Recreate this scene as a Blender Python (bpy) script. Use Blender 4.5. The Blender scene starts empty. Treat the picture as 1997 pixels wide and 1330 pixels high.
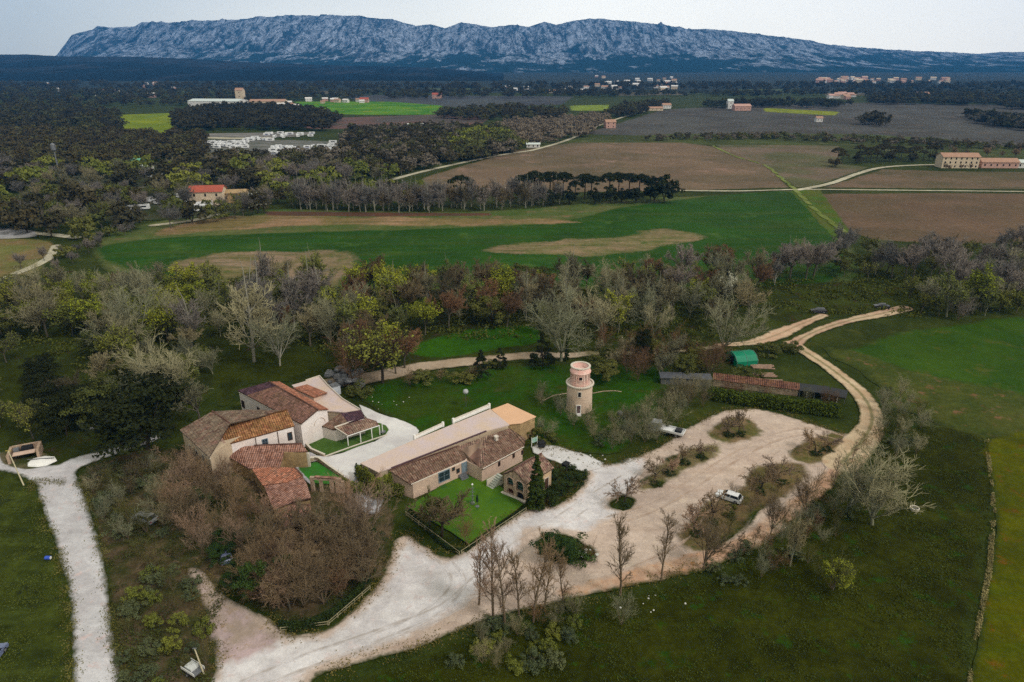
import bpy, math, random
import numpy as np
from mathutils import Vector, noise as mnoise

# ------------------------------------------------------------------ camera, world, light
S = bpy.context.scene
COL = S.collection
F, H, HOR = 1331.0, 72.0, 120.0           # focal length in photo pixels, camera height, horizon row
PITCH = math.atan((665 - HOR) / F)
CP, SP = math.cos(PITCH), math.sin(PITCH)
cam_d = bpy.data.cameras.new('camera')
cam = bpy.data.objects.new('camera', cam_d)
COL.objects.link(cam)
cam.location = (0, 0, H)
cam.rotation_euler = (math.pi / 2 - PITCH, 0, 0)
cam_d.sensor_fit = 'HORIZONTAL'
cam_d.sensor_width = 36
cam_d.lens = 36 * F / 1997
cam_d.clip_start = 1
cam_d.clip_end = 60000
S.camera = cam

SUN_EL, SUN_AZ = math.radians(48), math.radians(125)   # azimuth clockwise from +Y
w = bpy.data.worlds.new('World')
S.world = w
w.use_nodes = True
nt = w.node_tree
bg = nt.nodes['Background']
sky = nt.nodes.new('ShaderNodeTexSky')
sky.sky_type = 'NISHITA'
sky.sun_disc = False
sky.sun_elevation = SUN_EL
sky.sun_rotation = SUN_AZ
sky.altitude = 300
tc = nt.nodes.new('ShaderNodeTexCoord')
mp = nt.nodes.new('ShaderNodeMapping')
mp.inputs['Scale'].default_value = (1, 1, 3.5)
nz = nt.nodes.new('ShaderNodeTexNoise')
nz.inputs['Scale'].default_value = 3.0
nz.inputs['Detail'].default_value = 6
nt.links.new(tc.outputs['Generated'], mp.inputs[0])
nt.links.new(mp.outputs[0], nz.inputs['Vector'])
sx = nt.nodes.new('ShaderNodeSeparateXYZ')
nt.links.new(tc.outputs['Generated'], sx.inputs[0])
mr = nt.nodes.new('ShaderNodeMapRange')
mr.inputs['From Min'].default_value = -0.55
mr.inputs['From Max'].default_value = 0.05
nt.links.new(sx.outputs['X'], mr.inputs['Value'])
ad = nt.nodes.new('ShaderNodeMath'); ad.operation = 'MULTIPLY_ADD'
ad.inputs[1].default_value = 0.5; ad.use_clamp = True
sb = nt.nodes.new('ShaderNodeMath'); sb.operation = 'SUBTRACT'; sb.inputs[1].default_value = 0.25
nt.links.new(mr.outputs[0], sb.inputs[0])
nt.links.new(nz.outputs['Fac'], ad.inputs[0])
nt.links.new(sb.outputs[0], ad.inputs[2])
cm = nt.nodes.new('ShaderNodeMix'); cm.data_type = 'RGBA'
cm.inputs['A'].default_value = (5.3, 5.4, 4.5, 1)        # blue-grey cloud on the left
cm.inputs['B'].default_value = (10.6, 10.0, 8.0, 1)        # bright white cloud
nt.links.new(ad.outputs[0], cm.inputs['Factor'])
cm2 = nt.nodes.new('ShaderNodeMix'); cm2.data_type = 'RGBA'
cm2.inputs['Factor'].default_value = 0.88
nt.links.new(sky.outputs[0], cm2.inputs['A'])
nt.links.new(cm.outputs['Result'], cm2.inputs['B'])
nt.links.new(cm2.outputs['Result'], bg.inputs['Color'])
bz = nt.nodes.new('ShaderNodeMapRange')      # brighter cloud low over the horizon
bz.inputs['From Min'].default_value = 0.10; bz.inputs['From Max'].default_value = 0.32
bz.inputs['To Min'].default_value = 1.9; bz.inputs['To Max'].default_value = 0.95
nt.links.new(sx.outputs['Z'], bz.inputs['Value'])
vs = nt.nodes.new('ShaderNodeVectorMath'); vs.operation = 'SCALE'
nt.links.new(cm2.outputs['Result'], vs.inputs[0]); nt.links.new(bz.outputs[0], vs.inputs['Scale'])
nt.links.new(vs.outputs[0], bg.inputs['Color'])
bg.inputs['Strength'].default_value = 0.105

sun_d = bpy.data.lights.new('sun', 'SUN')
sun_d.energy = 1.8
sun_d.angle = math.radians(10)
sun_d.color = (1.0, 0.96, 0.9)
sun = bpy.data.objects.new('sun', sun_d)
COL.objects.link(sun)
sv = Vector((math.sin(SUN_AZ) * math.cos(SUN_EL), math.cos(SUN_AZ) * math.cos(SUN_EL), math.sin(SUN_EL)))
sun.rotation_euler = sv.to_track_quat('Z', 'Y').to_euler()
S.view_settings.view_transform = 'Standard'
S.view_settings.look = 'None'
S.view_settings.exposure = 0.1
S.view_settings.gamma = 1
S.cycles.use_denoising = False
S.cycles.max_bounces = 5
S.cycles.diffuse_bounces = 2
S.cycles.glossy_bounces = 1
S.cycles.transmission_bounces = 1
S.cycles.volume_bounces = 0
S.cycles.use_adaptive_sampling = True
S.cycles.adaptive_threshold = 0.02

# ------------------------------------------------------------------ projection helpers (photo pixel -> place on the ground)
def G(px, py, z=0.0):
    a = (px - 998.5) / F
    v = (665 - py) / F
    dz = -SP + CP * v
    t = (z - H) / dz
    return Vector((a * t, (CP + SP * v) * t, z))

def proj(x, y, z):
    z = z - H
    d = y * CP - z * SP
    u = y * SP + z * CP
    return 998.5 + F * x / d, 665 - F * u / d

def ray_at_y(px, py, D):
    a = (px - 998.5) / F
    v = (665 - py) / F
    t = D / (CP + SP * v)
    return Vector((a * t, D, H + (-SP + CP * v) * t))

def height_for(px, by, ty):
    g = G(px, by)
    lo, hi = 0.0, 60.0
    for _ in range(30):
        m = (lo + hi) / 2
        if proj(g.x, g.y, m)[1] > ty: lo = m
        else: hi = m
    return lo

def lin(c):
    c = c / 255.0
    return c / 12.92 if c <= 0.04045 else ((c + 0.055) / 1.055) ** 2.4
def C(r, g, b): return (lin(r), lin(g), lin(b))

# ------------------------------------------------------------------ numpy noise
def vnoise(x, y, s=0):
    xi = np.floor(x).astype(np.int64); yi = np.floor(y).astype(np.int64)
    xf = x - xi; yf = y - yi
    def h(a, b):
        n = (a * 374761393 + b * 668265263 + s * 974711) & 0x7fffffff
        n = ((n ^ (n >> 13)) * 1274126177) & 0x7fffffff
        return ((n ^ (n >> 16)) & 0xffff) / 65535.0
    u = xf * xf * (3 - 2 * xf); v = yf * yf * (3 - 2 * yf)
    return (h(xi, yi) * (1 - u) + h(xi + 1, yi) * u) * (1 - v) + (h(xi, yi + 1) * (1 - u) + h(xi + 1, yi + 1) * u) * v
def fbm(x, y, s=0, o=3):
    r = 0; a = 0.5; t = 0
    for i in range(o):
        r = r + a * vnoise(x * 2 ** i, y * 2 ** i, s + i); t += a; a *= 0.5
    return r / t

# ------------------------------------------------------------------ object helpers
def tag(o, label=None, cat=None, group=None, kind=None):
    if label: o['label'] = label
    if cat: o['category'] = cat
    if group: o['group'] = group
    if kind: o['kind'] = kind
    return o

def link(name, me, parent=None, mat=None):
    o = bpy.data.objects.new(name, me)
    COL.objects.link(o)
    if parent is not None: o.parent = parent
    if mat is not None and me is not None:
        me.materials.append(mat)
    return o

def empty(name, loc=(0, 0, 0), rz=0.0):
    o = bpy.data.objects.new(name, None)
    o.empty_display_size = 0.5
    COL.objects.link(o)
    o.location = loc
    o.rotation_euler = (0, 0, rz)
    return o

def mesh_np(name, V, Fq, uv=None, smooth=False):
    me = bpy.data.meshes.new(name)
    V = np.asarray(V, dtype=np.float32).reshape(-1, 3)
    Fq = np.asarray(Fq, dtype=np.int32)
    n, k = Fq.shape
    me.vertices.add(len(V)); me.vertices.foreach_set('co', V.ravel())
    me.loops.add(n * k); me.loops.foreach_set('vertex_index', Fq.ravel())
    me.polygons.add(n)
    me.polygons.foreach_set('loop_start', np.arange(n, dtype=np.int32) * k)
    me.polygons.foreach_set('loop_total', np.full(n, k, dtype=np.int32))
    if smooth: me.polygons.foreach_set('use_smooth', np.ones(n, dtype=bool))
    me.update(calc_edges=True)
    me.validate()
    return me

class MB:
    """collects simple shapes; build() links them as one mesh object"""
    def __init__(s): s.v = []; s.f = []; s.uv = []
    def poly(s, pts, uvs=None):
        b = len(s.v)
        s.v += [tuple(p) for p in pts]
        s.f.append(list(range(b, b + len(pts))))
        s.uv.append(uvs)
    def box(s, c, size, rz=0.0, taper=1.0):
        cx, cy, cz = c; a, b, h = size[0] / 2, size[1] / 2, size[2] / 2
        co, si = math.cos(rz), math.sin(rz)
        P = []
        for dz in (-1, 1):
            k = taper if dz > 0 else 1
            for dx, dy in ((-1, -1), (1, -1), (1, 1), (-1, 1)):
                x, y = dx * a * k, dy * b * k
                P.append((cx + x * co - y * si, cy + x * si + y * co, cz + dz * h))
        n = len(s.v); s.v += P
        for f in ((0, 3, 2, 1), (4, 5, 6, 7), (0, 1, 5, 4), (1, 2, 6, 5), (2, 3, 7, 6), (3, 0, 4, 7)):
            s.f.append([n + i for i in f]); s.uv.append(None)
        return s
    def tube(s, p0, p1, r0, r1=None, n=6, cap=True):
        p0 = Vector(p0); p1 = Vector(p1); r1 = r0 if r1 is None else r1
        d = (p1 - p0).normalized()
        a = d.orthogonal().normalized(); b = d.cross(a)
        k = len(s.v)
        for p, r in ((p0, r0), (p1, r1)):
            for i in range(n):
                t = 2 * math.pi * i / n
                s.v.append(tuple(p + a * (r * math.cos(t)) + b * (r * math.sin(t))))
        for i in range(n):
            j = (i + 1) % n
            s.f.append([k + i, k + j, k + n + j, k + n + i]); s.uv.append(None)
        if cap:
            s.f.append([k + i for i in range(n)][::-1]); s.uv.append(None)
            s.f.append([k + n + i for i in range(n)]); s.uv.append(None)
        return s
    def lathe(s, c, prof, n=24, cap=True):
        k = len(s.v)
        for r, z in prof:
            for i in range(n):
                t = 2 * math.pi * i / n
                s.v.append((c[0] + r * math.cos(t), c[1] + r * math.sin(t), c[2] + z))
        for q in range(len(prof) - 1):
            for i in range(n):
                j = (i + 1) % n
                s.f.append([k + q * n + i, k + q * n + j, k + (q + 1) * n + j, k + (q + 1) * n + i]); s.uv.append(None)
        if cap:
            s.f.append([k + i for i in range(n)][::-1]); s.uv.append(None)
            m = k + (len(prof) - 1) * n
            s.f.append([m + i for i in range(n)]); s.uv.append(None)
        return s
    def slab(s, pts, th):
        """polygon with thickness th below, uv in metres: u along first edge, v up the slope"""
        pts = [Vector(p) for p in pts]
        nrm = Vector((0, 0, 0))
        for i in range(len(pts)):
            a, b = pts[i], pts[(i + 1) % len(pts)]
            nrm += Vector(((a.y - b.y) * (a.z + b.z), (a.z - b.z) * (a.x + b.x), (a.x - b.x) * (a.y + b.y)))
        nrm.normalize()
        if nrm.z < 0: pts = pts[::-1]; nrm = -nrm; u = (pts[-1] - pts[-2]) if False else (pts[0] - pts[-1])
        h = Vector((nrm.y, -nrm.x, 0))
        if h.length < 0.05: h = (pts[1] - pts[0])
        h.normalize(); g = nrm.cross(h)
        s.poly(pts, [((p).dot(h), (p).dot(g)) for p in pts])
        low = [p - Vector((0, 0, th)) for p in pts]
        s.poly(low[::-1])
        for i in range(len(pts)):
            j = (i + 1) % len(pts)
            s.poly([pts[i], low[i], low[j], pts[j]])
        return s
    def build(s, name, mat, parent=None, smooth=False):
        me = bpy.data.meshes.new(name)
        me.from_pydata(s.v, [], s.f)
        ul = me.uv_layers.new(name='UVMap')
        for p, uvs in zip(me.polygons, s.uv):
            if uvs:
                for li, uv in zip(p.loop_indices, uvs): ul.data[li].uv = uv
            if smooth: p.use_smooth = True
        me.update()
        return link(name, me, parent, mat)

def copy_tree(o, parent=None):
    c = o.copy(); COL.objects.link(c)
    if parent is not None: c.parent = parent
    for ch in list(o.children): copy_tree(ch, c)
    return c

# ------------------------------------------------------------------ materials
def nodes_of(m):
    m.use_nodes = True
    t = m.node_tree
    return t, t.nodes['Principled BSDF']

def mixc(t, fac, a, b, mode='MIX'):
    n = t.nodes.new('ShaderNodeMix'); n.data_type = 'RGBA'; n.blend_type = mode
    for key, v in (('Factor', fac), ('A', a), ('B', b)):
        if hasattr(v, 'is_output'): t.links.new(v, n.inputs[key])
        elif key == 'Factor': n.inputs[key].default_value = v
        else: n.inputs[key].default_value = (*v[:3], 1)
    return n.outputs['Result']

def math_n(t, op, a, b=0.0, c=0.0, clamp=False):
    n = t.nodes.new('ShaderNodeMath'); n.operation = op; n.use_clamp = clamp
    for i, v in enumerate((a, b, c)):
        if hasattr(v, 'is_output'): t.links.new(v, n.inputs[i])
        else: n.inputs[i].default_value = v
    return n.outputs[0]

def noise_n(t, vec, scale, detail=3, rough=0.55, dist=0.0):
    n = t.nodes.new('ShaderNodeTexNoise')
    n.inputs['Scale'].default_value = scale; n.inputs['Detail'].default_value = detail
    n.inputs['Roughness'].default_value = rough; n.inputs['Distortion'].default_value = dist
    t.links.new(vec, n.inputs['Vector'])
    return n.outputs['Fac']

def remap(t, v, a, b, c=0.0, d=1.0, smooth=False):
    n = t.nodes.new('ShaderNodeMapRange')
    n.interpolation_type = 'SMOOTHSTEP' if smooth else 'LINEAR'
    t.links.new(v, n.inputs['Value'])
    for k, x in (('From Min', a), ('From Max', b), ('To Min', c), ('To Max', d)): n.inputs[k].default_value = x
    return n.outputs[0]

MATS = {}
def plain(name, col, rough=0.85, var=0.25, scale=1.2, bump=0.0, metal=0.0, spec=0.3, coord='Object', col2=None):
    """paint / plaster / stone with blotches and fine grain"""
    if name in MATS: return MATS[name]
    m = bpy.data.materials.new(name); t, b = nodes_of(m)
    tc = t.nodes.new('ShaderNodeTexCoord')
    vec = tc.outputs[coord]
    n1 = noise_n(t, vec, scale, 5, 0.65)
    n2 = noise_n(t, vec, scale * 9, 3)
    c2 = col2 if col2 else tuple(x * (1 - var) for x in col)
    c = mixc(t, remap(t, n1, 0.35, 0.65), col, c2)
    f = remap(t, n2, 0.3, 0.7, 1 - var * 0.6, 1 + var * 0.4)
    vm = t.nodes.new('ShaderNodeVectorMath'); vm.operation = 'SCALE'
    t.links.new(c, vm.inputs[0]); t.links.new(f, vm.inputs['Scale'])
    t.links.new(vm.outputs[0], b.inputs['Base Color'])
    b.inputs['Roughness'].default_value = rough
    b.inputs['Metallic'].default_value = metal
    b.inputs['Specular IOR Level'].default_value = spec
    if bump:
        bn = t.nodes.new('ShaderNodeBump'); bn.inputs['Strength'].default_value = bump; bn.inputs['Distance'].default_value = 0.1
        t.links.new(n2, bn.inputs['Height']); t.links.new(bn.outputs[0], b.inputs['Normal'])
    MATS[name] = m
    return m

def tile_mat(name, c1, c2, c3, sp=0.42, patch=0.35):
    """barrel-tile roof: columns down the slope, courses across, mottled colours"""
    m = bpy.data.materials.new(name); t, b = nodes_of(m)
    uv = t.nodes.new('ShaderNodeUVMap').outputs[0]
    s = t.nodes.new('ShaderNodeSeparateXYZ'); t.links.new(uv, s.inputs[0])
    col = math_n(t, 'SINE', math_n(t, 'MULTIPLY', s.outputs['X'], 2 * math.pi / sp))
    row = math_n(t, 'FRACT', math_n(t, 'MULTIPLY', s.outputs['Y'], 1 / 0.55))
    vor = t.nodes.new('ShaderNodeTexVoronoi'); vor.inputs['Scale'].default_value = 1.0
    mpn = t.nodes.new('ShaderNodeMapping'); mpn.inputs['Scale'].default_value = (1 / sp, 1 / 0.55, 1)
    t.links.new(uv, mpn.inputs[0]); t.links.new(mpn.outputs[0], vor.inputs['Vector'])
    cs = t.nodes.new('ShaderNodeSeparateColor'); t.links.new(vor.outputs['Color'], cs.inputs[0])
    n1 = noise_n(t, uv, patch, 4, 0.6)
    n2 = noise_n(t, uv, patch * 3.3, 4, 0.7)
    a = mixc(t, remap(t, n1, 0.4, 0.6), c1, c2)
    a = mixc(t, remap(t, n2, 0.5, 0.7), a, c3)
    a = mixc(t, remap(t, cs.outputs[0], 0.35, 1.0, 0.0, 0.75), a, tuple(x * 0.32 for x in c3))
    a = mixc(t, remap(t, cs.outputs[1], 0.6, 1.0, 0.0, 0.55), a, tuple(min(1, x * 1.7 + .03) for x in c1))
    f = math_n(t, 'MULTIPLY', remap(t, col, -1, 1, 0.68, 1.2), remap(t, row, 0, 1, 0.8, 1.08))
    vm = t.nodes.new('ShaderNodeVectorMath'); vm.operation = 'SCALE'
    t.links.new(a, vm.inputs[0]); t.links.new(f, vm.inputs['Scale'])
    t.links.new(vm.outputs[0], b.inputs['Base Color'])
    b.inputs['Roughness'].default_value = 0.9; b.inputs['Specular IOR Level'].default_value = 0.2
    bn = t.nodes.new('ShaderNodeBump'); bn.inputs['Strength'].default_value = 0.9; bn.inputs['Distance'].default_value = 0.08
    t.links.new(math_n(t, 'ADD', col, math_n(t, 'MULTIPLY', row, 0.6)), bn.inputs['Height'])
    t.links.new(bn.outputs[0], b.inputs['Normal'])
    return m

def leaf_mat(name, col, var=0.35, hue=0.0, clump=0.35):
    m = bpy.data.materials.new(name); t, b = nodes_of(m)
    tc = t.nodes.new('ShaderNodeTexCoord'); oi = t.nodes.new('ShaderNodeObjectInfo')
    n1 = noise_n(t, tc.outputs['Object'], clump, 3, 0.6)
    f = math_n(t, 'MULTIPLY', remap(t, n1, 0.3, 0.7, 1 - var, 1 + var), remap(t, oi.outputs['Random'], 0, 1, 0.78, 1.25))
    c = mixc(t, math_n(t, 'MULTIPLY', oi.outputs['Random'], 0.5), col, (col[0] * 1.25, col[1] * 0.95, col[2] * 0.8))
    vm = t.nodes.new('ShaderNodeVectorMath'); vm.operation = 'SCALE'
    t.links.new(c, vm.inputs[0]); t.links.new(f, vm.inputs['Scale'])
    t.links.new(vm.outputs[0], b.inputs['Base Color'])
    b.inputs['Roughness'].default_value = 0.9; b.inputs['Specular IOR Level'].default_value = 0.1
    return m

# ------------------------------------------------------------------ ground layers
BASE1, BASE2 = C(52, 60, 20), C(40, 50, 14)
LAYERS = []   # (sdf, colour, softness, z)

def smooth_poly(pts, k=4, closed=True):
    P = [Vector((p[0], p[1])) for p in pts]; n = len(P); out = []
    rng = range(n) if closed else range(n - 1)
    for i in rng:
        p0, p1, p2, p3 = (P[(i - 1) % n] if closed or i > 0 else P[0]), P[i], P[(i + 1) % n], (P[(i + 2) % n] if closed or i + 2 < n else P[-1])
        for j in range(k):
            t = j / k
            out.append(0.5 * ((2 * p1) + (p2 - p0) * t + (2 * p0 - 5 * p1 + 4 * p2 - p3) * t * t + (3 * p1 - p0 - 3 * p2 + p3) * t ** 3))
    if not closed: out.append(P[-1])
    return [(q.x, q.y) for q in out]

def sd_poly(poly):
    A = np.array(poly, dtype=np.float64); B = np.roll(A, -1, axis=0)
    def f(x, y):
        d = np.full(x.shape, 1e18); ins = np.zeros(x.shape, bool)
        for (ax, ay), (bx, by) in zip(A, B):
            ex, ey = bx - ax, by - ay
            L = ex * ex + ey * ey + 1e-12
            t = np.clip(((x - ax) * ex + (y - ay) * ey) / L, 0, 1)
            dx, dy = x - ax - t * ex, y - ay - t * ey
            d = np.minimum(d, dx * dx + dy * dy)
            c = ((ay > y) != (by > y))
            with np.errstate(divide='ignore', invalid='ignore'):
                xi = ax + (y - ay) / (by - ay if by != ay else 1e-9) * ex
            ins ^= c & (x < xi)
        return np.where(ins, 1, -1) * np.sqrt(d)
    return f, (A[:, 0].min(), A[:, 1].min(), A[:, 0].max(), A[:, 1].max())

def sd_line(line, wd):
    A = np.array(line, dtype=np.float64)
    ws = np.interp(np.arange(len(A)), np.linspace(0, len(A) - 1, len(wd)), wd) if hasattr(wd, '__len__') else np.full(len(A), wd)
    def f(x, y, lat=False):
        best = np.full(x.shape, 1e18); val = np.full(x.shape, -1e9); la = np.full(x.shape, 1e9)
        for i in range(len(A) - 1):
            (ax, ay), (bx, by) = A[i], A[i + 1]
            ex, ey = bx - ax, by - ay; L = ex * ex + ey * ey + 1e-12
            t = np.clip(((x - ax) * ex + (y - ay) * ey) / L, 0, 1)
            d = np.hypot(x - ax - t * ex, y - ay - t * ey)
            v = (ws[i] * (1 - t) + ws[i + 1] * t) / 2 - d
            m = v > val
            val = np.where(m, v, val); la = np.where(d < la, d, la)
        return (val, la) if lat else val
    wm = float(np.max(ws)) / 2
    return f, (A[:, 0].min() - wm, A[:, 1].min() - wm, A[:, 0].max() + wm, A[:, 1].max() + wm)

def union(*fs):
    b = [f[1] for f in fs]
    return (lambda x, y: np.max([f[0](x, y) for f in fs], axis=0)), (min(q[0] for q in b), min(q[1] for q in b), max(q[2] for q in b), max(q[3] for q in b))

def ground_mat(name, c1, c2, sc=0.08, w=1.0, stripes=None, centre=None, grain=0.25, c3=None, streak=None, base=False, bump=0.5):
    m = bpy.data.materials.new(name); t, b = nodes_of(m)
    geo = t.nodes.new('ShaderNodeNewGeometry'); pos = geo.outputs['Position']
    n1 = noise_n(t, pos, sc, 5, 0.62, 0.4)
    n2 = noise_n(t, pos, 0.9, 4, 0.7)
    n3 = noise_n(t, pos, 0.03, 4, 0.6)
    own = mixc(t, remap(t, n1, 0.38, 0.62, smooth=True), c1, c2)
    if c3:
        n4 = noise_n(t, pos, sc * 3.1, 5, 0.7)
        own = mixc(t, remap(t, n4, 0.55, 0.68, smooth=True), own, c3)
    if stripes:
        ang, spc, sc_col, amt = stripes
        s = t.nodes.new('ShaderNodeSeparateXYZ'); t.links.new(pos, s.inputs[0])
        lat = math_n(t, 'ADD', math_n(t, 'MULTIPLY', s.outputs['X'], -math.sin(ang)), math_n(t, 'MULTIPLY', s.outputs['Y'], math.cos(ang)))
        lat = math_n(t, 'ADD', lat, math_n(t, 'MULTIPLY', noise_n(t, pos, 0.02, 2), 3.0))
        sn = math_n(t, 'SINE', math_n(t, 'MULTIPLY', lat, 2 * math.pi / spc))
        own = mixc(t, math_n(t, 'MULTIPLY', remap(t, sn, -0.1, 0.8), math_n(t, 'MULTIPLY', remap(t, n2, 0.3, 0.6), amt)), own, sc_col)
    if streak:
        mpn = t.nodes.new('ShaderNodeMapping'); mpn.inputs['Rotation'].default_value = (0, 0, -streak[0]); mpn.inputs['Scale'].default_value = (0.12, 1, 1)
        t.links.new(pos, mpn.inputs[0])
        n5 = noise_n(t, mpn.outputs[0], streak[1], 5, 0.65)
        own = mixc(t, math_n(t, 'MULTIPLY', remap(t, n5, 0.48, 0.66), streak[3]), own, streak[2])
    if centre:
        la = t.nodes.new('ShaderNodeAttribute'); la.attribute_name = 'lat'
        k = math_n(t, 'SUBTRACT', 1.0, remap(t, math_n(t, 'ADD', la.outputs['Fac'], math_n(t, 'MULTIPLY', n2, 0.6)), 0.35, 0.95, smooth=True))
        own = mixc(t, math_n(t, 'MULTIPLY', k, centre[1]), own, centre[0])
    if not base:
        un = t.nodes.new('ShaderNodeAttribute'); un.attribute_name = 'under'
        sd = t.nodes.new('ShaderNodeAttribute'); sd.attribute_name = 'sd'
        e = math_n(t, 'ADD', sd.outputs['Fac'], math_n(t, 'MULTIPLY', math_n(t, 'SUBTRACT', noise_n(t, pos, 0.5, 4, 0.65), 0.5), 1.6 * w))
        own = mixc(t, remap(t, e, -0.1 * w, 0.8 * w, smooth=True), un.outputs['Color'], own)
    f = math_n(t, 'MULTIPLY', remap(t, n2, 0.25, 0.75, 1 - grain, 1 + grain), math_n(t, 'MULTIPLY', remap(t, n3, 0.3, 0.7, 0.84, 1.16), remap(t, noise_n(t, pos, 0.3, 4, 0.65), 0.3, 0.7, 1 - grain * .7, 1 + grain * .7)))
    f = math_n(t, 'MULTIPLY', f, remap(t, noise_n(t, pos, 4.0, 3, 0.8), 0.3, 0.7, 1 - grain * .8 - .04, 1 + grain * .8 + .04))
    vm = t.nodes.new('ShaderNodeVectorMath'); vm.operation = 'SCALE'
    t.links.new(own, vm.inputs[0]); t.links.new(f, vm.inputs['Scale'])
    t.links.new(vm.outputs[0], b.inputs['Base Color'])
    b.inputs['Roughness'].default_value = 0.95; b.inputs['Specular IOR Level'].default_value = 0.05
    if bump:
        bn = t.nodes.new('ShaderNodeBump'); bn.inputs['Strength'].default_value = bump; bn.inputs['Distance'].default_value = 0.25
        t.links.new(n2, bn.inputs['Height']); t.links.new(bn.outputs[0], b.inputs['Normal'])
    return m

def under_colour(x, y):
    col = np.tile(np.array([(a + b) / 2 for a, b in zip(BASE1, BASE2)]), (len(x), 1))
    for f, bb, c, w, z in LAYERS:
        k = np.where((x > bb[0] - 2) & (x < bb[2] + 2) & (y > bb[1] - 2) & (y < bb[3] + 2))[0]
        if len(k) == 0: continue
        s = np.clip(f(x[k], y[k]) / (0.8 * w), 0, 1)[:, None]
        col[k] = col[k] * (1 - s) + np.array(c) * s
    return col

LZ = [0.0]
def patch(name, sdf, c1, c2, cell=1.0, w=1.0, rag=0.5, holes=(), dz=0.0035, lat=None, **kw):
    """one sheet of ground cover, cut out along a ragged outline"""
    f, bb = sdf
    LZ[0] += dz; z = LZ[0]
    def ff(x, y):
        s = f(x, y)
        for hf, hb in holes: s = np.minimum(s, -hf(x, y))
        return s + (fbm(x / (3 * w + 0.6), y / (3 * w + 0.6), len(LAYERS)) - 0.5) * 2 * rag * w
    x0, y0, x1, y1 = bb
    nx = max(2, int((x1 - x0 + 2 * w) / cell) + 2); ny = max(2, int((y1 - y0 + 2 * w) / cell) + 2)
    gx = x0 - w + np.arange(nx) * cell; gy = y0 - w + np.arange(ny) * cell
    X, Y = np.meshgrid(gx, gy, indexing='ij')
    D = ff(X.ravel(), Y.ravel()).reshape(X.shape)
    ins = D > 0
    idx = -np.ones(X.shape, int); verts = []; faces = []
    vi = {}
    def vid(i, j):
        k = (i, j)
        if k not in vi: vi[k] = len(verts); verts.append((gx[i], gy[j]))
        return vi[k]
    def eid(i, j, i2, j2):
        k = (i, j, i2, j2) if (i, j) < (i2, j2) else (i2, j2, i, j)
        if k not in vi:
            a, b = D[k[0], k[1]], D[k[2], k[3]]
            t = a / (a - b)
            vi[k] = len(verts)
            verts.append((gx[k[0]] * (1 - t) + gx[k[2]] * t, gy[k[1]] * (1 - t) + gy[k[3]] * t))
        return vi[k]
    cnt = ins[:-1, :-1].astype(int) + ins[1:, :-1] + ins[1:, 1:] + ins[:-1, 1:]
    for i, j in zip(*np.where(cnt > 0)):
        c = ((i, j), (i + 1, j), (i + 1, j + 1), (i, j + 1))
        if cnt[i, j] == 4:
            faces.append([vid(*q) for q in c]); continue
        poly = []
        for q in range(4):
            a, b = c[q], c[(q + 1) % 4]
            if ins[a]: poly.append(vid(*a))
            if ins[a] != ins[b]: poly.append(eid(*a, *b))
        if len(poly) >= 3: faces.append(poly)
    va = np.array(verts)
    me = bpy.data.meshes.new(name)
    me.from_pydata([(a, b, z) for a, b in verts], [], faces)
    sdv = ff(va[:, 0], va[:, 1])
    at = me.attributes.new('sd', 'FLOAT', 'POINT'); at.data.foreach_set('value', sdv.astype(np.float32))
    uc = under_colour(va[:, 0], va[:, 1])
    ca = me.attributes.new('under', 'FLOAT_COLOR', 'POINT')
    ca.data.foreach_set('color', np.concatenate([uc, np.ones((len(uc), 1))], axis=1).astype(np.float32).ravel())
    if lat is not None:
        la = lat(va[:, 0], va[:, 1], True)[1]
        at = me.attributes.new('lat', 'FLOAT', 'POINT'); at.data.foreach_set('value', la.astype(np.float32))
    me.update()
    o = link(name, me, None, ground_mat(name, c1, c2, w=w, **kw))
    tag(o, kind='structure')
    cc = tuple((a + b) / 2 for a, b in zip(c1, c2))
    LAYERS.append((ff, bb, cc, w, z))
    return o

def gp(pts): return [tuple(G(*p)[:2]) for p in pts]
def area(pts, k=4): return sd_poly(smooth_poly(gp(pts), k)) if k > 1 else sd_poly(gp(pts))
def way(pts, wd, k=5): return sd_line(smooth_poly(gp(pts), k, False), wd)

# base sheet to the horizon
me = bpy.data.meshes.new('ground')
me.from_pydata([(-8400, -280, 0), (8400, -280, 0), (8400, 9050, 0), (-8400, 9050, 0)], [], [[0, 1, 2, 3]])
tag(link('ground', me, None, ground_mat('meadow_ground', BASE1, BASE2, sc=0.045, base=True, c3=C(62, 66, 24), grain=0.3)), kind='structure')
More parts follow.
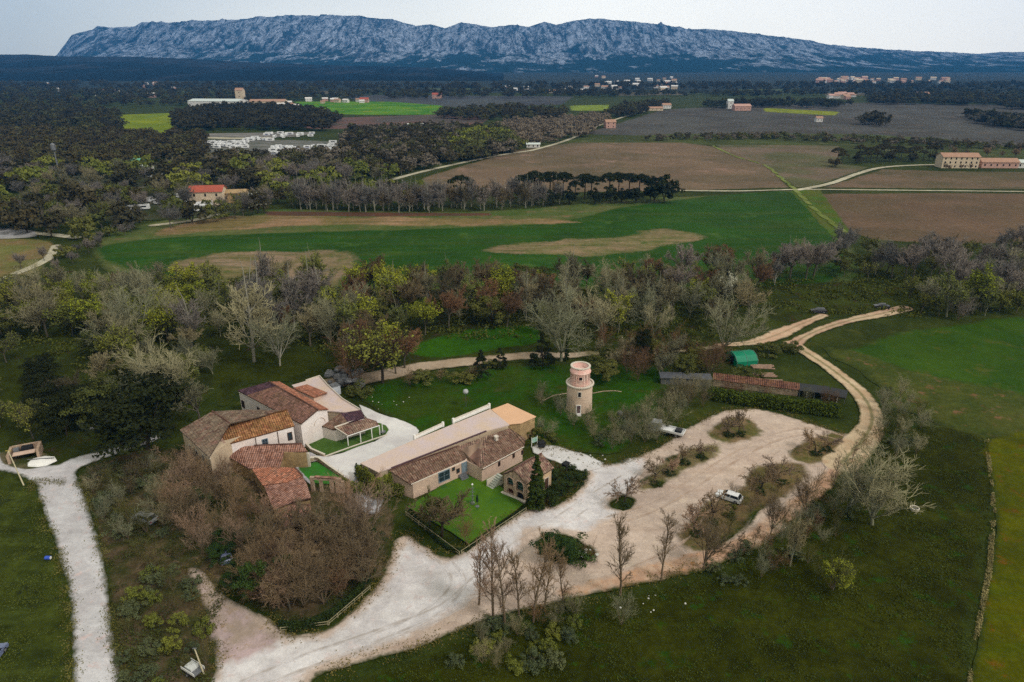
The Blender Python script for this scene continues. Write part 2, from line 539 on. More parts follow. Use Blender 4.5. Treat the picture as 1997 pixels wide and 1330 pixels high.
# ------------------------------------------------------------------ fields
GA, GB = C(38, 72, 16), C(32, 62, 10)          # bright young crop
KH1, KH2 = C(88, 92, 52), C(66, 80, 36)        # dry khaki grass
BR1, BR2 = C(112, 92, 76), C(92, 80, 62)       # bare vineyard soil
BIG = dict(dz=0.0035)
patch('forested_plain', area([(-400, 136), (2400, 136), (2400, 181), (-400, 181)], 1), (0.016, 0.022, 0.017), (0.02, 0.025, 0.02), cell=60, w=10, sc=0.004, c3=(0.04, 0.04, 0.035), grain=0.3, **BIG)
patch('far_vineyard_field', area([(1130, 262), (1290, 214), (1450, 204), (1700, 200), (2050, 206), (2100, 292), (1700, 272), (1400, 268)], 1), C(78, 76, 74), C(66, 62, 60), cell=14, w=6, sc=0.008, stripes=(1.2, 6, C(60, 66, 44), 0.5), c3=C(96, 84, 76), **BIG)
for i, q in enumerate(([(560, 178), (700, 177), (720, 182), (600, 183)], [(820, 172), (960, 171), (980, 175), (850, 176)], [(1180, 180), (1330, 179), (1350, 185), (1200, 187)], [(1420, 174), (1560, 173), (1580, 178), (1440, 179)], [(1600, 181), (1720, 181), (1720, 186), (1610, 187)], [(300, 176), (420, 175), (440, 180), (320, 181)])):
    patch('distant_field', area(q, 1), C(74, 84, 52) if i % 2 else C(92, 84, 70), C(60, 70, 44) if i % 2 else C(78, 74, 60), cell=30, w=12, sc=0.004, **BIG)
patch('far_ploughed_field', area([(560, 232), (900, 222), (960, 228), (930, 250), (600, 252)], 1), C(100, 74, 66), C(76, 70, 64), cell=14, w=6, sc=0.01, **BIG)
patch('far_grey_field', area([(640, 184), (1120, 188), (1100, 204), (900, 210), (700, 196)], 1), C(70, 72, 72), C(60, 60, 64), cell=24, w=8, sc=0.006, **BIG)
patch('distant_yellow_field', area([(232, 224), (338, 220), (344, 262), (236, 262)], 1), C(118, 128, 20), C(96, 112, 20), cell=10, w=4, sc=0.02, **BIG)
patch('distant_green_field', area([(572, 198), (760, 198), (866, 206), (848, 224), (720, 224), (600, 222)], 1), C(84, 124, 18), C(52, 104, 22), cell=16, w=6, sc=0.012, c3=C(128, 128, 24), **BIG)
patch('distant_yellow_strip', area([(1486, 210), (1640, 218), (1630, 226), (1490, 218)], 1), C(128, 132, 26), C(96, 108, 26), cell=14, w=5, **BIG)
patch('distant_lime_strip', area([(1110, 206), (1190, 204), (1186, 216), (1112, 216)], 1), C(120, 138, 40), C(96, 108, 36), cell=14, w=5, **BIG)
patch('khaki_slope', area([(1120, 268), (1700, 262), (2080, 300), (2080, 316), (1560, 288), (1240, 284), (1000, 300), (780, 352), (760, 346)], 3), C(66, 74, 34), C(54, 60, 28), cell=6, w=5, sc=0.02, c3=C(92, 92, 62), **BIG)
patch('vineyard_field', area([(800, 372), (830, 344), (1010, 292), (1120, 278), (1330, 278), (1480, 296), (1540, 366), (1330, 372), (1100, 376)], 1), BR1, BR2, cell=5, w=3, sc=0.012, stripes=(0.25, 5.0, C(72, 76, 44), 0.55), c3=C(130, 104, 92), **BIG)
patch('upper_vineyard_field', area([(1392, 282), (1640, 284), (1640, 320), (1700, 326), (1580, 366), (1550, 366), (1480, 318)], 1), C(110, 92, 80), C(82, 82, 54), cell=5, w=3, sc=0.014, stripes=(1.9, 5.0, C(70, 74, 44), 0.5), **BIG)
patch('farmhouse_field', area([(1600, 366), (1720, 330), (1840, 334), (2080, 336), (2080, 370), (1800, 368)], 1), C(104, 86, 70), C(84, 76, 54), cell=4, w=3, sc=0.02, stripes=(0.05, 4.0, C(74, 70, 44), 0.3), **BIG)
patch('brown_field', area([(1590, 378), (1800, 376), (2090, 378), (2090, 470), (1860, 478), (1700, 468), (1650, 452)], 1), C(98, 78, 62), C(88, 74, 56), cell=4, w=3, sc=0.02, stripes=(1.45, 3.4, C(82, 74, 52), 0.35), **BIG)
patch('khaki_meadow', area([(180, 480), (260, 440), (500, 408), (780, 412), (980, 410), (1230, 388), (1420, 380), (1560, 374), (1620, 440), (1660, 480), (1640, 560), (900, 570), (300, 570), (200, 520)], 3), KH1, KH2, cell=3, w=4, sc=0.03, c3=C(110, 92, 66), streak=(0.1, 0.12, C(60, 84, 34), 0.7), **BIG)
patch('crop_field', area([(190, 484), (330, 462), (600, 452), (860, 444), (1080, 432), (1220, 402), (1330, 388), (1440, 378), (1556, 376), (1610, 440), (1640, 470), (1620, 560), (1200, 560), (700, 560), (260, 530)], 3), GA, GB, cell=2.5, w=3.5, sc=0.02, c3=C(58, 84, 30), streak=(0.08, 0.08, C(58, 72, 26), 0.6), stripes=(0.12, 7.0, C(46, 70, 22), 0.35), grain=0.2, **BIG)
patch('pale_soil_strip', area([(380, 430), (520, 420), (800, 424), (1060, 426), (1140, 436), (900, 440), (600, 442), (300, 458)], 3), C(138, 110, 84), C(110, 96, 60), cell=2.5, w=5, rag=1.2, sc=0.04, streak=(0.05, 0.2, C(84, 82, 46), 0.8), **BIG)
patch('dark_soil_strip', area([(512, 412), (700, 414), (960, 416), (960, 421), (700, 423), (520, 421)], 1), C(92, 62, 48), C(80, 60, 46), cell=2.0, w=1.5, sc=0.05, **BIG)
patch('worn_field_patch', area([(925, 488), (1040, 470), (1200, 464), (1262, 448), (1330, 450), (1372, 466), (1300, 486), (1180, 500), (1060, 500), (990, 498)], 3), C(126, 108, 82), C(100, 96, 60), cell=1.5, w=5, rag=1.3, sc=0.06, c3=C(64, 82, 34), streak=(0.08, 0.25, C(70, 80, 36), 0.85), **BIG)
patch('worn_field_corner', area([(320, 520), (420, 496), (560, 490), (690, 488), (670, 560), (420, 560)], 3), C(132, 112, 92), C(104, 94, 62), cell=1.5, w=5, rag=1.3, sc=0.06, c3=C(70, 84, 38), streak=(0.08, 0.25, C(74, 80, 40), 0.7), **BIG)
patch('green_verge', area([(1540, 372), (1600, 368), (1660, 452), (1640, 480), (1600, 440)], 1), C(62, 88, 20), C(76, 82, 30), cell=2, w=2, sc=0.05, **BIG)
BIG = dict(dz=0.0035)
patch('riverside_floor', area([(-60, 560), (120, 520), (260, 540), (700, 560), (1200, 560), (1640, 548), (1800, 540), (2080, 540), (2080, 598), (1760, 600), (1500, 650), (1380, 720), (1160, 700), (760, 720), (640, 740), (430, 760), (280, 900), (100, 900), (-60, 880)]), C(52, 60, 16), C(40, 46, 14), cell=2, w=4, sc=0.07, c3=C(58, 46, 30), **BIG)
patch('left_bank_field', area([(-60, 470), (60, 466), (110, 476), (90, 520), (20, 545), (-60, 560)]), C(96, 98, 52), C(116, 96, 66), cell=2, w=2.5, sc=0.05, **BIG)
patch('barn_meadow', area([(410, 720), (440, 690), (560, 690), (650, 700), (690, 736), (600, 748), (520, 740), (470, 760), (430, 790)]), C(48, 54, 8), C(38, 44, 6), cell=1, w=2.5, sc=0.1, c3=C(54, 60, 20), **BIG)
patch('left_clearing', area([(-60, 720), (60, 712), (86, 740), (80, 800), (40, 850), (-60, 850)]), C(50, 58, 10), C(40, 46, 8), cell=1, w=2.5, sc=0.1, **BIG)
patch('green_clearing', area([(800, 692), (820, 668), (930, 640), (1040, 636), (1050, 668), (960, 684), (860, 698)]), C(40, 74, 10), C(46, 82, 8), cell=1, w=2, sc=0.05, **BIG)
patch('bright_meadow', area([(700, 770), (760, 742), (900, 728), (1040, 712), (1300, 716), (1300, 780), (1240, 860), (1180, 888), (1090, 874), (1050, 866), (1000, 830), (900, 856), (816, 856), (800, 836), (740, 804)]), C(36, 68, 8), C(46, 62, 10), cell=1, w=2.5, sc=0.07, c3=C(54, 62, 20), **BIG)
patch('right_crop_field', area([(1650, 690), (1700, 660), (1800, 640), (2090, 620), (2090, 800), (1930, 760), (1850, 756), (1740, 716)]), C(50, 74, 14), C(40, 66, 12), cell=1.2, w=3, sc=0.04, c3=C(66, 74, 24), grain=0.15, **BIG)
patch('rough_brown_grass', area([(1600, 680), (1650, 680), (1700, 690), (1770, 712), (1860, 736), (1960, 756), (2090, 776), (2090, 856), (1900, 850), (1780, 812), (1720, 800), (1690, 740)]), C(70, 74, 30), C(56, 66, 22), cell=1.2, w=4, rag=1.0, sc=0.08, c3=C(104, 78, 54), streak=(-0.5, 0.2, C(52, 62, 24), 0.6), **BIG)
patch('dark_meadow', area([(560, 1400), (700, 1330), (960, 1236), (1180, 1170), (1400, 1110), (1560, 1030), (1680, 910), (1740, 830), (1930, 856), (1936, 1000), (1926, 1100), (1890, 1260), (1870, 1460), (900, 1500)]), C(48, 52, 8), C(36, 40, 4), cell=1, w=2.5, sc=0.09, c3=C(36, 60, 10), grain=0.32, **BIG)
patch('yellow_meadow', area([(1926, 858), (2100, 866), (2120, 1400), (1886, 1400), (1896, 1300), (1934, 1100), (1938, 960)]), C(76, 78, 2), C(62, 66, 4), cell=1, w=1.2, sc=0.09, c3=C(92, 66, 14), grain=0.22, streak=(1.4, 0.3, C(62, 76, 4), 0.5), **BIG)
patch('left_meadow', area([(-80, 940), (70, 940), (110, 1070), (142, 1200), (150, 1400), (-120, 1400)]), C(58, 66, 20), C(42, 50, 14), cell=0.8, w=1.5, sc=0.12, c3=C(36, 42, 20), streak=(1.5, 0.4, C(70, 80, 30), 0.5), **BIG)
patch('thicket_floor', area([(150, 930), (260, 880), (360, 880), (420, 920), (640, 950), (760, 990), (766, 1060), (752, 1120), (700, 1170), (590, 1240), (540, 1210), (430, 1150), (420, 1260), (420, 1400), (240, 1400), (215, 1180), (180, 1010)]), C(78, 66, 48), C(54, 56, 28), cell=0.6, w=1.5, sc=0.2, c3=C(100, 84, 66), grain=0.35, **BIG)

# ------------------------------------------------------------------ roads, yards, tracks
W1, W2 = C(208, 204, 204), C(190, 185, 186)
T1, T2 = C(188, 170, 156), C(172, 154, 142)
YARD = [(395, 1420), (412, 1330), (424, 1272), (404, 1200), (376, 1140), (366, 1108), (400, 1120), (450, 1168), (540, 1216), (566, 1238), (620, 1232), (668, 1206), (712, 1166), (748, 1120), (760, 1076), (778, 1050), (806, 1046), (842, 1074), (866, 1086), (900, 1076), (1002, 1006), (1044, 990), (1084, 984), (1120, 960), (1140, 934), (1136, 918), (1092, 906), (1056, 884), (1068, 872), (1120, 884), (1182, 906), (1240, 892), (1292, 868), (1340, 834), (1392, 810), (1440, 798), (1500, 802), (1580, 826), (1640, 846), (1676, 842), (1690, 852), (1668, 896), (1612, 950), (1552, 1006), (1490, 1050), (1400, 1092), (1290, 1124), (1200, 1148), (1100, 1174), (990, 1200), (900, 1228), (800, 1268), (700, 1294), (600, 1334), (560, 1420)]
HOLES = [area([(1338, 1046), (1372, 1000), (1400, 984), (1446, 968), (1470, 926), (1510, 912), (1562, 918), (1540, 948), (1490, 988), (1430, 1046), (1380, 1076)]),
         area([(1542, 884), (1590, 860), (1640, 860), (1618, 888), (1580, 900)]),
         area([(1396, 846), (1420, 822), (1462, 826), (1470, 846), (1430, 856)]),
         area([(1188, 984), (1214, 968), (1236, 976), (1230, 992), (1204, 994)]),
         area([(1250, 940), (1276, 930), (1296, 940), (1286, 950), (1264, 950)]),
         area([(1280, 918), (1300, 910), (1318, 920), (1310, 930)]), area([(1300, 900), (1330, 888), (1350, 900), (1334, 912)]),
         area([(1340, 892), (1366, 878), (1384, 888), (1366, 898)]),
         area([(1050, 1060), (1070, 1046), (1108, 1048), (1160, 1074), (1150, 1092), (1110, 1096), (1076, 1094)])]
patch('sandy_car_park', area(YARD), T1, T2, cell=0.45, w=1.1, rag=0.4, sc=0.12, holes=HOLES, grain=0.13, c3=C(196, 178, 160), streak=(0.75, 0.3, C(158, 134, 116), 0.4), bump=0.15)
WHITE_PART = [(395, 1420), (412, 1330), (428, 1272), (440, 1236), (540, 1232), (566, 1246), (620, 1240), (668, 1214), (716, 1170), (756, 1120), (764, 1080), (790, 1052), (806, 1050), (842, 1078), (866, 1090), (900, 1080), (1002, 1010), (1044, 994), (1084, 988), (1120, 964), (1144, 934), (1138, 918), (1092, 906), (1056, 884), (1068, 872), (1120, 884), (1182, 906), (1236, 894), (1262, 900), (1250, 940), (1230, 980), (1200, 1010), (1160, 1030), (1130, 1040), (1030, 1036), (1010, 1080), (960, 1110), (930, 1170), (860, 1216), (780, 1256), (700, 1280), (600, 1316), (540, 1420)]
patch('gravel_yard', area(WHITE_PART), W1, W2, cell=0.5, w=2.2, rag=0.35, sc=0.14, holes=HOLES, grain=0.12, c3=C(200, 186, 184), streak=(0.7, 0.35, C(164, 158, 154), 0.3), bump=0.15)
patch('pink_gravel_corner', area([(380, 1110), (440, 1165), (540, 1222), (566, 1240), (520, 1280), (430, 1300), (420, 1262), (400, 1180)]), C(170, 150, 150), C(150, 134, 122), cell=0.5, w=2.0, rag=0.4, sc=0.2, grain=0.12, c3=C(150, 128, 108), bump=0.15)
patch('grass_strip', area([(1232, 950), (1262, 922), (1300, 896), (1350, 872), (1400, 866), (1404, 886), (1352, 914), (1300, 944), (1262, 964)]), C(118, 104, 74), C(96, 90, 54), cell=0.5, w=2.0, rag=0.6, sc=0.25, grain=0.25, c3=C(70, 76, 36))
patch('grass_strip', area([(1320, 1056), (1366, 986), (1440, 948), (1480, 910), (1550, 900), (1580, 916), (1550, 956), (1490, 1000), (1420, 1052), (1370, 1086)]), C(112, 92, 66), C(92, 84, 50), cell=0.5, w=2.0, rag=0.6, sc=0.25, grain=0.25, c3=C(66, 74, 34))
patch('grass_strip', area([(1530, 890), (1580, 852), (1650, 846), (1640, 880), (1590, 910)]), C(118, 96, 70), C(88, 84, 46), cell=0.5, w=1.6, rag=0.6, sc=0.25, grain=0.25, c3=C(66, 74, 34))
patch('grass_strip', area([(1380, 850), (1412, 814), (1470, 818), (1486, 850), (1430, 868)]), C(118, 98, 72), C(88, 84, 46), cell=0.5, w=1.6, rag=0.6, sc=0.25, grain=0.25, c3=C(62, 76, 40))
for i, (pts, wd) in enumerate([
    ([(470, 1330), (600, 1276), (740, 1228), (860, 1180), (930, 1120), (1000, 1060), (1080, 1012), (1160, 960), (1230, 918)], .5),
    ([(520, 1334), (640, 1290), (780, 1240), (890, 1192), (956, 1130), (1022, 1072), (1100, 1024), (1184, 968), (1250, 924)], .5),
    ([(700, 1250), (820, 1196), (880, 1140), (860, 1100), (820, 1070)], .45), ([(730, 1254), (848, 1202), (908, 1140), (884, 1098)], .45),
    ([(1180, 1010), (1260, 985), (1340, 940), (1420, 890), (1500, 850), (1580, 836), (1660, 856)], .5), ([(1190, 1026), (1276, 998), (1356, 952), (1436, 900), (1510, 862), (1584, 848), (1650, 864)], .5),
    ([(1080, 1160), (1200, 1120), (1330, 1060), (1380, 1000), (1440, 930), (1520, 880)], .5)]):
    patch('wheel_track', way(pts, wd), C(160, 152, 146) if i < 4 else C(156, 134, 118), C(174, 166, 162) if i < 4 else C(170, 148, 130), cell=0.22, w=0.45, rag=0.5, sc=0.4, grain=0.1, bump=0)
patch('earth_track', way([(1100, 1160), (1250, 1122), (1380, 1090), (1480, 1046), (1560, 985), (1630, 916)], [2.5, 3.5, 4, 4, 4, 3]), C(172, 136, 112), C(186, 160, 138), cell=0.5, w=1.4, sc=0.2, grain=0.1, c3=C(190, 140, 96), streak=(0.6, 0.5, C(140, 110, 90), 0.6), bump=0.15)
TR = way([(1640, 905), (1680, 862), (1700, 825), (1694, 792), (1672, 762), (1640, 735), (1606, 710), (1572, 688), (1546, 672)], [7, 6.5, 5, 4.6, 4.6, 4.4, 4.2, 4.2, 5])
patch('loop_track', TR, C(188, 168, 140), C(172, 146, 118), cell=0.4, w=0.8, sc=0.2, grain=0.1, centre=(C(96, 96, 56), 0.75), lat=TR[0], bump=0.15)
TR2 = way([(1546, 674), (1572, 656), (1610, 640), (1660, 625), (1712, 614), (1764, 602)], [5, 3.4, 3.3, 3.6, 5, 5])
patch('branch_track', TR2, C(186, 164, 136), C(168, 136, 116), cell=0.5, w=0.9, sc=0.12, grain=0.1, centre=(C(96, 92, 56), 0.6), lat=TR2[0], bump=0.15)
TR3 = way([(1400, 674), (1470, 668), (1520, 652), (1560, 634), (1606, 616)], [2.5, 4, 6, 3.5, 3])
patch('upper_track', TR3, C(182, 150, 126), C(186, 164, 138), cell=0.6, w=1.0, sc=0.12, grain=0.1, centre=(C(110, 100, 66), 0.5), lat=TR3[0], bump=0.15)
patch('back_lane', way([(1150, 690), (1100, 694), (1030, 694), (930, 704), (840, 714), (760, 730), (690, 742), (600, 752)], [3, 4, 5.5, 5, 6, 7, 7, 5]), C(172, 154, 134), C(150, 132, 112), cell=0.5, w=1.2, sc=0.15, grain=0.12, bump=0.15)
patch('back_lane', way([(1150, 690), (1220, 690), (1300, 686), (1400, 678)], 3), C(150, 136, 110), C(120, 112, 80), cell=0.6, w=1.2, sc=0.15, bump=0.15)
patch('white_road', area([(60, 940), (0, 920), (-60, 920), (-60, 872), (0, 884), (70, 880), (96, 908), (128, 900), (150, 892), (230, 872), (300, 850), (310, 858), (246, 882), (186, 902), (150, 922), (160, 950), (176, 1000), (198, 1070), (212, 1140), (216, 1200), (226, 1270), (240, 1340), (240, 1420), (146, 1420), (142, 1300), (136, 1180), (120, 1100), (96, 1030), (76, 970)]), C(194, 192, 194), C(178, 174, 176), cell=0.4, w=1.1, rag=0.22, sc=0.15, grain=0.12, c3=C(196, 178, 176), streak=(1.45, 0.35, C(158, 154, 156), 0.5), bump=0.15)
patch('oven_island', area([(0, 886), (40, 876), (76, 880), (104, 892), (96, 908), (50, 918), (8, 908)]), C(60, 66, 30), C(96, 88, 66), cell=0.4, w=0.5, sc=0.3)
patch('courtyard_paving', area([(566, 880), (600, 884), (640, 892), (700, 872), (750, 852), (722, 828), (700, 790), (740, 808), (775, 818), (812, 834), (816, 850), (790, 872), (720, 900), (694, 920), (740, 948), (730, 962), (690, 960), (668, 930), (620, 900)], 2), C(206, 204, 202), C(194, 190, 190), cell=0.35, w=0.3, rag=0.3, sc=0.2, grain=0.04, bump=0.05)
patch('white_apron', area([(1040, 884), (1046, 868), (1090, 872), (1180, 904), (1140, 922), (1100, 908)], 2), C(204, 202, 202), C(190, 186, 184), cell=0.35, w=0.6, sc=0.2, grain=0.05, bump=0.05)
patch('courtyard_lawn', area([(592, 862), (612, 846), (660, 832), (740, 826), (752, 850), (640, 890)], 3), C(72, 98, 44), C(60, 86, 34), cell=0.3, w=0.15, rag=0.1, sc=0.2, grain=0.08, bump=0.1)
patch('terrace_lawn', area([(576, 912), (618, 902), (668, 934), (648, 946), (604, 944)], 1), C(50, 112, 36), C(56, 96, 40), cell=0.3, w=0.15, rag=0.1, sc=0.2, grain=0.08, bump=0.1)
patch('garden_lawn', area([(792, 990), (850, 955), (866, 944), (902, 928), (960, 922), (976, 950), (1022, 986), (914, 1064), (880, 1040)], 1), C(76, 108, 28), C(64, 98, 26), cell=0.3, w=0.25, rag=0.2, sc=0.12, c3=C(54, 90, 40), grain=0.1, bump=0.1)
patch('garden_bed', area([(1052, 980), (1088, 950), (1074, 900), (1096, 906), (1140, 926), (1130, 946), (1090, 980), (1064, 992)], 2), C(54, 62, 24), C(70, 54, 34), cell=0.35, w=0.5, sc=0.4)
# pale far roads
for nm, pts, wd in (
    ('field_road', [(1320, 372), (1440, 373), (1560, 370), (1700, 371), (2080, 375)], 3.2),
    ('farmhouse_road', [(1556, 371), (1620, 358), (1670, 340), (1720, 327), (1800, 322), (1900, 322), (2050, 322)], 4.5),
    ('diagonal_field_road', [(760, 352), (820, 336), (900, 318), (980, 302), (1036, 294)], 5),
    ('upper_field_road', [(1036, 294), (1110, 272), (1180, 240), (1260, 216), (1310, 208)], 5),
    ('vineyard_path', [(1390, 284), (1430, 304), (1490, 322), (1520, 345), (1550, 370), (1590, 410), (1650, 455)], 3.5),
    ('camp_road', [(200, 262), (330, 266), (480, 270), (590, 262)], 14),
    ('camp_lane', [(400, 285), (470, 300), (560, 300), (650, 296)], 9),
    ('house_lane', [(300, 440), (380, 430), (440, 414), (520, 398)], 5),
    ('left_lane', [(-60, 452), (60, 455), (150, 464)], 5),
    ('camp_path', [(60, 408), (180, 418), (300, 408), (420, 404)], 6),
    ('meadow_path', [(-40, 560), (30, 535), (90, 508), (110, 480)], 4),
):
    green = nm in ('vineyard_path',)
    patch(nm, way(pts, wd), C(110, 118, 62) if green else C(178, 172, 150), C(92, 104, 44) if green else C(160, 152, 132), cell=1.2 if G(*pts[0]).y < 480 else 3.5, w=0.7, rag=0.5, sc=0.05, dz=0.0035, bump=0)
patch('concrete_pad', area([(-40, 446), (50, 448), (72, 456), (60, 464), (-40, 466)]), C(166, 164, 166), C(140, 138, 136), cell=1.5, w=1, dz=0.0035)
patch('gravel_clearing', area([(330, 262), (600, 258), (600, 263), (560, 268), (400, 268), (330, 267)]), C(120, 116, 112), C(100, 98, 92), cell=9, w=5, dz=0.0035)
patch('camp_ground', area([(395, 276), (480, 272), (660, 278), (664, 304), (520, 312), (410, 304)]), C(110, 108, 104), C(84, 86, 76), cell=6, w=5, dz=0.0035)
patch('terrace_gravel', area([(120, 340), (360, 330), (480, 345), (520, 400), (380, 425), (150, 430), (60, 400)]), C(62, 62, 44), C(52, 58, 30), cell=3, w=9, sc=0.04, c3=C(112, 108, 98), dz=0.0035)

# ------------------------------------------------------------------ far relief
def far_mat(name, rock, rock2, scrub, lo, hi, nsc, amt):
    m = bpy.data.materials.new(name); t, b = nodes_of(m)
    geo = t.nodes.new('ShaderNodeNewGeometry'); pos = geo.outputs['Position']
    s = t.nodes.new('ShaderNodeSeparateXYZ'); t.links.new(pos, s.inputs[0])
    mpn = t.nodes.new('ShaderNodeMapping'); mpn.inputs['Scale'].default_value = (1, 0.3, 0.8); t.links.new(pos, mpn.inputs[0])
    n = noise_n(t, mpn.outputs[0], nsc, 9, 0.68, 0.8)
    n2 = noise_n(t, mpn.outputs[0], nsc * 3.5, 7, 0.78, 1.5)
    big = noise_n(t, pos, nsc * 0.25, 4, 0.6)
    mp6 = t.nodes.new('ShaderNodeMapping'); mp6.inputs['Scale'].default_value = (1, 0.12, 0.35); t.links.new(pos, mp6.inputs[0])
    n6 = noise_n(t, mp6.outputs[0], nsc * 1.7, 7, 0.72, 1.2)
    r = mixc(t, remap(t, math_n(t, 'ADD', math_n(t, 'MULTIPLY', n6, 0.55), math_n(t, 'MULTIPLY', n2, 0.45)), 0.45, 0.555), rock2, rock)  # dark streaks between the ribs, partly painting in gully shading
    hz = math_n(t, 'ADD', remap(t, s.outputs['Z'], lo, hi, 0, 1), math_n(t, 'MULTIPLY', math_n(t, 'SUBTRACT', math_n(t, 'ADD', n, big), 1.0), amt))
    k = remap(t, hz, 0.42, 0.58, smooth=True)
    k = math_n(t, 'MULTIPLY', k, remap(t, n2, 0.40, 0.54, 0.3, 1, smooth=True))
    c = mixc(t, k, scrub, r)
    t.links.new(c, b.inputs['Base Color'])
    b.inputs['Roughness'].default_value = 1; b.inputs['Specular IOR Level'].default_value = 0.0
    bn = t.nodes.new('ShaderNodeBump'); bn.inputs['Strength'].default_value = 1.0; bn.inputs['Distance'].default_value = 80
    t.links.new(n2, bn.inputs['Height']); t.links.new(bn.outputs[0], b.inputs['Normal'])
    return m

def relief(name, sky_pts, D0, D1, Dback, prof, rough, mat, n=420, m=64, seed=0, xlo=-260, xhi=2260):
    """a ridge: crest follows the skyline at distance D1, foot at D0, built with gullies"""
    xs = np.linspace(xlo, xhi, n)
    py = np.interp(xs, [p[0] for p in sky_pts], [p[1] for p in sky_pts])
    V = []; 
    for i, px in enumerate(xs):
        crest = ray_at_y(px, py[i] + 0.8 * (mnoise.noise(Vector((px * 0.09, seed, 0))) + 0.6 * mnoise.noise(Vector((px * 0.31, seed, 3)))), D1)
        sx = crest.x / D1
        for j in range(m):
            v = j / (m - 1)
            if v <= 0.85:
                q = v / 0.85
                y = D0 + (D1 - D0) * q
                h = crest.z * prof(q, px)
                x = sx * y
                g = mnoise.ridged_multi_fractal(Vector((x / 520, q * 1.1, seed)), 0.9, 2.1, 5, 1.0, 2.0) - 1.1
                g2 = mnoise.fractal(Vector((x / 160, y / 300, seed + 5)), 0.9, 2, 4)
                am = rough * min(1, q * 3) * (1 - q ** 8) * (h / 330.0)
                y2 = y + (g * 420 * rough) * min(1, q * 3) * (1 - q ** 6) * min(1, h / 200)
                h = h + am * (g * 95 + g2 * 60)
                V.append((sx * y2, y2, max(h, -3) if q > 0.02 else -3))
            else:
                q = (v - 0.85) / 0.15
                y = D1 + (Dback - D1) * q
                V.append((sx * y, y, crest.z * max(0.0, 1 - q) ** 1.2 * (1 - 0.1 * q) - 3 * q - crest.z * 0.02 * (q > 0)))
    Fq = [(i * m + j, (i + 1) * m + j, (i + 1) * m + j + 1, i * m + j + 1) for i in range(n - 1) for j in range(m - 1)]
    o = link(name, mesh_np(name, V, Fq, smooth=True), None, mat)
    return tag(o, kind='structure')

SKYL = [(-300, 175), (60, 140), (112, 106), (125, 88), (140, 68), (160, 62), (180, 58), (190, 50), (215, 54), (240, 52), (262, 52), (275, 43), (330, 44), (380, 41), (460, 38), (520, 33), (590, 30), (650, 31), (700, 30), (728, 36), (765, 37), (790, 45), (812, 50), (840, 47), (868, 55), (900, 43), (930, 48), (960, 53), (1000, 48), (1030, 52), (1062, 42), (1085, 48), (1120, 40), (1150, 36), (1200, 39), (1240, 42), (1290, 48), (1345, 57), (1380, 56), (1440, 62), (1500, 70), (1560, 76), (1620, 88), (1700, 94), (1760, 99), (1840, 101), (1910, 105), (1950, 102), (2000, 101), (2300, 96)]
def mprof(q, px):
    cliff = max(0.0, min(1.0, (1500 - px) / 300))
    q = min(q, 1.0); lowp = 0.34 * (q / 0.62) ** 1.15 if q < 0.62 else 0.34 + 0.66 * ((q - 0.62) / 0.38) ** 0.75
    return lowp * cliff + (q ** 1.2) * (1 - cliff)
relief('mountain', SKYL, 5200, 8300, 8950, mprof, 1.0, far_mat('haze_blue_limestone', (0.60, 0.68, 0.80), (0.045, 0.055, 0.07), (0.02, 0.04, 0.025), -110, 300, 0.005, 1.7), n=1300, m=120)  # limestone colour has some of the distance-haze blue painted in
relief('hills', [(-300, 100), (0, 106), (60, 106), (120, 110), (250, 110), (360, 114), (480, 121), (640, 127), (800, 130), (900, 136), (980, 144), (1040, 152), (1080, 158), (1130, 160), (1300, 162), (1500, 158), (1700, 160), (1900, 162), (2300, 158)], 2900, 4600, 5600, lambda q, px: q ** 0.9, 0.25, far_mat('forested_hill', (0.07, 0.065, 0.065), (0.04, 0.045, 0.04), (0.022, 0.026, 0.022), -130, 240, 0.006, 1.4), n=300, m=40, seed=4)

# ------------------------------------------------------------------ air
hb = MB(); hb.box((0, 4400, 445), (17000, 9400, 910))
hm = bpy.data.materials.new('valley_haze'); hm.use_nodes = True
t = hm.node_tree; t.nodes.remove(t.nodes['Principled BSDF'])
pv = t.nodes.new('ShaderNodeVolumePrincipled')
pv.inputs['Color'].default_value = (0.06, 0.29, 0.72, 1)
pv.inputs['Density'].default_value = 9.5e-5
pv.inputs['Absorption Color'].default_value = (0.0, 0.0, 0.10, 1)
t.links.new(pv.outputs[0], t.nodes['Material Output'].inputs['Volume'])
tag(hb.build('haze', hm), kind='stuff')
# ------------------------------------------------------------------ building kit
WHITE = plain('white_render', C(230, 222, 220), var=0.12, scale=0.25, col2=C(220, 206, 200))
CREAM = plain('cream_plaster', C(196, 176, 150), var=0.22, scale=0.5, bump=0.3)
PINKW = plain('pink_cream_plaster', C(206, 178, 160), var=0.2, scale=0.5, bump=0.3)
OCHRE = plain('ochre_stone', C(176, 148, 108), var=0.35, scale=0.9, bump=0.6)
STONE = plain('brown_stone_wall', C(150, 124, 104), var=0.45, scale=1.2, bump=0.9, col2=C(190, 168, 146))
PALEST = plain('pale_stone_coping', C(206, 196, 182), var=0.15)
SLABM = plain('terrace_slab', C(196, 174, 156), var=0.1, scale=0.25, col2=C(192, 176, 178))
DARK = plain('dark_opening', C(26, 26, 28), var=0.3)
GLASS = plain('window_glass', C(42, 54, 66), rough=0.15, var=0.3, spec=0.6)
WOODG = plain('grey_blue_paint', C(120, 136, 148), var=0.15)
WOODB = plain('brown_timber', C(86, 62, 48), var=0.3)
METAL = plain('grey_metal', C(120, 122, 126), rough=0.45, var=0.2, metal=0.4)
BLACK = plain('black_tarpaulin', C(36, 38, 42), var=0.4, scale=2, rough=0.6)
WPAINT = plain('white_paint', C(226, 224, 220), rough=0.5, var=0.06)
TILE_BR = tile_mat('brown_canal_tiles', C(128, 104, 88), C(104, 84, 68), C(150, 104, 90))
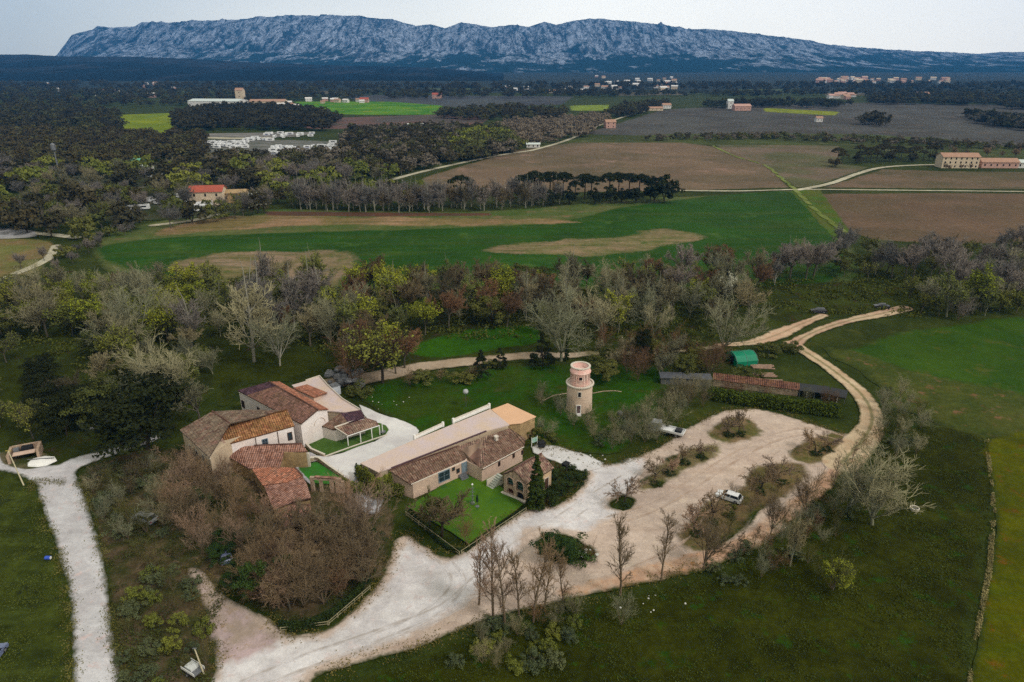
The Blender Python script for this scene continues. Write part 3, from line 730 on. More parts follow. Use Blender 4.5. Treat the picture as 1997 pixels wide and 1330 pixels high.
TILE_OR = tile_mat('orange_canal_tiles', C(150, 106, 68), C(126, 96, 58), C(164, 98, 72))
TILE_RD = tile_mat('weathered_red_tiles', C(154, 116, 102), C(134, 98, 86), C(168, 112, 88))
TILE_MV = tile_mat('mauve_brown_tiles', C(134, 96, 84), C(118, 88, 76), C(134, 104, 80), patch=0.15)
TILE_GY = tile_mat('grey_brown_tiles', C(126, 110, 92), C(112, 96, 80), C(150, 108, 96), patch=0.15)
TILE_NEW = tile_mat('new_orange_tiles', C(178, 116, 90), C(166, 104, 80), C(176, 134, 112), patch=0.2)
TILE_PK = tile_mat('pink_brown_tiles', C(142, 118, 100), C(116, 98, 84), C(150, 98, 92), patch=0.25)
TILE_DK = tile_mat('dark_violet_tiles', C(84, 56, 66), C(66, 46, 58), C(96, 70, 76), patch=0.5)

def v2(p): return Vector((p[0], p[1]))
def ridge_pt(px, py, a, b, ze, slope):
    """point on the view ray of (px,py) that lies on the plane rising at `slope` behind the eave a-b"""
    a = v2(a); d = (v2(b) - a).normalized(); n = Vector((-d.y, d.x)); tn = math.tan(slope)
    lo, hi = ze, ze + 12
    for _ in range(40):
        z = (lo + hi) / 2
        g = G(px, py, z)
        off = abs((v2(g) - a).dot(n)) * tn + ze
        if z < off: lo = z
        else: hi = z
    return G(px, py, z)

def walls(mb, pts, ztops, zb=-0.2):
    """vertical walls under a closed outline with a top height at each corner, and a cap under the roof"""
    n = len(pts)
    for i in range(n):
        j = (i + 1) % n
        a, b = pts[i], pts[j]
        mb.poly([(a[0], a[1], zb), (b[0], b[1], zb), (b[0], b[1], ztops[j]), (a[0], a[1], ztops[i])])
    mb.poly([(pts[i][0], pts[i][1], ztops[i]) for i in range(n)])
    return mb

def opening(parent, a, b, s, z0, wd, ht, kind='window', frame=None, pane=None, out=None, arch=False, fr=0.12, name=None):
    """window or door on the wall a->b at distance s along it; sits proud of the wall by a few centimetres"""
    a = v2(a); b = v2(b); d = (b - a).normalized(); n = Vector((d.y, -d.x))
    if out is not None and n.dot(v2(out)) < 0: n = -n
    c = a + d * s
    rz = math.atan2(d.y, d.x)
    fm = MB(); dep = 0.12
    base = c + n * 0.02
    def bx(mb, ds, zc, w_, h_, dp, off):
        q = base + d * ds + n * off
        mb.box((q.x, q.y, zc), (w_, dp, h_), rz)
    bx(fm, -wd / 2 - fr / 2, z0 + ht / 2, fr, ht + 2 * fr, dep, 0)
    bx(fm, wd / 2 + fr / 2, z0 + ht / 2, fr, ht + 2 * fr, dep, 0)
    bx(fm, 0, z0 + ht + fr / 2, wd, fr, dep, 0)
    if kind == 'window':
        bx(fm, 0, z0 - fr / 2, wd, fr, dep + 0.06, 0)
        if wd > 0.7:
            bx(fm, 0, z0 + ht / 2, 0.06, ht, dep * 0.7, 0)
            bx(fm, -wd / 4 - 0.015, z0 + ht / 2, wd / 2 - 0.03, 0.05, dep * 0.6, 0)
            bx(fm, wd / 4 + 0.015, z0 + ht / 2, wd / 2 - 0.03, 0.05, dep * 0.6, 0)
    pn = MB(); bx(pn, 0, z0 + ht / 2, wd, ht, 0.05, 0)
    w_ = pn.build(name or kind, pane or (GLASS if kind == 'window' else DARK), parent)
    fm.build('frame', frame or PALEST, w_)
    if kind == 'door':
        hn = MB(); q = base + d * (wd * 0.35) + n * 0.05
        hn.box((q.x, q.y, z0 + ht * 0.5), (0.05, 0.06, 0.15), rz); hn.build('handle', METAL, w_)
    return w_

def along(a, b, px, py):
    """where the view ray of a pixel meets the vertical wall a-b: distance along it and height"""
    a = v2(a); b = v2(b); d = (b - a).normalized(); n = Vector((-d.y, d.x))
    p0 = Vector((0, 0, H)); g = G(px, py, 0) - p0
    t = (a - Vector((0, 0))).dot(n) / v2(g).dot(n)
    q = p0 + g * t
    return (v2(q) - a).dot(d), q.z

def ridge_cap(mb, a, b, r=0.14): mb.tube(a, b, r, r, 6)

def inset(pts, k):
    c = sum((v2(p) for p in pts), Vector((0, 0))) / len(pts)
    return [tuple(v2(p) + (c - v2(p)).normalized() * k) for p in pts]

def gutter_and_tiles(parent, faces, mat, th=0.22, caps=(), name='roof'):
    r = MB()
    for f in faces: r.slab(f, th)
    ro = r.build(name, mat, parent)
    if caps:
        c = MB()
        for a, b in caps: ridge_cap(c, a, b)
        c.build('ridge_tiles', TILE_OR if mat is TILE_OR else TILE_RD, ro)
    return ro

def Z4(X, Y, z=0): return G(330 + X / 4.433, 700 + Y / 4.433, z)
def Z5(X, Y, z=0): return G(680 + X / 4.433, 770 + Y / 4.433, z)
def Z7(X, Y, z=0): return G(930 + X / 10.23, 870 + Y / 10.23, z)
R_ = math.radians

def local(o, org):
    """re-centre a thing built in world coordinates so that its origin stands at org"""
    org = Vector(org)
    o.location = org
    for c in o.children: c.location = c.location - org
    return o

# ---- main barn
T = empty('barn')
ze, sl = 5.6, R_(19)
e0, e1 = Z4(590, 270, ze), Z4(1140, 560, ze)
r1 = ridge_pt(330 + 1285 / 4.433, 700 + 445 / 4.433, e0, e1, ze, sl)
dv = (e1 - e0); dn = Vector((-dv.y, dv.x, 0)).normalized()
if dn.y < 0: dn = -dn
r0 = ridge_pt(330 + 862 / 4.433, 700 + 190 / 4.433, e0, e1, ze, sl)
zr = (r0.z + r1.z) / 2; r0.z = r1.z = zr
wdt = (v2(r1) - v2(e1)).length
f1 = Vector((r1.x, r1.y, 0)) + dn * (wdt * 0.62); f1.z = ze + (zr - ze) * 0.45
f0 = Vector((r0.x, r0.y, 0)) + dn * (wdt * 0.62); f0.z = f1.z
out = [e0, e1, r1, f1, f0, r0]
wl = MB()
ins = inset([e0, e1, f1, f0], 0.35)
body = [Vector((ins[0][0], ins[0][1], 0)), Vector((ins[1][0], ins[1][1], 0)), Vector((r1.x, r1.y, 0)) - (r1 - r0).normalized() * 0.3, Vector((ins[2][0], ins[2][1], 0)), Vector((ins[3][0], ins[3][1], 0)), Vector((r0.x, r0.y, 0)) + (r1 - r0).normalized() * 0.3]
walls(wl, body, [ze - .1, ze - .1, zr - .3, f1.z - .1, f0.z - .1, zr - .3])
wl.build('wall', WHITE, T)
k = 0.16
m0 = e0.lerp(e1, k); n0 = r0.lerp(r1, k)
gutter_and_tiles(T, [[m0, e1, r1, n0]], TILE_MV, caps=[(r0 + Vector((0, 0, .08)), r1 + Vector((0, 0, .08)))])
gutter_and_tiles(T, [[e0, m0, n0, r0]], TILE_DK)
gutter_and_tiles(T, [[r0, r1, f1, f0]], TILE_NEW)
a, b = body[0], body[1]
for X, Y, w_, h_ in ((640, 390, 0.9, 1.5), (775, 450, 0.8, 1.6)):
    s, z = along(a, b, 330 + X / 4.433, 700 + Y / 4.433); opening(T, a, b, s, z - h_ / 2, w_, h_, out=(-1, -1), frame=WOODB, pane=DARK)
cp = MB(); cp.tube(a + Vector((0, 0, ze - .45)), b + Vector((0, 0, ze - .45)), .12); cp.build('cornice', PALEST, T)
a, b = body[1], body[3]
# arch moulding and door on the white gable
s, z = along(a, b, 330 + 1300 / 4.433, 700 + 560 / 4.433)
d = (v2(b) - v2(a)).normalized(); nrm = Vector((d.y, -d.x)); nrm = nrm if nrm.y < 0 else -nrm
am = MB(); c0 = v2(a) + d * s + nrm * 0.05
pp = [Vector((c0.x + d.x * 1.3 * math.cos(t), c0.y + d.y * 1.3 * math.cos(t), z + 1.3 * math.sin(t))) for t in np.linspace(0, math.pi, 13)]
for i in range(12): am.tube(pp[i], pp[i + 1], 0.07, 0.07, 5)
am.build('arch_moulding', STONE, T)
opening(T, a, b, s + 0.1, 0.1, 1.6, 2.3, 'door', out=nrm, frame=WPAINT)
tag(T, 'large barn with mauve brown tiled roof and white gable with an arch', 'barn')

# ---- far terrace behind the barn
T = empty('roof_terrace')
q = [Z4(1060, 225, 3.4), Z4(1180, 190, 3.4), Z4(1300, 150, 3.4), Z4(1370, 230, 3.4), Z4(1500, 350, 3.4), Z4(1650, 440, 3.4), Z4(1520, 460, 3.4), Z4(1290, 442, 3.4)]
mb = walls(MB(), inset(q, 0.2), [3.2] * 8); mb.build('wall', CREAM, T)
MB().slab(q, 0.2).build('deck', SLABM, T)
pr = MB()
for a, b in ((q[2], q[3]), (q[3], q[4]), (q[4], q[5]), (q[1], q[2])):
    c = (a + b) / 2; L = (b - a).length; pr.box((c.x, c.y, 3.55), (L, .16, .3), math.atan2(b.y - a.y, b.x - a.x))
pr.build('parapet', PALEST, T)
tag(T, 'flat pale roof terrace behind the orange slope of the barn', 'terrace')
T = empty('lean_to_shed')
q = [Z4(1070, 250, 4.7), Z4(1190, 218, 3.9), Z4(1368, 290, 3.9), Z4(1250, 330, 4.7)]
mb = walls(MB(), inset(q, 0.4), [p.z - .2 for p in q], 3.42); mb.build('wall', PINKW, T)
gutter_and_tiles(T, [q], TILE_NEW)
tag(T, 'low shed under fresh orange tiles on the terrace behind the barn', 'shed')

# ---- grey hip-roofed house at the left end
T = empty('hip_roofed_house')
ze = 7.0
a0 = Z4(90, 612, ze); a1 = Z4(345, 850, ze); a2 = Z4(700, 640, ze + .2); a3 = Z4(430, 452, ze)
rz0 = Z4(372, 452, 8.2); rz1 = Z4(525, 556, 8.6)
b1 = Z4(1010, 452, 7.0); b0 = Z4(620, 446, 7.0)
body = inset([a0, a1, Z4(480, 742, 6.4), b1, b0, a3], 0.35)
walls(MB(), body, [ze - .15] * 2 + [6.3, 6.6, 6.6, ze - .15]).build('wall', CREAM, T)
ro = gutter_and_tiles(T, [[a0, a1, rz1, rz0]], TILE_GY, caps=[(rz0 + Vector((0, 0, .06)), rz1 + Vector((0, 0, .06)))])
gutter_and_tiles(T, [[rz0, rz1, Z4(1012, 446, 7.3), Z4(700, 436, 7.0)]], TILE_GY)
a, b = body[0], body[1]
for X, Y in ((188, 790), (248, 838), (305, 880)):
    s, z = along(a, b, 330 + X / 4.433, 700 + Y / 4.433); opening(T, a, b, s, z - 1.3, .8, 2.5, out=(-1, -1), pane=DARK)
    opening(T, a, b, s, z - 4.1, .8, 1.5, out=(-1, -1), pane=DARK)
cn = MB()
av, bv = Vector((*a, ze - .5)), Vector((*b, ze - .5)); cn.tube(av, bv, .13)
cn.build('cornice', PALEST, T)
tag(T, 'tall cream house with grey brown hipped roof left of the barn', 'house')

# ---- orange-roofed wing
T = empty('tiled_wing')
ze = 6.0
e0, e1 = Z4(480, 742, ze), Z4(1083, 576, ze)
t0 = ridge_pt(330 + 372 / 4.433, 700 + 596 / 4.433, e0, e1, ze, R_(20)); t1 = ridge_pt(330 + 1020 / 4.433, 700 + 446 / 4.433, e0, e1, ze, R_(20))
t0.z = t1.z = (t0.z + t1.z) / 2
body = inset([e0, e1, t1, t0], 0.25)
walls(MB(), body, [ze - .1, ze - .1, t1.z - .2, t0.z - .2]).build('wall', WHITE, T)
gutter_and_tiles(T, [[e0, e1, t1, t0]], TILE_OR, caps=[(t0 + Vector((0, 0, .08)), t1 + Vector((0, 0, .08)))])
pr = MB()
for p, q in ((t0, e0),):
    d = (q - p); c = (p + q) / 2; n = 8
    for i in range(n):
        x = p.lerp(q, (i + .5) / n); pr.box((x.x, x.y, x.z / 2 + .15), (d.length / n + .02 * (i % 2), .5, x.z + .3), math.atan2(d.y, d.x))
pr.build('gable_wall', plain('weathered_gable', C(176, 146, 130), var=.3, scale=.7, bump=.5), T)
a, b = body[0], body[1]
L = (v2(b) - v2(a)).length
for f in (0.42, 0.75):
    c = v2(a).lerp(v2(b), f); n = Vector((b[1] - a[1], a[0] - b[0])).normalized()
    dp = MB(); dp.tube((c.x + n.x * .1, c.y + n.y * .1, 0), (c.x + n.x * .1, c.y + n.y * .1, ze - .3), .07); dp.build('drainpipe', WOODB, T)
opening(T, a, b, L * .93, 3.2, .7, 1.5, out=(1, -1), frame=WOODB); opening(T, a, b, L * .55, 3.6, .9, 1.2, out=(1, -1), frame=WOODG)
tag(T, 'wing with mottled orange tiles above a white wall, joining the barn', 'house')

# ---- low red roofs stepping down towards the trees
def shed(name, q, mat, wm, label, th=.2, cap=None, cat='outbuilding'):
    T = empty(name)
    c = sum(q, Vector()) / len(q)
    walls(MB(), inset(q, .3), [p.z - .15 for p in q]).build('wall', wm, T)
    gutter_and_tiles(T, [q], mat, th, caps=cap or ())
    tag(T, label, cat)
    return T
def Z8(X, Y, z): return G(440 + X / 6.65, 850 + Y / 6.65, z)
U = Vector((0, 0, .05))
q = [Z8(0, 250, 3.4), Z8(300, 420, 3.0), Z8(700, 420, 3.0), Z8(760, 205, 3.6), Z8(1000, 205, 3.7), Z8(1065, 200, 3.7), Z8(985, 100, 4.4), Z8(370, 125, 4.5), Z8(190, 140, 4.5)]
T = shed('low_tiled_building', q, TILE_RD, OCHRE, 'low building with faded pink red tiles below the white wing wall', cap=[(q[7] + U, q[6] + U)])
ww = MB(); p, r = Z8(760, 215, 3.3), Z8(1080, 215, 3.3)
c = (p + r) / 2; d = r - p
ww.box((c.x, c.y, 1.6), (d.length, .4, 3.2), math.atan2(d.y, d.x)); ww.build('end_wall', PALEST, T)
q = [Z8(340, 430, 3.1), Z8(480, 640, 2.9), Z8(800, 600, 3.2), Z8(1000, 520, 3.3), Z8(900, 415, 3.5), Z8(620, 400, 3.4)]
shed('patched_outbuilding', q, TILE_NEW, OCHRE, 'outbuilding with patched bright orange tiles beside the terrace lawn', cap=[(q[4] + U, q[3] + U)])
q = [Z8(500, 650, 2.9), Z8(620, 960, 2.6), Z8(860, 860, 2.8), Z8(1110, 810, 3.0), Z8(1050, 615, 3.3), Z8(1000, 530, 3.4), Z8(780, 610, 3.1)]
shed('red_roof_outbuilding', q, TILE_RD, OCHRE, 'outbuilding with dark red tiles and pale ridge above the bare thicket', cap=[(q[2] + U, q[3] + U)])
q = [Z8(640, 985, 2.5), Z8(700, 1180, 2.2), Z8(1120, 1160, 2.3), Z8(1100, 900, 2.7), Z8(870, 890, 2.6)]
shed('overgrown_outbuilding', q, TILE_RD, OCHRE, 'lowest red tiled outbuilding half hidden by bare branches', cap=[(q[4] + U, q[3] + U)])
# ruined garden wall with openings
T = empty('ruined_wall')
p, r = Z8(1120, 720, 0), Z8(1520, 745, 0); d = (r - p); L = d.length; rz = math.atan2(d.y, d.x); u = d.normalized()
mb = MB()
for s, w_, zc, h_ in ((.3, .6, 1.4, 2.8), (1.9, .5, 1.4, 2.8), (3.9, .7, 1.3, 2.6), (5.4, 1.6, 1.3, 2.6)):
    c = p + u * s; mb.box((c.x, c.y, zc), (w_, .5, h_), rz)
c = p + u * (L / 2); mb.box((c.x, c.y, 2.9), (L, .52, .5), rz)
mb.build('masonry', STONE, T)
cp = MB(); cp.box((c.x, c.y, 3.2), (L * .7, .62, .14), rz); cp.build('coping', TILE_RD, T)
tag(T, 'ruined brown stone wall with two dark openings below the terrace lawn', 'wall')
# small fence wall of the terrace lawn
def low_wall(pts, h, th, mat, name, label, cat='wall', zb=0.0, cop=None):
    T = empty(name); mb = MB(); cp = MB()
    for i in range(len(pts) - 1):
        a, b = Vector(pts[i]), Vector(pts[i + 1]); d = b - a; c = (a + b) / 2; rz = math.atan2(d.y, d.x)
        mb.box((c.x, c.y, h / 2 - .05), (d.length, th, h), rz)
        cp.box((c.x, c.y, h + .0), (d.length + th * .4, th + .1, .1 + .004 * (i % 2)), rz)
    mb.build('masonry', mat, T); cp.build('coping', cop or PALEST, T)
    return tag(T, label, cat)
low_wall([Z8(1110, 320, 0), Z8(1210, 330, 0), Z8(1370, 450, 0), Z8(1530, 560, 0)], .9, .3, STONE, 'garden_wall', 'low mauve grey wall between terrace lawn and paved courtyard')
low_wall([Z8(900, 410, 0), Z8(1000, 350, 0), Z8(1150, 340, 0)], 1.0, .3, CREAM, 'garden_wall', 'short cream wall at the top of the terrace lawn')
low_wall([Z4(1150, 715), Z4(1230, 800), Z4(1345, 850)], .7, .3, CREAM, 'garden_wall', 'low pale wall on the left of the courtyard lawn')
low_wall([Z4(1350, 850), Z4(1600, 760), Z4(1880, 665)], .25, .25, PALEST, 'garden_kerb', 'pale stone kerb along the front of the courtyard lawn', 'kerb')

# ---- courtyard annexe and veranda
T = empty('courtyard_annexe')
z1 = 3.0
q = [Z4(1320, 580, z1), Z4(1425, 612, z1), Z4(1690, 505, z1 + .9), Z4(1660, 440, z1 + .9), Z4(1480, 470, z1 + .9)]
walls(MB(), inset(q, .15), [z1 - .1, z1 - .1, z1 + .7, z1 + .7, z1 + .7]).build('wall', WHITE, T)
gutter_and_tiles(T, [[q[0], q[1], Z4(1560, 556, z1 + .7), q[4]]], TILE_BR)
gutter_and_tiles(T, [[Z4(1550, 550, z1 + .75), q[2], q[3], q[4]]], TILE_DK)
tag(T, 'white annexe with brown and dark violet tiles against the barn gable', 'annexe')
T = empty('veranda')
h0 = 2.6
f = [Z4(1540, 662, h0), Z4(1650, 635, h0), Z4(1748, 602, h0), Z4(1815, 570, h0)]
bk = [Z4(1430, 592, 3.6), Z4(1690, 505, 3.6)]
gutter_and_tiles(T, [[bk[0], f[0], f[3], Z4(1790, 535, 3.1), bk[1]]], TILE_PK, .15)
vf = MB(); vf.tube(bk[0] + U, bk[1] + U, .16); vf.tube(bk[0] + U, f[0] + U, .1); vf.build('verge', PALEST, T)
for p in f + [Z4(1840, 560, h0)]:
    c = MB(); c.box((p.x, p.y, h0 / 2 - .05), (.16, .16, h0 - .1)); c.box((p.x, p.y, .1), (.3, .3, .2)); c.build('post', WPAINT, T)
bm = MB(); bm.tube(f[0] - U * 3, f[3] - U * 3, .1); bm.build('beam', WPAINT, T)
dk = MB(); dk.slab([Z4(1500, 745, .06), Z4(1880, 655, .06), Z4(1800, 590, .06), Z4(1560, 620, .06)], .05); dk.build('floor', plain('slate_floor', C(70, 72, 76)), T)
tag(T, 'veranda with brown tiled roof on white posts beside the courtyard lawn', 'veranda')
T = empty('umbrella_table'); p = Z4(1850, 655, 0)
MB().lathe(p, [(.05, 0), (.05, .7), (.6, .72), (.6, .76)], 12).build('table', METAL, T)
tag(T, 'round grey table on the paving at the end of the veranda', 'table')

# ---- long restaurant building: flat upper terrace + tiled single slope
T = empty('long_restaurant_building')
ze = 3.1
e0, e1, e2, e3 = Z5(540, 775, ze), Z5(1020, 562, ze), Z5(1160, 640, ze), Z5(1515, 450, ze)
t0 = ridge_pt(680 + 350 / 4.433, 770 + 655 / 4.433, e0, e1, ze, R_(19)); t1 = ridge_pt(680 + 1390 / 4.433, 770 + 285 / 4.433, e2, e3, ze, R_(17))
zt = (t0.z + t1.z) / 2; t0.z = t1.z = zt
print('restaurant ridge', round(zt, 2))
jn = Z5(1090, 600, ze + .15)
body = [Vector(x) for x in (e0, e1, jn, e2, e3, t1, t0)]
bi = inset(body, .3)
walls(MB(), bi, [ze - .1, ze - .1, ze, ze - .1, ze - .1, zt - .25, zt - .25]).build('wall', PINKW, T)
mid = t0.lerp(t1, .55)
gutter_and_tiles(T, [[e0, e1, mid, t0]], TILE_BR, caps=[(t0 + U, mid + U)])
gutter_and_tiles(T, [[e1, e2, t0.lerp(t1, .8), mid]], TILE_PK)
gutter_and_tiles(T, [[e2, e3, Z5(1530, 380, ze + .9), t1, t0.lerp(t1, .8)]], TILE_BR)
vg = MB(); vg.tube(e0, e1, .09); vg.tube(e2, e3, .09); vg.build('gutter', PALEST, T)
# openings
a, b = bi[0], bi[1]
for X, Y, w_, h_, k_ in ((825, 700, 2.3, 1.9, 'window'), (945, 655, .5, .7, 'window'), (905, 640, .4, .5, 'window')):
    s, z = along(a, b, 680 + X / 4.433, 770 + Y / 4.433); opening(T, a, b, s, z - h_ / 2, w_, h_, k_, out=(1, -1), frame=WOODG if w_ > 1 else WOODB)
s, z = along(a, b, 680 + 1000 / 4.433, 770 + 660 / 4.433)
opening(T, a, b, s, .9, 1.0, 2.0, 'door', out=(1, -1), frame=WOODG, pane=WOODG)
a, b = bi[3], bi[4]
for X, Y in ((1425, 520), (1500, 490), (1300, 590)):
    s, z = along(a, b, 680 + X / 4.433, 770 + Y / 4.433); opening(T, a, b, s, z - .5, .35, .7, out=(1, -1), frame=WOODB, pane=DARK)
st = MB(); p = Z5(1010, 735, 0); rz = R_(40)
for i in range(4):
    c = p + Vector((-math.sin(rz) * -1, math.cos(rz) * -1, 0)) * (i * .3) * -1
    st.box((p.x - i * .3 * math.sin(rz) * 1, p.y + i * .3 * math.cos(rz), .12 + .11 * i), (1.6, .3 + .002 * i, .24 + .22 * i), rz)
st.build('steps', METAL, T)
ch = MB(); p = Z5(1275, 395, zt - .6); ch.box((p.x, p.y, p.z + .3), (.6, .6, 1.2), rz); ch.box((p.x, p.y, p.z + .95), (.8, .8, .12), rz); ch.build('chimney', PALEST, T)
# upper terrace
zz = zt + .15
q = [Z5(100, 590, zz), Z5(255, 668, zz), Z5(370, 632, zz), Z5(1190, 312, zz), Z5(1390, 258, zz), Z5(1225, 122, zz), Z5(560, 392, zz)]
walls(MB(), inset(q, .25), [zz - .15] * 7).build('terrace_wall', CREAM, T)
MB().slab(q, .18).build('terrace_deck', SLABM, T)
gp_ = MB(); gp_.tube(q[2], q[3], .16); gp_.build('terrace_edge', plain('dark_violet_edge', C(84, 60, 68)), T)  # dark violet tube along the front edge of the terrace deck
tag(T, 'long restaurant building with flat pale terrace and brown tiled front slope', 'restaurant')
def rail(a, b, h, mat, name, label, post=1.6, cat='fence', solid=False, rails=2, group=None):
    T = empty(name); a = Vector(a); b = Vector(b); d = b - a; n = max(2, int(d.length / post) + 1)
    for i in range(n):
        p = a.lerp(b, i / (n - 1)); mb = MB(); mb.box((p.x, p.y, p.z + h / 2), (.12, .12, h), math.atan2(d.y, d.x)); mb.build('post', mat, T)
    for k in range(rails):
        z = h * (k + 1) / rails - .08; mb = MB(); mb.tube(a + Vector((0, 0, z)), b + Vector((0, 0, z)), .05, .05, 5); mb.build('rail', mat, T)
    return tag(T, label, cat, group)
zv = Vector((0, 0, zz))
def lowparapet(a, b, h, label):
    T = empty('parapet'); d = b - a; c = (a + b) / 2; rz = math.atan2(d.y, d.x)
    MB().box((c.x, c.y, zz + h / 2 - .1), (d.length, .22, h), rz).build('masonry', WPAINT, T)
    MB().box((c.x, c.y, zz + h - .05), (d.length + .1, .34, .08), rz).build('coping', PALEST, T)
    for e in (a, b):
        MB().box((e.x, e.y, zz + h / 2), (.4, .4, h + .35), rz).build('pier', WPAINT, T)
    return tag(T, label, 'parapet')
lowparapet(Z5(905, 240, zz), Z5(1215, 110, zz), .8, 'white parapet with piers on the terrace edge, nearer the tan roof')
lowparapet(Z5(570, 380, zz), Z5(815, 268, zz), .7, 'white parapet on the terrace edge, nearer the paved courtyard')
T = empty('tan_roofed_pavilion')
zz2 = zz + .1
q = [Z5(1235, 125, zz2), Z5(1375, 72, zz2), Z5(1622, 187, zz2 - .3), Z5(1490, 245, zz2 - .3), Z5(1380, 255, zz2 - .2)]
walls(MB(), inset(q, .3), [p.z - .15 for p in q]).build('wall', OCHRE, T)
gutter_and_tiles(T, [q], plain('tan_sheet_roof', C(212, 170, 136), var=.08, scale=.4), .12)
tag(T, 'pavilion with smooth tan roof at the right end of the long building', 'pavilion')
T = empty('globe_on_pole'); p = Z5(1010, 145, 0)  # pale grey ball on a pole
d = MB(); d.tube((p.x, p.y + 2, 0), (p.x, p.y + 2, 3.4), .06)
d.build('pole', METAL, T)
d = MB(); d.lathe((p.x, p.y + 2, 3.4), [(.1, 0), (.45, .1), (.62, .45), (.62, .7), (.45, 1.0), (.1, 1.15)], 14); d.build('globe', plain('grey_globe', C(176, 178, 180)), T, True)
tag(T, 'round pale grey globe on a pole behind the terrace parapet', 'globe lamp')
T = empty('globe_on_post'); p = G(1208, 822)
d = MB(); d.tube(p, (p.x, p.y, 1.6), .06); d.build('pole', METAL, T)
d = MB(); d.lathe((p.x, p.y, 1.5), [(.1, 0), (.5, .15), (.65, .55), (.5, .95), (.1, 1.1)], 14); d.build('globe', plain('darker_globe', C(96, 98, 94)), T, True)
tag(T, 'dark grey globe among the shrubs right of the tower', 'globe lamp')

# ---- arch house
T = empty('arch_house')
hb_, hr = 3.9, 5.7
A, B = Z7(535, 930), Z7(975, 1110)         # facade foot, left and right
D_ = Z7(1480, 790)                          # far corner of the long side
dl = (v2(D_) - v2(B)); E_ = v2(A) + dl
M0 = (v2(A) + v2(B)) / 2; M1 = (v2(D_) + E_) / 2
pts = [v2(A), v2(B), v2(D_), M1, E_]
fac = v2(B) - v2(A); fu = fac.normalized(); lu = dl.normalized(); fn = -lu
mb = MB()
def wq(a, b, za, zb): mb.poly([(a.x, a.y, -.2), (b.x, b.y, -.2), (b.x, b.y, zb), (a.x, a.y, za)])
a, b, c, e = v2(A), v2(B), v2(D_), E_
wq(b, c, hb_, hb_); wq(e, a, hb_, hb_)
mb.poly([(c.x, c.y, -.2), (e.x, e.y, -.2), (e.x, e.y, hb_), (M1.x, M1.y, hr), (c.x, c.y, hb_)])
ia, ib = a + lu * .55, b + lu * .55
mb.poly([(ia.x, ia.y, -.2), (ib.x, ib.y, -.2), (ib.x, ib.y, hb_), (M0.x + lu.x * .55, M0.y + lu.y * .55, hr - .1), (ia.x, ia.y, hb_)])
mb.build('wall', plain('warm_cream_wall', C(206, 176, 142), var=.18, scale=.5), T)
# facade with pierced arches
W_ = fac.length
bmf = MB()
def strip(s0, s1, z0, z1, dp=.5, mat=None, tgt=None, off=.25):
    cc = a + fu * ((s0 + s1) / 2) + lu * off
    (tgt or bmf).box((cc.x, cc.y, (z0 + z1) / 2), (s1 - s0, dp, z1 - z0), math.atan2(fu.y, fu.x))
def f_s(X, Y):
    s, z = along(a, b, 930 + X / 10.23, 870 + Y / 10.23); return s, z
arches = []
for X0, X1, Yt, Yb in ((585, 728, 525, 760), (785, 945, 630, 900)):
    s0, zt_ = f_s(X0, (Yt + Yb) / 2); s1, _ = f_s(X1, (Yt + Yb) / 2)
    arches.append((s0, s1))
n = 26; us = np.linspace(0, W_, n * 2 + 1)
ar = [(W_ * .14, W_ * .46, 2.0, 3.05), (W_ * .56, W_ * .9, 1.6, 3.0), (W_ * .16, W_ * .44, .35, 1.0), (W_ * .58, W_ * .9, -.1, .9)]
for i in range(n * 2):
    s0, s1 = us[i], us[i + 1]; sm = (s0 + s1) / 2
    top = hb_ + (hr - hb_) * (1 - abs(sm - W_ / 2) / (W_ / 2)) - .05
    spans = []
    for (x0, x1, zb_, zs) in ar:
        if x0 < sm < x1:
            r = (x1 - x0) / 2; q = (sm - (x0 + x1) / 2) / r
            rise = min(r, .85) * math.sqrt(max(0, 1 - q * q))
            spans.append((zb_, min(zs + rise * (.75 if zs < 1.5 else 1), 1.45 if zs < 1.5 else 9)))
    spans.sort(); z = -.2
    for (q0, q1) in spans:
        if q0 > z: strip(s0, s1, z, q0)
        z = q1
    if top > z: strip(s0, s1, z, top)
bmf.build('facade', STONE, T)
tr_ = MB()
for (x0, x1, zb_, zs) in ar[:2]:
    r = (x1 - x0) / 2 + .06; cx = (x0 + x1) / 2; ry = min((x1 - x0) / 2, .85) + .06
    P_ = [a + fu * (cx + r * math.cos(t)) for t in np.linspace(0, math.pi, 11)]
    Zs = [zs + ry * math.sin(t) for t in np.linspace(0, math.pi, 11)]
    PP = [Vector((p.x - lu.x * .02, p.y - lu.y * .02, zz_)) for p, zz_ in zip(P_, Zs)]
    for i in range(10): tr_.tube(PP[i], PP[i + 1], .13, .13, 5)
    for sgn in (-1, 1):
        p = a + fu * (cx + sgn * r); tr_.tube((p.x, p.y, zb_), (p.x, p.y, zs), .12, .12, 5)
tr_.build('arch_trim', PINKW, T)
for (x0, x1, zb_, zs) in ar[:2]:
    gw = MB(); strip(x0, x1, zb_, zs + .8, .06, tgt=gw, off=.48); wn = gw.build('window', plain('green_glass', C(34, 58, 44), rough=.15, var=.3), T)
    br_ = MB()
    for k in range(3): strip(x0 + .05, x1 - .05, zb_ + .3 + k * .6, zb_ + .36 + k * .6, .08, tgt=br_, off=.44)
    br_.build('glazing_bars', WOODG, wn)
dk = MB(); strip(ar[3][0], ar[3][1], -.1, 1.5, .06, tgt=dk, off=.5); dk.build('doorway', DARK, T)
dk = MB(); strip(ar[2][0], ar[2][1], .3, 1.5, .06, tgt=dk, off=.5); dk.build('niche', plain('dark_red_recess', C(70, 34, 26)), T)
ov = .35
def lift(p, z): return Vector((p[0], p[1], z))
f_l, f_r = a - fu * ov - lu * .25, b + fu * ov - lu * .25
g_l, g_r = e - fu * ov + lu * .3, c + fu * ov + lu * .3
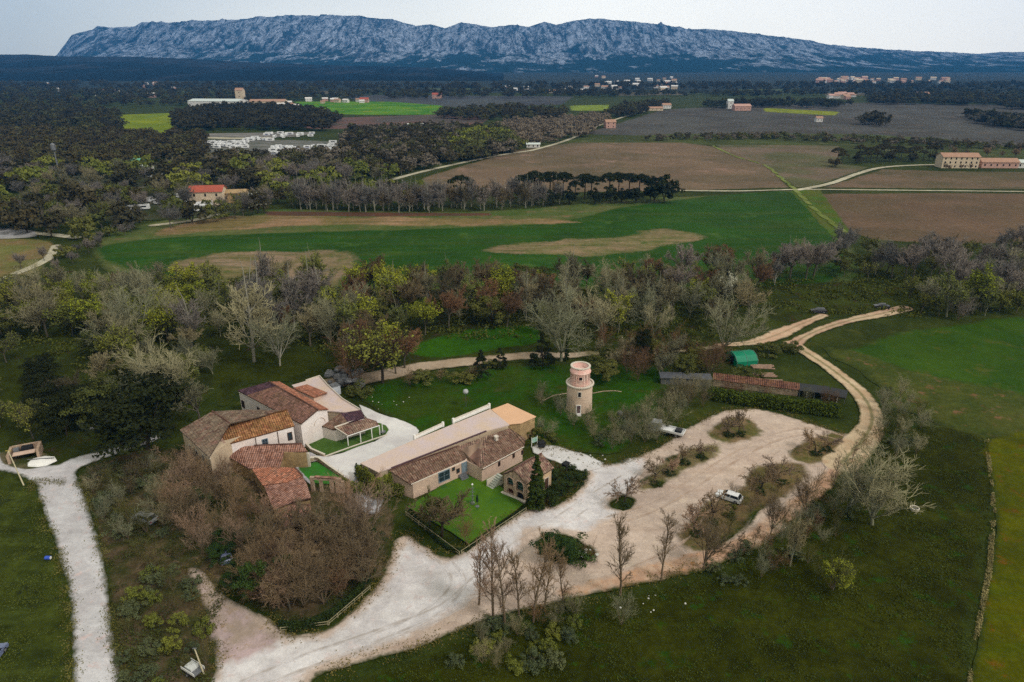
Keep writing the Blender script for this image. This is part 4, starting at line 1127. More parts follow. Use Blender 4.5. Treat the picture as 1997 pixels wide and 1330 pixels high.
rm0, rm1 = (f_l + f_r) / 2, (g_l + g_r) / 2
dz_ = .22
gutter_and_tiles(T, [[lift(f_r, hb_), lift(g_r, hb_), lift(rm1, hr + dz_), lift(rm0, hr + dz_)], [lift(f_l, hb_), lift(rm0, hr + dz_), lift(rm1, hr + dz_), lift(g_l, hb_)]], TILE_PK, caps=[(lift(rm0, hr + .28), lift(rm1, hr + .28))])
bs = MB(); strip(-.2, W_ + .2, -.1, .35, .5, tgt=bs, off=-.35); bs.build('plinth', PALEST, T)
sa, sz = along(b, c, 930 + 1385 / 10.23, 870 + 700 / 10.23)
opening(T, b, c, sa, .2, 1.0, 2.1, 'door', out=-lu.orthogonal() if False else (1, -1), frame=PALEST, pane=WOODB)
tag(T, 'small stone house with two tall arched windows beside the cypress', 'house')
T = empty('stone_steps'); p = Z7(350, 800); rz = math.atan2(lu.y, lu.x)
st = MB()
for i in range(7):
    q = p + Vector((lu.x, lu.y, 0)) * (i * .38 - .9)
    st.box((q.x, q.y, .12 + .13 * i), (.4, 1.3, .24 + .26 * i), rz)
st.build('flight', plain('pale_steps', C(178, 182, 170), var=.2), T)
wl2 = MB(); q = p + Vector((lu.x, lu.y, 0)) * .3 - Vector((fu.x, fu.y, 0)) * .75; wl2.box((q.x, q.y, .8), (2.8, .15, 1.6), rz); wl2.build('balustrade', PALEST, T)
tag(T, 'pale stone stairs climbing beside the arch house on the lawn', 'stairs')

# ---- round tower
T = empty('round_tower', G(1129, 796)); T.scale = (1, 1, .95)
p = Vector((0, 0, 0))
tm = plain('tower_plaster', C(206, 184, 164), var=.16, scale=.5, bump=.3, col2=C(196, 170, 150))
tp = plain('tower_pink_stone', C(214, 160, 148), var=.25, scale=.8, bump=.5, col2=C(216, 190, 178))
def hollow(mb, prof, n=40): mb.lathe(p, prof, n, cap=False)
hollow(d := MB(), [(2.95, -.3), (2.9, .3), (2.82, 3), (2.78, 6.4)]); d.build('drum', tm, T, True)
d = MB(); d.lathe(p, [(2.3, 6.1), (3.0, 6.3), (3.12, 6.55), (3.12, 6.75), (2.8, 6.8), (2.75, 6.5), (2.0, 6.5)], 40, cap=False); d.build('cornice', PALEST, T, False)
hollow(d := MB(), [(2.2, 6.4), (2.15, 9.4), (2.3, 9.45), (2.32, 9.75), (2.12, 9.8), (2.12, 10.9), (1.8, 10.92), (1.8, 9.9), (0.01, 9.9)]); d.build('turret', tp, T, True)
d = MB(); d.lathe(p, [(1.78, 10.85), (1.78, 11.02), (2.22, 11.02), (2.22, 10.85)], 40, cap=False); d.build('rim', PALEST, T)
def on_tower(name, ang, r, z0, wd, ht, mat, fr=None):
    a_ = R_(ang); c = Vector((math.cos(a_) * r, math.sin(a_) * r, 0)); o_ = None
    mb = MB(); mb.box((c.x, c.y, z0 + ht / 2), (.3, wd, ht), a_); o_ = mb.build(name, mat, T)
    fm = MB(); u_ = Vector((-math.sin(a_), math.cos(a_), 0))
    for s_ in (-1, 1):
        q = c + u_ * s_ * (wd / 2 + .09); fm.box((q.x, q.y, z0 + ht / 2), (.42, .18, ht + .3), a_)
    fm.box((c.x, c.y, z0 + ht + .08), (.42, wd, .16), a_)
    if name != 'door': fm.box((c.x, c.y, z0 - .08), (.46, wd, .16), a_)
    fm.build('frame', fr or PALEST, o_)
on_tower('window', 264, 2.68, 4.3, .6, 1.2, DARK)
on_tower('door', 262, 2.78, .1, .75, 2.0, plain('violet_door', C(96, 66, 80)), WPAINT)
on_tower('window', 266, 2.05, 8.2, .7, .8, DARK, tp)
for an in (228, 244, 288, 306):
    a_ = R_(an); c = Vector((math.cos(a_) * 2.17, math.sin(a_) * 2.17, 0)); MB().box((c.x, c.y, 7.9), (.16, .3, 3.0), a_).build('pilaster', tp, T)
MB().box((-.35, -3.5, .12), (1.0, 1.1, .24)).build('doorstep', WPAINT, T)
tag(T, 'round pale stone tower with a narrower pink upper drum', 'tower')
cl = []
cx, cy = T.location.x, T.location.y
for px, py in ((1060, 782), (1080, 772), (1106, 768)): cl.append(G(px, py))
low_wall(cl, .14, .14, STONE, 'boundary_wall', 'low curved stone wall running left from the tower', cop=STONE)
low_wall([G(1156, 768), G(1176, 764), G(1198, 763), G(1212, 765)], .14, .14, STONE, 'boundary_wall', 'low stone wall running right from the tower', cop=STONE)
# ------------------------------------------------------------------ vegetation kit
def seg_mesh(name, segs, nside=3, mat=None):
    """segs: (p0, p1, r0, r1) -> one mesh of tapered twigs"""
    A = np.array([[*s[0], *s[1], s[2], s[3]] for s in segs], dtype=np.float64)
    p0, p1, r0, r1 = A[:, 0:3], A[:, 3:6], A[:, 6], A[:, 7]
    d = p1 - p0; d /= (np.linalg.norm(d, axis=1, keepdims=True) + 1e-9)
    ref = np.where(np.abs(d[:, 2:3]) < 0.9, np.array([[0, 0, 1.0]]), np.array([[1.0, 0, 0]]))
    a = np.cross(d, ref); a /= (np.linalg.norm(a, axis=1, keepdims=True) + 1e-9); b = np.cross(d, a)
    N = len(A); V = np.zeros((N, 2 * nside, 3))
    for i in range(nside):
        t = 2 * math.pi * i / nside
        o = a * math.cos(t) + b * math.sin(t)
        V[:, i] = p0 + o * r0[:, None]; V[:, nside + i] = p1 + o * r1[:, None]
    Fq = []
    base = np.arange(N) * 2 * nside
    for i in range(nside):
        j = (i + 1) % nside
        Fq.append(np.stack([base + i, base + j, base + nside + j, base + nside + i], axis=1))
    me = mesh_np(name, V.reshape(-1, 3), np.concatenate(Fq))
    if mat: me.materials.append(mat)
    return me

def leaf_arrays(pts, size, rng, flat=0.0, outward=None, jit=0.6, asp=0.6):
    n = len(pts); P = np.array(pts)
    nrm = rng.normal(size=(n, 3))
    if outward is not None: nrm = outward * 1.1 + nrm * jit
    nrm[:, 2] += flat
    nrm /= (np.linalg.norm(nrm, axis=1, keepdims=True) + 1e-9)
    t = np.cross(nrm, rng.normal(size=(n, 3))); t /= (np.linalg.norm(t, axis=1, keepdims=True) + 1e-9)
    b = np.cross(nrm, t)
    s = size * rng.uniform(0.6, 1.4, size=(n, 1))
    V = np.stack([P - t * s, P - b * s * asp, P + t * s, P + b * s * asp], axis=1)
    return V.reshape(-1, 3), np.arange(4 * n).reshape(n, 4)

def grow(seed, h, style, fat=1.0):
    """skeleton of a tree: (limbs, twigs, tip points)"""
    R = random.Random(seed); limbs = []; twigs = []; tips = []
    P = dict(
        round=dict(trunk=.28, lim=9, ang=(18, 68), len=.52, sub=8, sa=42, tw=10, up=.25, rad=.022),
        vase=dict(trunk=.12, lim=9, ang=(8, 48), len=.72, sub=8, sa=30, tw=8, up=.15, rad=.020),
        poplar=dict(trunk=.85, lim=26, ang=(22, 42), len=.26, sub=5, sa=34, tw=5, up=.5, rad=.014),
        tall=dict(trunk=.5, lim=16, ang=(18, 48), len=.38, sub=9, sa=42, tw=7, up=.35, rad=.016),
        thicket=dict(trunk=.03, lim=8, ang=(4, 36), len=.86, sub=8, sa=34, tw=7, up=.2, rad=.012),
        orchard=dict(trunk=.3, lim=7, ang=(35, 75), len=.52, sub=7, sa=50, tw=6, up=.1, rad=.022),
    )[style]
    def path(p, d, L, r, k, up, wob, out, taper=.35):
        pts = [p]; q = p.copy(); dd = d.copy()
        for i in range(k):
            dd = (dd + Vector((R.gauss(0, wob), R.gauss(0, wob), R.gauss(0, wob) + up / k))).normalized()
            n = q + dd * (L / k)
            r0 = r * (1 - (1 - taper) * i / k); r1 = r * (1 - (1 - taper) * (i + 1) / k)
            out.append((tuple(q), tuple(n), r0, r1)); q = n; pts.append(q.copy())
        return pts, dd
    def rdir(d, a):
        ax = d.orthogonal().normalized()
        from mathutils import Matrix
        v = d.copy(); v.rotate(Matrix.Rotation(a, 3, ax)); v.rotate(Matrix.Rotation(R.uniform(0, 2 * math.pi), 3, d))
        return v
    r0 = P['rad'] * h
    tp, td = path(Vector((0, 0, -.2)), Vector((R.gauss(0, .04), R.gauss(0, .04), 1)).normalized(), h * P['trunk'] + .2, r0, 5, .1, .05, limbs, .3 if style == 'poplar' else .7)
    if style in ('poplar', 'tall'):
        path(tp[-1], td, h * (1 - P['trunk']) * .9, r0 * (.3 if style == 'poplar' else .6), 4, .1, .08, limbs, .2)
    for i in range(P['lim']):
        if style in ('poplar', 'tall'):
            f = .25 + .75 * (i + R.random()) / P['lim']; j = min(len(tp) - 2, int(f * (len(tp) - 1))); st = tp[j].lerp(tp[j + 1], R.random()); sc = 1.15 - .55 * f
        else:
            st = tp[-1].lerp(tp[-2], R.random() * .6); sc = 1
        a = math.radians(R.uniform(*P['ang'])); d = rdir(Vector((0, 0, 1)), a)
        L = h * P['len'] * sc * R.uniform(.75, 1.1)
        lp, ld = path(st, d, L, r0 * (.5 if style != 'poplar' else .28), 5, P['up'], .10, limbs, .25)
        for s in range(P['sub']):
            f = .22 + .78 * (s + R.random()) / P['sub']; j = min(4, int(f * 5)); q = lp[j].lerp(lp[j + 1], R.random())
            d2 = rdir((lp[j + 1] - lp[j]).normalized(), math.radians(P['sa'] * R.uniform(.5, 1.3)))
            L2 = L * .42 * (1.25 - .7 * f) * R.uniform(.7, 1.2)
            sp_, sd_ = path(q, d2, L2, (r0 * .14 + .006) * fat, 3, P['up'] * .7, .14, twigs, .4)
            for u in range(P['tw']):
                f3 = (u + R.random()) / P['tw']; j = min(2, int(f3 * 3)); q3 = sp_[j].lerp(sp_[j + 1], R.random())
                d3 = rdir((sp_[j + 1] - sp_[j]).normalized(), math.radians(R.uniform(20, 55)))
                L3 = L2 * R.uniform(.35, .6)
                t3, _ = path(q3, d3, L3, (r0 * .06 + .008) * fat, 2, .15, .15, twigs, .5)
                tips.append(tuple(t3[-1])); tips.append(tuple(t3[1]))
                for w_ in range(2):
                    q4 = t3[0].lerp(t3[2], R.uniform(.3, .9)); d4 = rdir((t3[2] - t3[0]).normalized(), math.radians(R.uniform(25, 50)))
                    path(q4, d4, L3 * .55, (r0 * .035 + .007) * fat, 1, .1, .1, twigs, .6)
    return limbs, twigs, tips

def clumps(seed, n_cl, h0, h1, rad, shape='round', per=90, size=.22, cl_r=.9):
    """leafy crown: leaf-sized faces on many clumps through the crown's volume"""
    rng = np.random.default_rng(seed); P = []; O = []
    for i in range(n_cl):
        u = rng.random()
        if shape == 'cone':
            z = h0 + (h1 - h0) * u ** 1.2; rr = rad * (1 - u ** 1.2) ** .8 * (.55 + .5 * rng.random()); cr = cl_r * (1 - .6 * u)
        elif shape == 'flame':
            z = h0 + (h1 - h0) * u; rr = rad * (1 - u ** 2.2) * .75; cr = cl_r * (1.05 - .75 * u)
            if u > .9: rr *= .3
        elif shape == 'umbrella':
            rr = rad * math.sqrt(rng.random()); z = h1 - (h1 - h0) * (.25 + .5 * (rr / rad) ** 2) * rng.uniform(.7, 1.2); cr = cl_r
        else:
            th = math.acos(rng.uniform(-.55, 1)); q = rng.random() ** .33
            z = h0 + (h1 - h0) * (.42 + .5 * q * math.cos(th)); rr = rad * q * math.sin(th) * (1 + .2 * rng.normal()); cr = cl_r * rng.uniform(.6, 1.25)
        a = rng.uniform(0, 2 * math.pi); c = np.array([rr * math.cos(a), rr * math.sin(a), z])
        d = rng.normal(size=(per, 3)); d /= np.linalg.norm(d, axis=1, keepdims=True)
        d[:, 2] = np.where(d[:, 2] < -.3, -d[:, 2] * .6, d[:, 2])
        r = cr * rng.uniform(.55, 1.05, size=(per, 1))
        P.append(c + d * r * np.array([1, 1, .75])); O.append(d)
    return np.concatenate(P), np.concatenate(O), rng

BARK = plain('grey_bark', C(92, 86, 72), var=.3, scale=2)
BARKP = plain('pale_lichen_bark', C(128, 128, 104), var=.3, scale=2)
BARKW = plain('white_bark', C(138, 134, 120), var=.2, scale=2)
BARKD = plain('dark_bark', C(54, 46, 36), var=.3, scale=2)
BARKR = plain('red_brown_bark', C(112, 96, 76), var=.3, scale=2)
TW = {
    'lichen': leaf_mat('lichen_grey_twigs', C(132, 134, 108), .2),
    'grey': leaf_mat('grey_green_twigs', C(122, 120, 94), .25),
    'violet': leaf_mat('violet_grey_twigs', C(116, 113, 108), .2),
    'brown': leaf_mat('brown_twigs', C(118, 104, 82), .25),
    'red': leaf_mat('reddish_twigs', C(106, 84, 64), .25),
    'pale': leaf_mat('pale_pinkish_twigs', C(142, 122, 104), .2),
    'olive': leaf_mat('olive_twigs', C(86, 88, 50), .3),
    'dark': leaf_mat('dark_twigs', C(92, 86, 66), .3),
}
LF = {
    'evergreen': leaf_mat('evergreen_leaves', C(36, 42, 18), .4),
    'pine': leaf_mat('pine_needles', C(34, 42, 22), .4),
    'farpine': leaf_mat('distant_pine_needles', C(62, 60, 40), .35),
    'cypress': leaf_mat('cypress_needles', C(44, 58, 20), .35, clump=1.0),
    'lime': leaf_mat('lime_spring_leaves', C(124, 134, 40), .3),
    'olive': leaf_mat('olive_green_leaves', C(100, 108, 46), .35),
    'mid': leaf_mat('mid_green_leaves', C(80, 86, 42), .35),
    'ivy': leaf_mat('ivy_leaves', C(48, 68, 30), .4, clump=1.2),
    'shrub': leaf_mat('grey_green_shrub_leaves', C(78, 88, 60), .3, clump=1.0),
    'blossom': leaf_mat('white_blossom', C(220, 220, 196), .15),
    'reed': leaf_mat('reed_leaves', C(78, 92, 30), .35, clump=1.2),
    'hedge': leaf_mat('hedge_leaves', C(44, 58, 26), .4, clump=1.5),
}
VAR = {}   # kind -> list of (trunk mesh, crown mesh, height)
def add_bare(kind, style, h, n, bark, seed0, fat=1.0):
    for i in range(n):
        l, t, tips = grow(seed0 + i, h, style, fat)
        VAR.setdefault(kind, []).append((seg_mesh('trunk', l, 5, bark), seg_mesh('crown', t, 3, TW['grey']), h))
def add_budding(kind, style, h, n, bark, seed0, size=.14, keep=1.0, mult=1):
    for i in range(n):
        l, t, tips = grow(seed0 + i, h, style); rng = np.random.default_rng(seed0 + i)
        tp = np.repeat(np.array(tips), mult, axis=0); tp = tp + rng.normal(size=tp.shape) * (.22 if mult > 1 else .08)
        if keep < 1: tp = tp[rng.random(len(tp)) < keep]
        V, Fq = leaf_arrays(tp, size, rng, .2)
        VAR.setdefault(kind, []).append((seg_mesh('trunk', l + t, 3, bark), mesh_np('crown', V, Fq), h))
        VAR[kind][-1][1].materials.append(LF['olive'])
def add_leafy(kind, h, n, bark, seed0, shape, h0, rad, ncl, per, size, cl_r, trunk_r=.16, multi=1):
    for i in range(n):
        P, O, rng = clumps(seed0 + i, ncl, h0, h, rad, shape, per, size, cl_r)
        V, Fq = leaf_arrays(P, size, rng, .25, O)
        R = random.Random(seed0 + i); limbs = [((0, 0, -.2), (R.gauss(0, .15), R.gauss(0, .15), max(h0 * 1.1, .5)), trunk_r * 1.3, trunk_r)]
        top = limbs[0][1]
        for k in range(6):
            a = R.uniform(0, 6.28); rr = rad * R.uniform(.2, .6)
            limbs.append((top, (top[0] + rr * math.cos(a), top[1] + rr * math.sin(a), h0 + (h - h0) * R.uniform(.4, .8)), trunk_r * .6, .03))
        cm_ = mesh_np('crown', V, Fq); cm_.materials.append(LF['evergreen'])
        VAR.setdefault(kind, []).append((seg_mesh('trunk', limbs, 5, bark), cm_, h))
add_bare('round', 'round', 10, 4, BARK, 10, 2.1)
add_bare('vase', 'vase', 11, 4, BARKP, 20, 1.4)
add_bare('poplar', 'poplar', 12, 4, BARKR, 30)
add_bare('tall', 'tall', 14, 4, BARKW, 40, 1.8)
add_bare('thicket', 'thicket', 7, 4, BARKR, 50)
add_bare('orchard', 'orchard', 3.5, 3, BARKD, 60, 1.9)
add_budding('bud', 'round', 9, 3, BARK, 70, .16, 1.0)
add_budding('budtall', 'tall', 14, 3, BARKP, 80, .2, 1.0)
add_budding('budfull', 'round', 9, 3, BARK, 90, .17, 1.0, 2)
add_leafy('evergreen', 9, 3, BARKD, 100, 'round', 1.0, 4.6, 46, 110, .2, 1.3)
add_leafy('cypress', 8, 2, BARKD, 110, 'flame', .1, .75, 110, 70, .12, .45, .12)
add_leafy('conifer', 8, 2, BARKD, 120, 'cone', 1.0, 2.6, 50, 90, .16, .8, .14)
add_leafy('umbrella', 12, 3, BARKD, 130, 'umbrella', 7.0, 5.0, 34, 90, .3, 1.3, .25)
add_leafy('shrub', 2.2, 4, BARK, 140, 'round', -.3, 1.5, 18, 90, .1, .55, .04)
add_leafy('farpine', 9, 4, BARKD, 150, 'round', .5, 4.4, 22, 34, .62, 1.7, .2)
add_leafy('faroak', 8, 3, BARK, 160, 'round', 0, 4.8, 18, 34, .6, 1.7, .2)

PLANTS = []   # (root, group key, pixel x, phrase pieces)
_cnt = [0]
def plant(kind, name, x, y, h, mat, key, rnd, squash=1.0, z=0.0, bark=None):
    tm_, cm_, h0 = VAR[kind][rnd.randrange(len(VAR[kind]))]
    s = h / h0
    r = empty(name, (x, y, z), rnd.uniform(0, 6.28))
    r.scale = (s * squash, s * squash, s)
    a = link('trunk', tm_, r)
    if bark is not None:
        a.material_slots[0].link = 'OBJECT'; a.material_slots[0].material = bark
    b = link('crown', cm_, r)
    b.material_slots[0].link = 'OBJECT'; b.material_slots[0].material = mat
    PLANTS.append((r, key, proj(x, y, 0)[0]))
    return r

# key -> (adjective + kind, category, where, group)
KEYS = {}
def K(key, what, cat, where): KEYS[key] = (what, cat, where); return key

NAMES = {'round': 'bare_tree', 'vase': 'bare_tree', 'poplar': 'roadside_tree', 'tall': 'tall_bare_tree', 'thicket': 'bare_thicket_tree', 'orchard': 'orchard_tree', 'bud': 'budding_tree', 'budtall': 'budding_tree', 'budfull': 'leafy_tree', 'evergreen': 'evergreen_tree', 'cypress': 'cypress_tree', 'conifer': 'conifer_tree', 'umbrella': 'umbrella_pine', 'shrub': 'shrub', 'farpine': 'pine_tree', 'faroak': 'leafy_tree'}  # the tall style serves poplars and other tall bare trees alike

def hero(kind, px, by, ty, mat, key, squash=1.0, seed=None, bark=None):
    h = height_for(px, by, ty); g = G(px, by)
    return plant(kind, NAMES[kind], g.x, g.y, h, mat, key, random.Random(seed if seed is not None else int(px * 7 + by)), squash, bark=bark)

def zone(poly, n, mix, where, zid, seed, mind=3.0, hs=(.8, 1.2), avoid=(), hf=1.0, nf=1.0):
    """scatter trees over a patch of ground given as photo pixels"""
    R = random.Random(seed); P = gp(poly)
    f, bb = sd_poly(P); av = [sd_poly(gp(a))[0] for a in avoid]
    placed = []; tries = 0
    n = int(n * nf); mind = mind / math.sqrt(nf)
    while len(placed) < n and tries < n * 60:
        tries += 1
        x = R.uniform(bb[0], bb[2]); y = R.uniform(bb[1], bb[3])
        ax, ay = np.array([x]), np.array([y])
        if f(ax, ay)[0] < 0: continue
        if any(q(ax, ay)[0] > 0 for q in av): continue
        if any((x - a) ** 2 + (y - b) ** 2 < mind ** 2 for a, b in placed): continue
        placed.append((x, y))
    tot = sum(m[0] for m in mix)
    for (x, y) in placed:
        u = R.uniform(0, tot)
        for m in mix:
            u -= m[0]
            if u <= 0: break
        wgt, kind, mat, h, what = m
        key = (zid, what)
        if key not in KEYS: K(key, what, 'shrub' if kind == 'shrub' else ('thicket tree' if kind == 'thicket' else 'tree'), where)
        plant(kind, NAMES[kind], x, y, h * hf * R.uniform(*hs), mat, key, R, R.uniform(.9, 1.15))

B_ = lambda w, k, c, h, t: (w, k, TW[c], h, t)
L_ = lambda w, k, c, h, t: (w, k, LF[c], h, t)

# ---- riverside belt, from left to right
zone([(-60, 600), (60, 585), (200, 575), (330, 570), (420, 580), (400, 640), (300, 700), (200, 760), (60, 660), (-60, 660)], 44,
     [L_(5, 'budfull', 'olive', 8.5, 'olive green leafing tree'), L_(4, 'budfull', 'lime', 8, 'yellow green leafing tree'), B_(2, 'round', 'grey', 9, 'grey bare tree'), B_(3, 'vase', 'lichen', 8.5, 'pale fanning bare tree'), B_(1, 'round', 'red', 8, 'reddish bare tree'), L_(2, 'evergreen', 'mid', 6, 'dark green leafy tree')],
     'at the left end of the belt', 'belt_a', hf=1.45, nf=1.3, seed=1, mind=5.5)
zone([(-60, 690), (60, 690), (130, 780), (200, 800), (200, 870), (60, 860), (-60, 850)], 14,
     [L_(4, 'evergreen', 'evergreen', 6, 'dark evergreen tree'), L_(3, 'bud', 'olive', 7, 'olive green budding tree'), B_(2, 'round', 'dark', 7, 'dark bare tree')],
     'above the stone oven', 'belt_b', hf=1.25, nf=1.1, seed=2, mind=5, avoid=[[(-60, 740), (70, 730), (80, 800), (-60, 810)]])
zone([(190, 670), (300, 690), (430, 650), (430, 730), (330, 790), (210, 790), (180, 740)], 16,
     [B_(4, 'vase', 'lichen', 8, 'pale fanning bare tree'), L_(3, 'budfull', 'olive', 7, 'olive green leafing tree'), B_(3, 'round', 'grey', 8, 'grey bare tree'), L_(2, 'evergreen', 'mid', 6, 'dark green leafy tree')],
     'between belt and evergreen oak', 'belt_low', 61, 5)
zone([(1300, 757), (1400, 762), (1560, 782), (1640, 792), (1600, 792), (1480, 782), (1380, 770)], 12,
     [B_(3, 'thicket', 'red', 3.6, 'small reddish thicket tree'), B_(2, 'thicket', 'grey', 3.6, 'small grey thicket tree')],
     'in front of the low sheds', 'shedfront', 63, 1.8)
zone([(1840, 331), (1915, 331), (1915, 334), (1840, 334)], 4,
     [B_(1, 'round', 'brown', 6, 'small brown bare tree')], 'in front of the far farmhouse', 'farmfront', 64, 6)
zone([(1018, 846), (1050, 836), (1086, 850), (1070, 868), (1050, 866)], 6,
     [B_(3, 'thicket', 'lichen', 4, 'grey thicket tree'), L_(1, 'shrub', 'mid', 2.4, 'green shrub')],
     'at the tan roofed pavilion', 'pav', 62, 1.6)
zone([(410, 580), (560, 570), (640, 575), (640, 690), (560, 660), (430, 660)], 20,
     [B_(3, 'tall', 'violet', 13, 'tall violet grey bare poplar'), B_(3, 'round', 'grey', 9, 'grey bare tree'), L_(2, 'budtall', 'olive', 12, 'tall olive budding tree'), L_(2, 'evergreen', 'mid', 6, 'low green leafy tree'), B_(1, 'round', 'red', 8, 'reddish bare tree')],
     'in the belt above the barn', 'belt_c', hf=1.45, nf=1.2, seed=3, mind=5)
zone([(640, 575), (800, 565), (1060, 565), (1060, 640), (900, 640), (800, 665), (790, 720), (700, 740), (640, 700)], 42,
     [B_(3, 'round', 'dark', 9, 'dark bare tree'), B_(3, 'round', 'red', 9, 'reddish brown bare tree'), L_(3, 'budtall', 'olive', 10.5, 'tall olive budding tree'), L_(2, 'evergreen', 'mid', 6, 'dark green leafy tree'), L_(2, 'budfull', 'lime', 8, 'lime green leafing tree'), B_(3, 'tall', 'grey', 10.5, 'tall grey bare tree'), B_(2, 'vase', 'lichen', 8, 'pale fanning bare tree')],
     'in the belt beyond the restaurant', 'belt_d', hf=1.45, nf=1.25, seed=4, mind=5)
zone([(1060, 560), (1300, 550), (1500, 545), (1500, 600), (1400, 650), (1180, 660), (1060, 660)], 42,
     [B_(3, 'round', 'grey', 9, 'grey green bare tree'), B_(3, 'vase', 'lichen', 8.5, 'pale fanning bare tree'), B_(2, 'tall', 'grey', 10, 'tall grey bare tree'), B_(2, 'round', 'dark', 9, 'dark bare tree'), B_(2, 'round', 'violet', 10, 'violet grey bare tree'), B_(1, 'round', 'red', 9, 'reddish bare tree'), L_(3, 'budtall', 'olive', 9, 'olive budding tree'), L_(2, 'budfull', 'lime', 8, 'lime green leafing tree')],
     'in the belt behind the round tower', 'belt_e', hf=1.45, nf=1.25, seed=5, mind=5.5)
zone([(1165, 690), (1250, 690), (1400, 700), (1400, 735), (1300, 742), (1250, 760), (1160, 750)], 22,
     [B_(4, 'thicket', 'red', 6.5, 'reddish brown thicket tree'), B_(2, 'round', 'grey', 7, 'grey bare tree'), L_(3, 'evergreen', 'mid', 5, 'low ivy clad tree'), B_(2, 'thicket', 'dark', 6, 'dark thicket tree')],
     'between tower and black sheeting', 'belt_f', hf=1.15, nf=1.2, seed=6, mind=3.2)
zone([(1500, 510), (1640, 500), (1800, 500), (2060, 490), (2060, 575), (1980, 600), (1900, 590), (1780, 560), (1640, 545), (1500, 560)], 46,
     [B_(4, 'round', 'violet', 11, 'violet grey bare tree'), B_(2, 'tall', 'violet', 11, 'tall violet grey bare tree'), B_(1, 'vase', 'lichen', 8, 'pale fanning bare tree'), B_(1, 'round', 'dark', 9, 'dark bare tree'), L_(2, 'bud', 'olive', 8, 'olive green budding tree'), L_(2, 'evergreen', 'mid', 6, 'low green leafy tree')],
     'in the belt below the brown field', 'belt_g', hf=1.25, nf=1.25, seed=7, mind=5.5)
zone([(1770, 580), (1850, 575), (1990, 600), (1990, 618), (1860, 625), (1780, 615)], 14,
     [L_(4, 'budfull', 'olive', 7, 'olive green leafing tree'), B_(2, 'round', 'lichen', 7, 'lichen grey bare tree'), B_(1, 'thicket', 'violet', 5, 'violet grey thicket tree')],
     'where track meets right belt', 'belt_h', hf=1.3, nf=1.2, seed=8, mind=4)
# front left copse
zone([(330, 960), (370, 930), (420, 980), (480, 1030), (560, 1080), (640, 1104), (700, 1080), (738, 1100), (724, 1136), (690, 1160), (600, 1210), (540, 1205), (450, 1150), (372, 1090), (335, 1030)], 38,
     [B_(6, 'thicket', 'brown', 7.2, 'brown bare thicket tree'), B_(3, 'thicket', 'pale', 6.5, 'pale brown thicket tree'), B_(2, 'vase', 'brown', 7, 'fanning brown bare tree'), B_(2, 'thicket', 'red', 6.5, 'reddish brown thicket tree'), B_(1, 'vase', 'brown', 8, 'spreading brown bare tree'), L_(2, 'evergreen', 'ivy', 4, 'dark ivy covered tree')],
     'in the brown copse before the farm', 'copse', 9, 1.9)
zone([(560, 1110), (640, 1100), (730, 1090), (724, 1136), (690, 1160), (600, 1205), (550, 1190)], 19,
     [B_(6, 'thicket', 'brown', 8.2, 'tall brown bare thicket tree'), B_(2, 'round', 'brown', 8, 'round brown bare tree'), B_(1, 'vase', 'pale', 7.5, 'pale spreading bare tree')],
     'in the copse nearest the gravel', 'copse_r', 29, 1.8)
zone([(480, 1060), (560, 1066), (650, 1070), (690, 1090), (620, 1110), (520, 1090)], 7,
     [B_(3, 'round', 'brown', 9.5, 'tall airy brown bare tree'), B_(2, 'vase', 'brown', 9.5, 'tall fanning brown bare tree')],
     'before the lowest red roof', 'copse_t', 65, 2.6)
zone([(352, 930), (400, 920), (460, 960), (520, 1010), (470, 1020), (400, 980)], 10,
     [B_(5, 'thicket', 'brown', 6.2, 'brown bare thicket tree'), B_(2, 'vase', 'pale', 6, 'pale brown bare tree')],
     'below the hip roofed house', 'copse_top', 19, 2.2)
zone([(170, 930), (300, 895), (330, 960), (330, 1050), (300, 1150), (260, 1150), (215, 1050)], 34,
     [B_(5, 'thicket', 'lichen', 4.5, 'lichen grey thicket tree'), L_(3, 'shrub', 'shrub', 2.2, 'grey green shrub'), B_(3, 'thicket', 'olive', 4, 'olive thicket tree'), B_(2, 'thicket', 'dark', 4.5, 'dark thicket tree')],
     'beside the white road', 'bank', 10, 2.0)
zone([(236, 1180), (340, 1080), (380, 1140), (416, 1240), (410, 1330), (300, 1370), (246, 1340)], 26,
     [L_(4, 'shrub', 'olive', 1.8, 'olive green shrub'), L_(3, 'shrub', 'shrub', 1.8, 'grey green shrub'), B_(2, 'thicket', 'olive', 3, 'low olive thicket tree')],
     'right of the white road', 'bank2', 11, 1.8)
# green around the tower
zone([(1040, 790), (1095, 812), (1175, 880), (1262, 872), (1330, 830), (1330, 795), (1240, 812), (1170, 845), (1110, 815), (1050, 775)], 40,
     [B_(6, 'thicket', 'lichen', 4.2, 'lichen grey thicket tree'), B_(3, 'thicket', 'grey', 4.2, 'grey green thicket tree'), L_(2, 'shrub', 'shrub', 2.0, 'grey green shrub')],
     'on the slope below the tower', 'tower_slope', 12, 2.2)
zone([(1300, 760), (1380, 765), (1380, 800), (1330, 800), (1290, 775)], 10,
     [B_(4, 'thicket', 'grey', 5, 'grey green thicket tree'), B_(2, 'thicket', 'dark', 5, 'dark thicket tree')],
     'left of the reed hedge', 'tower_right', 13, 2.5)
# right of the loop track
zone([(1705, 770), (1745, 760), (1800, 820), (1800, 880), (1740, 910), (1700, 880), (1715, 830)], 22,
     [B_(5, 'thicket', 'lichen', 4.5, 'lichen grey thicket tree'), B_(2, 'thicket', 'olive', 4, 'olive thicket tree'), L_(2, 'shrub', 'shrub', 2.2, 'grey green shrub')],
     'outside the bend of the loop track', 'loop_right', 14, 2.4)
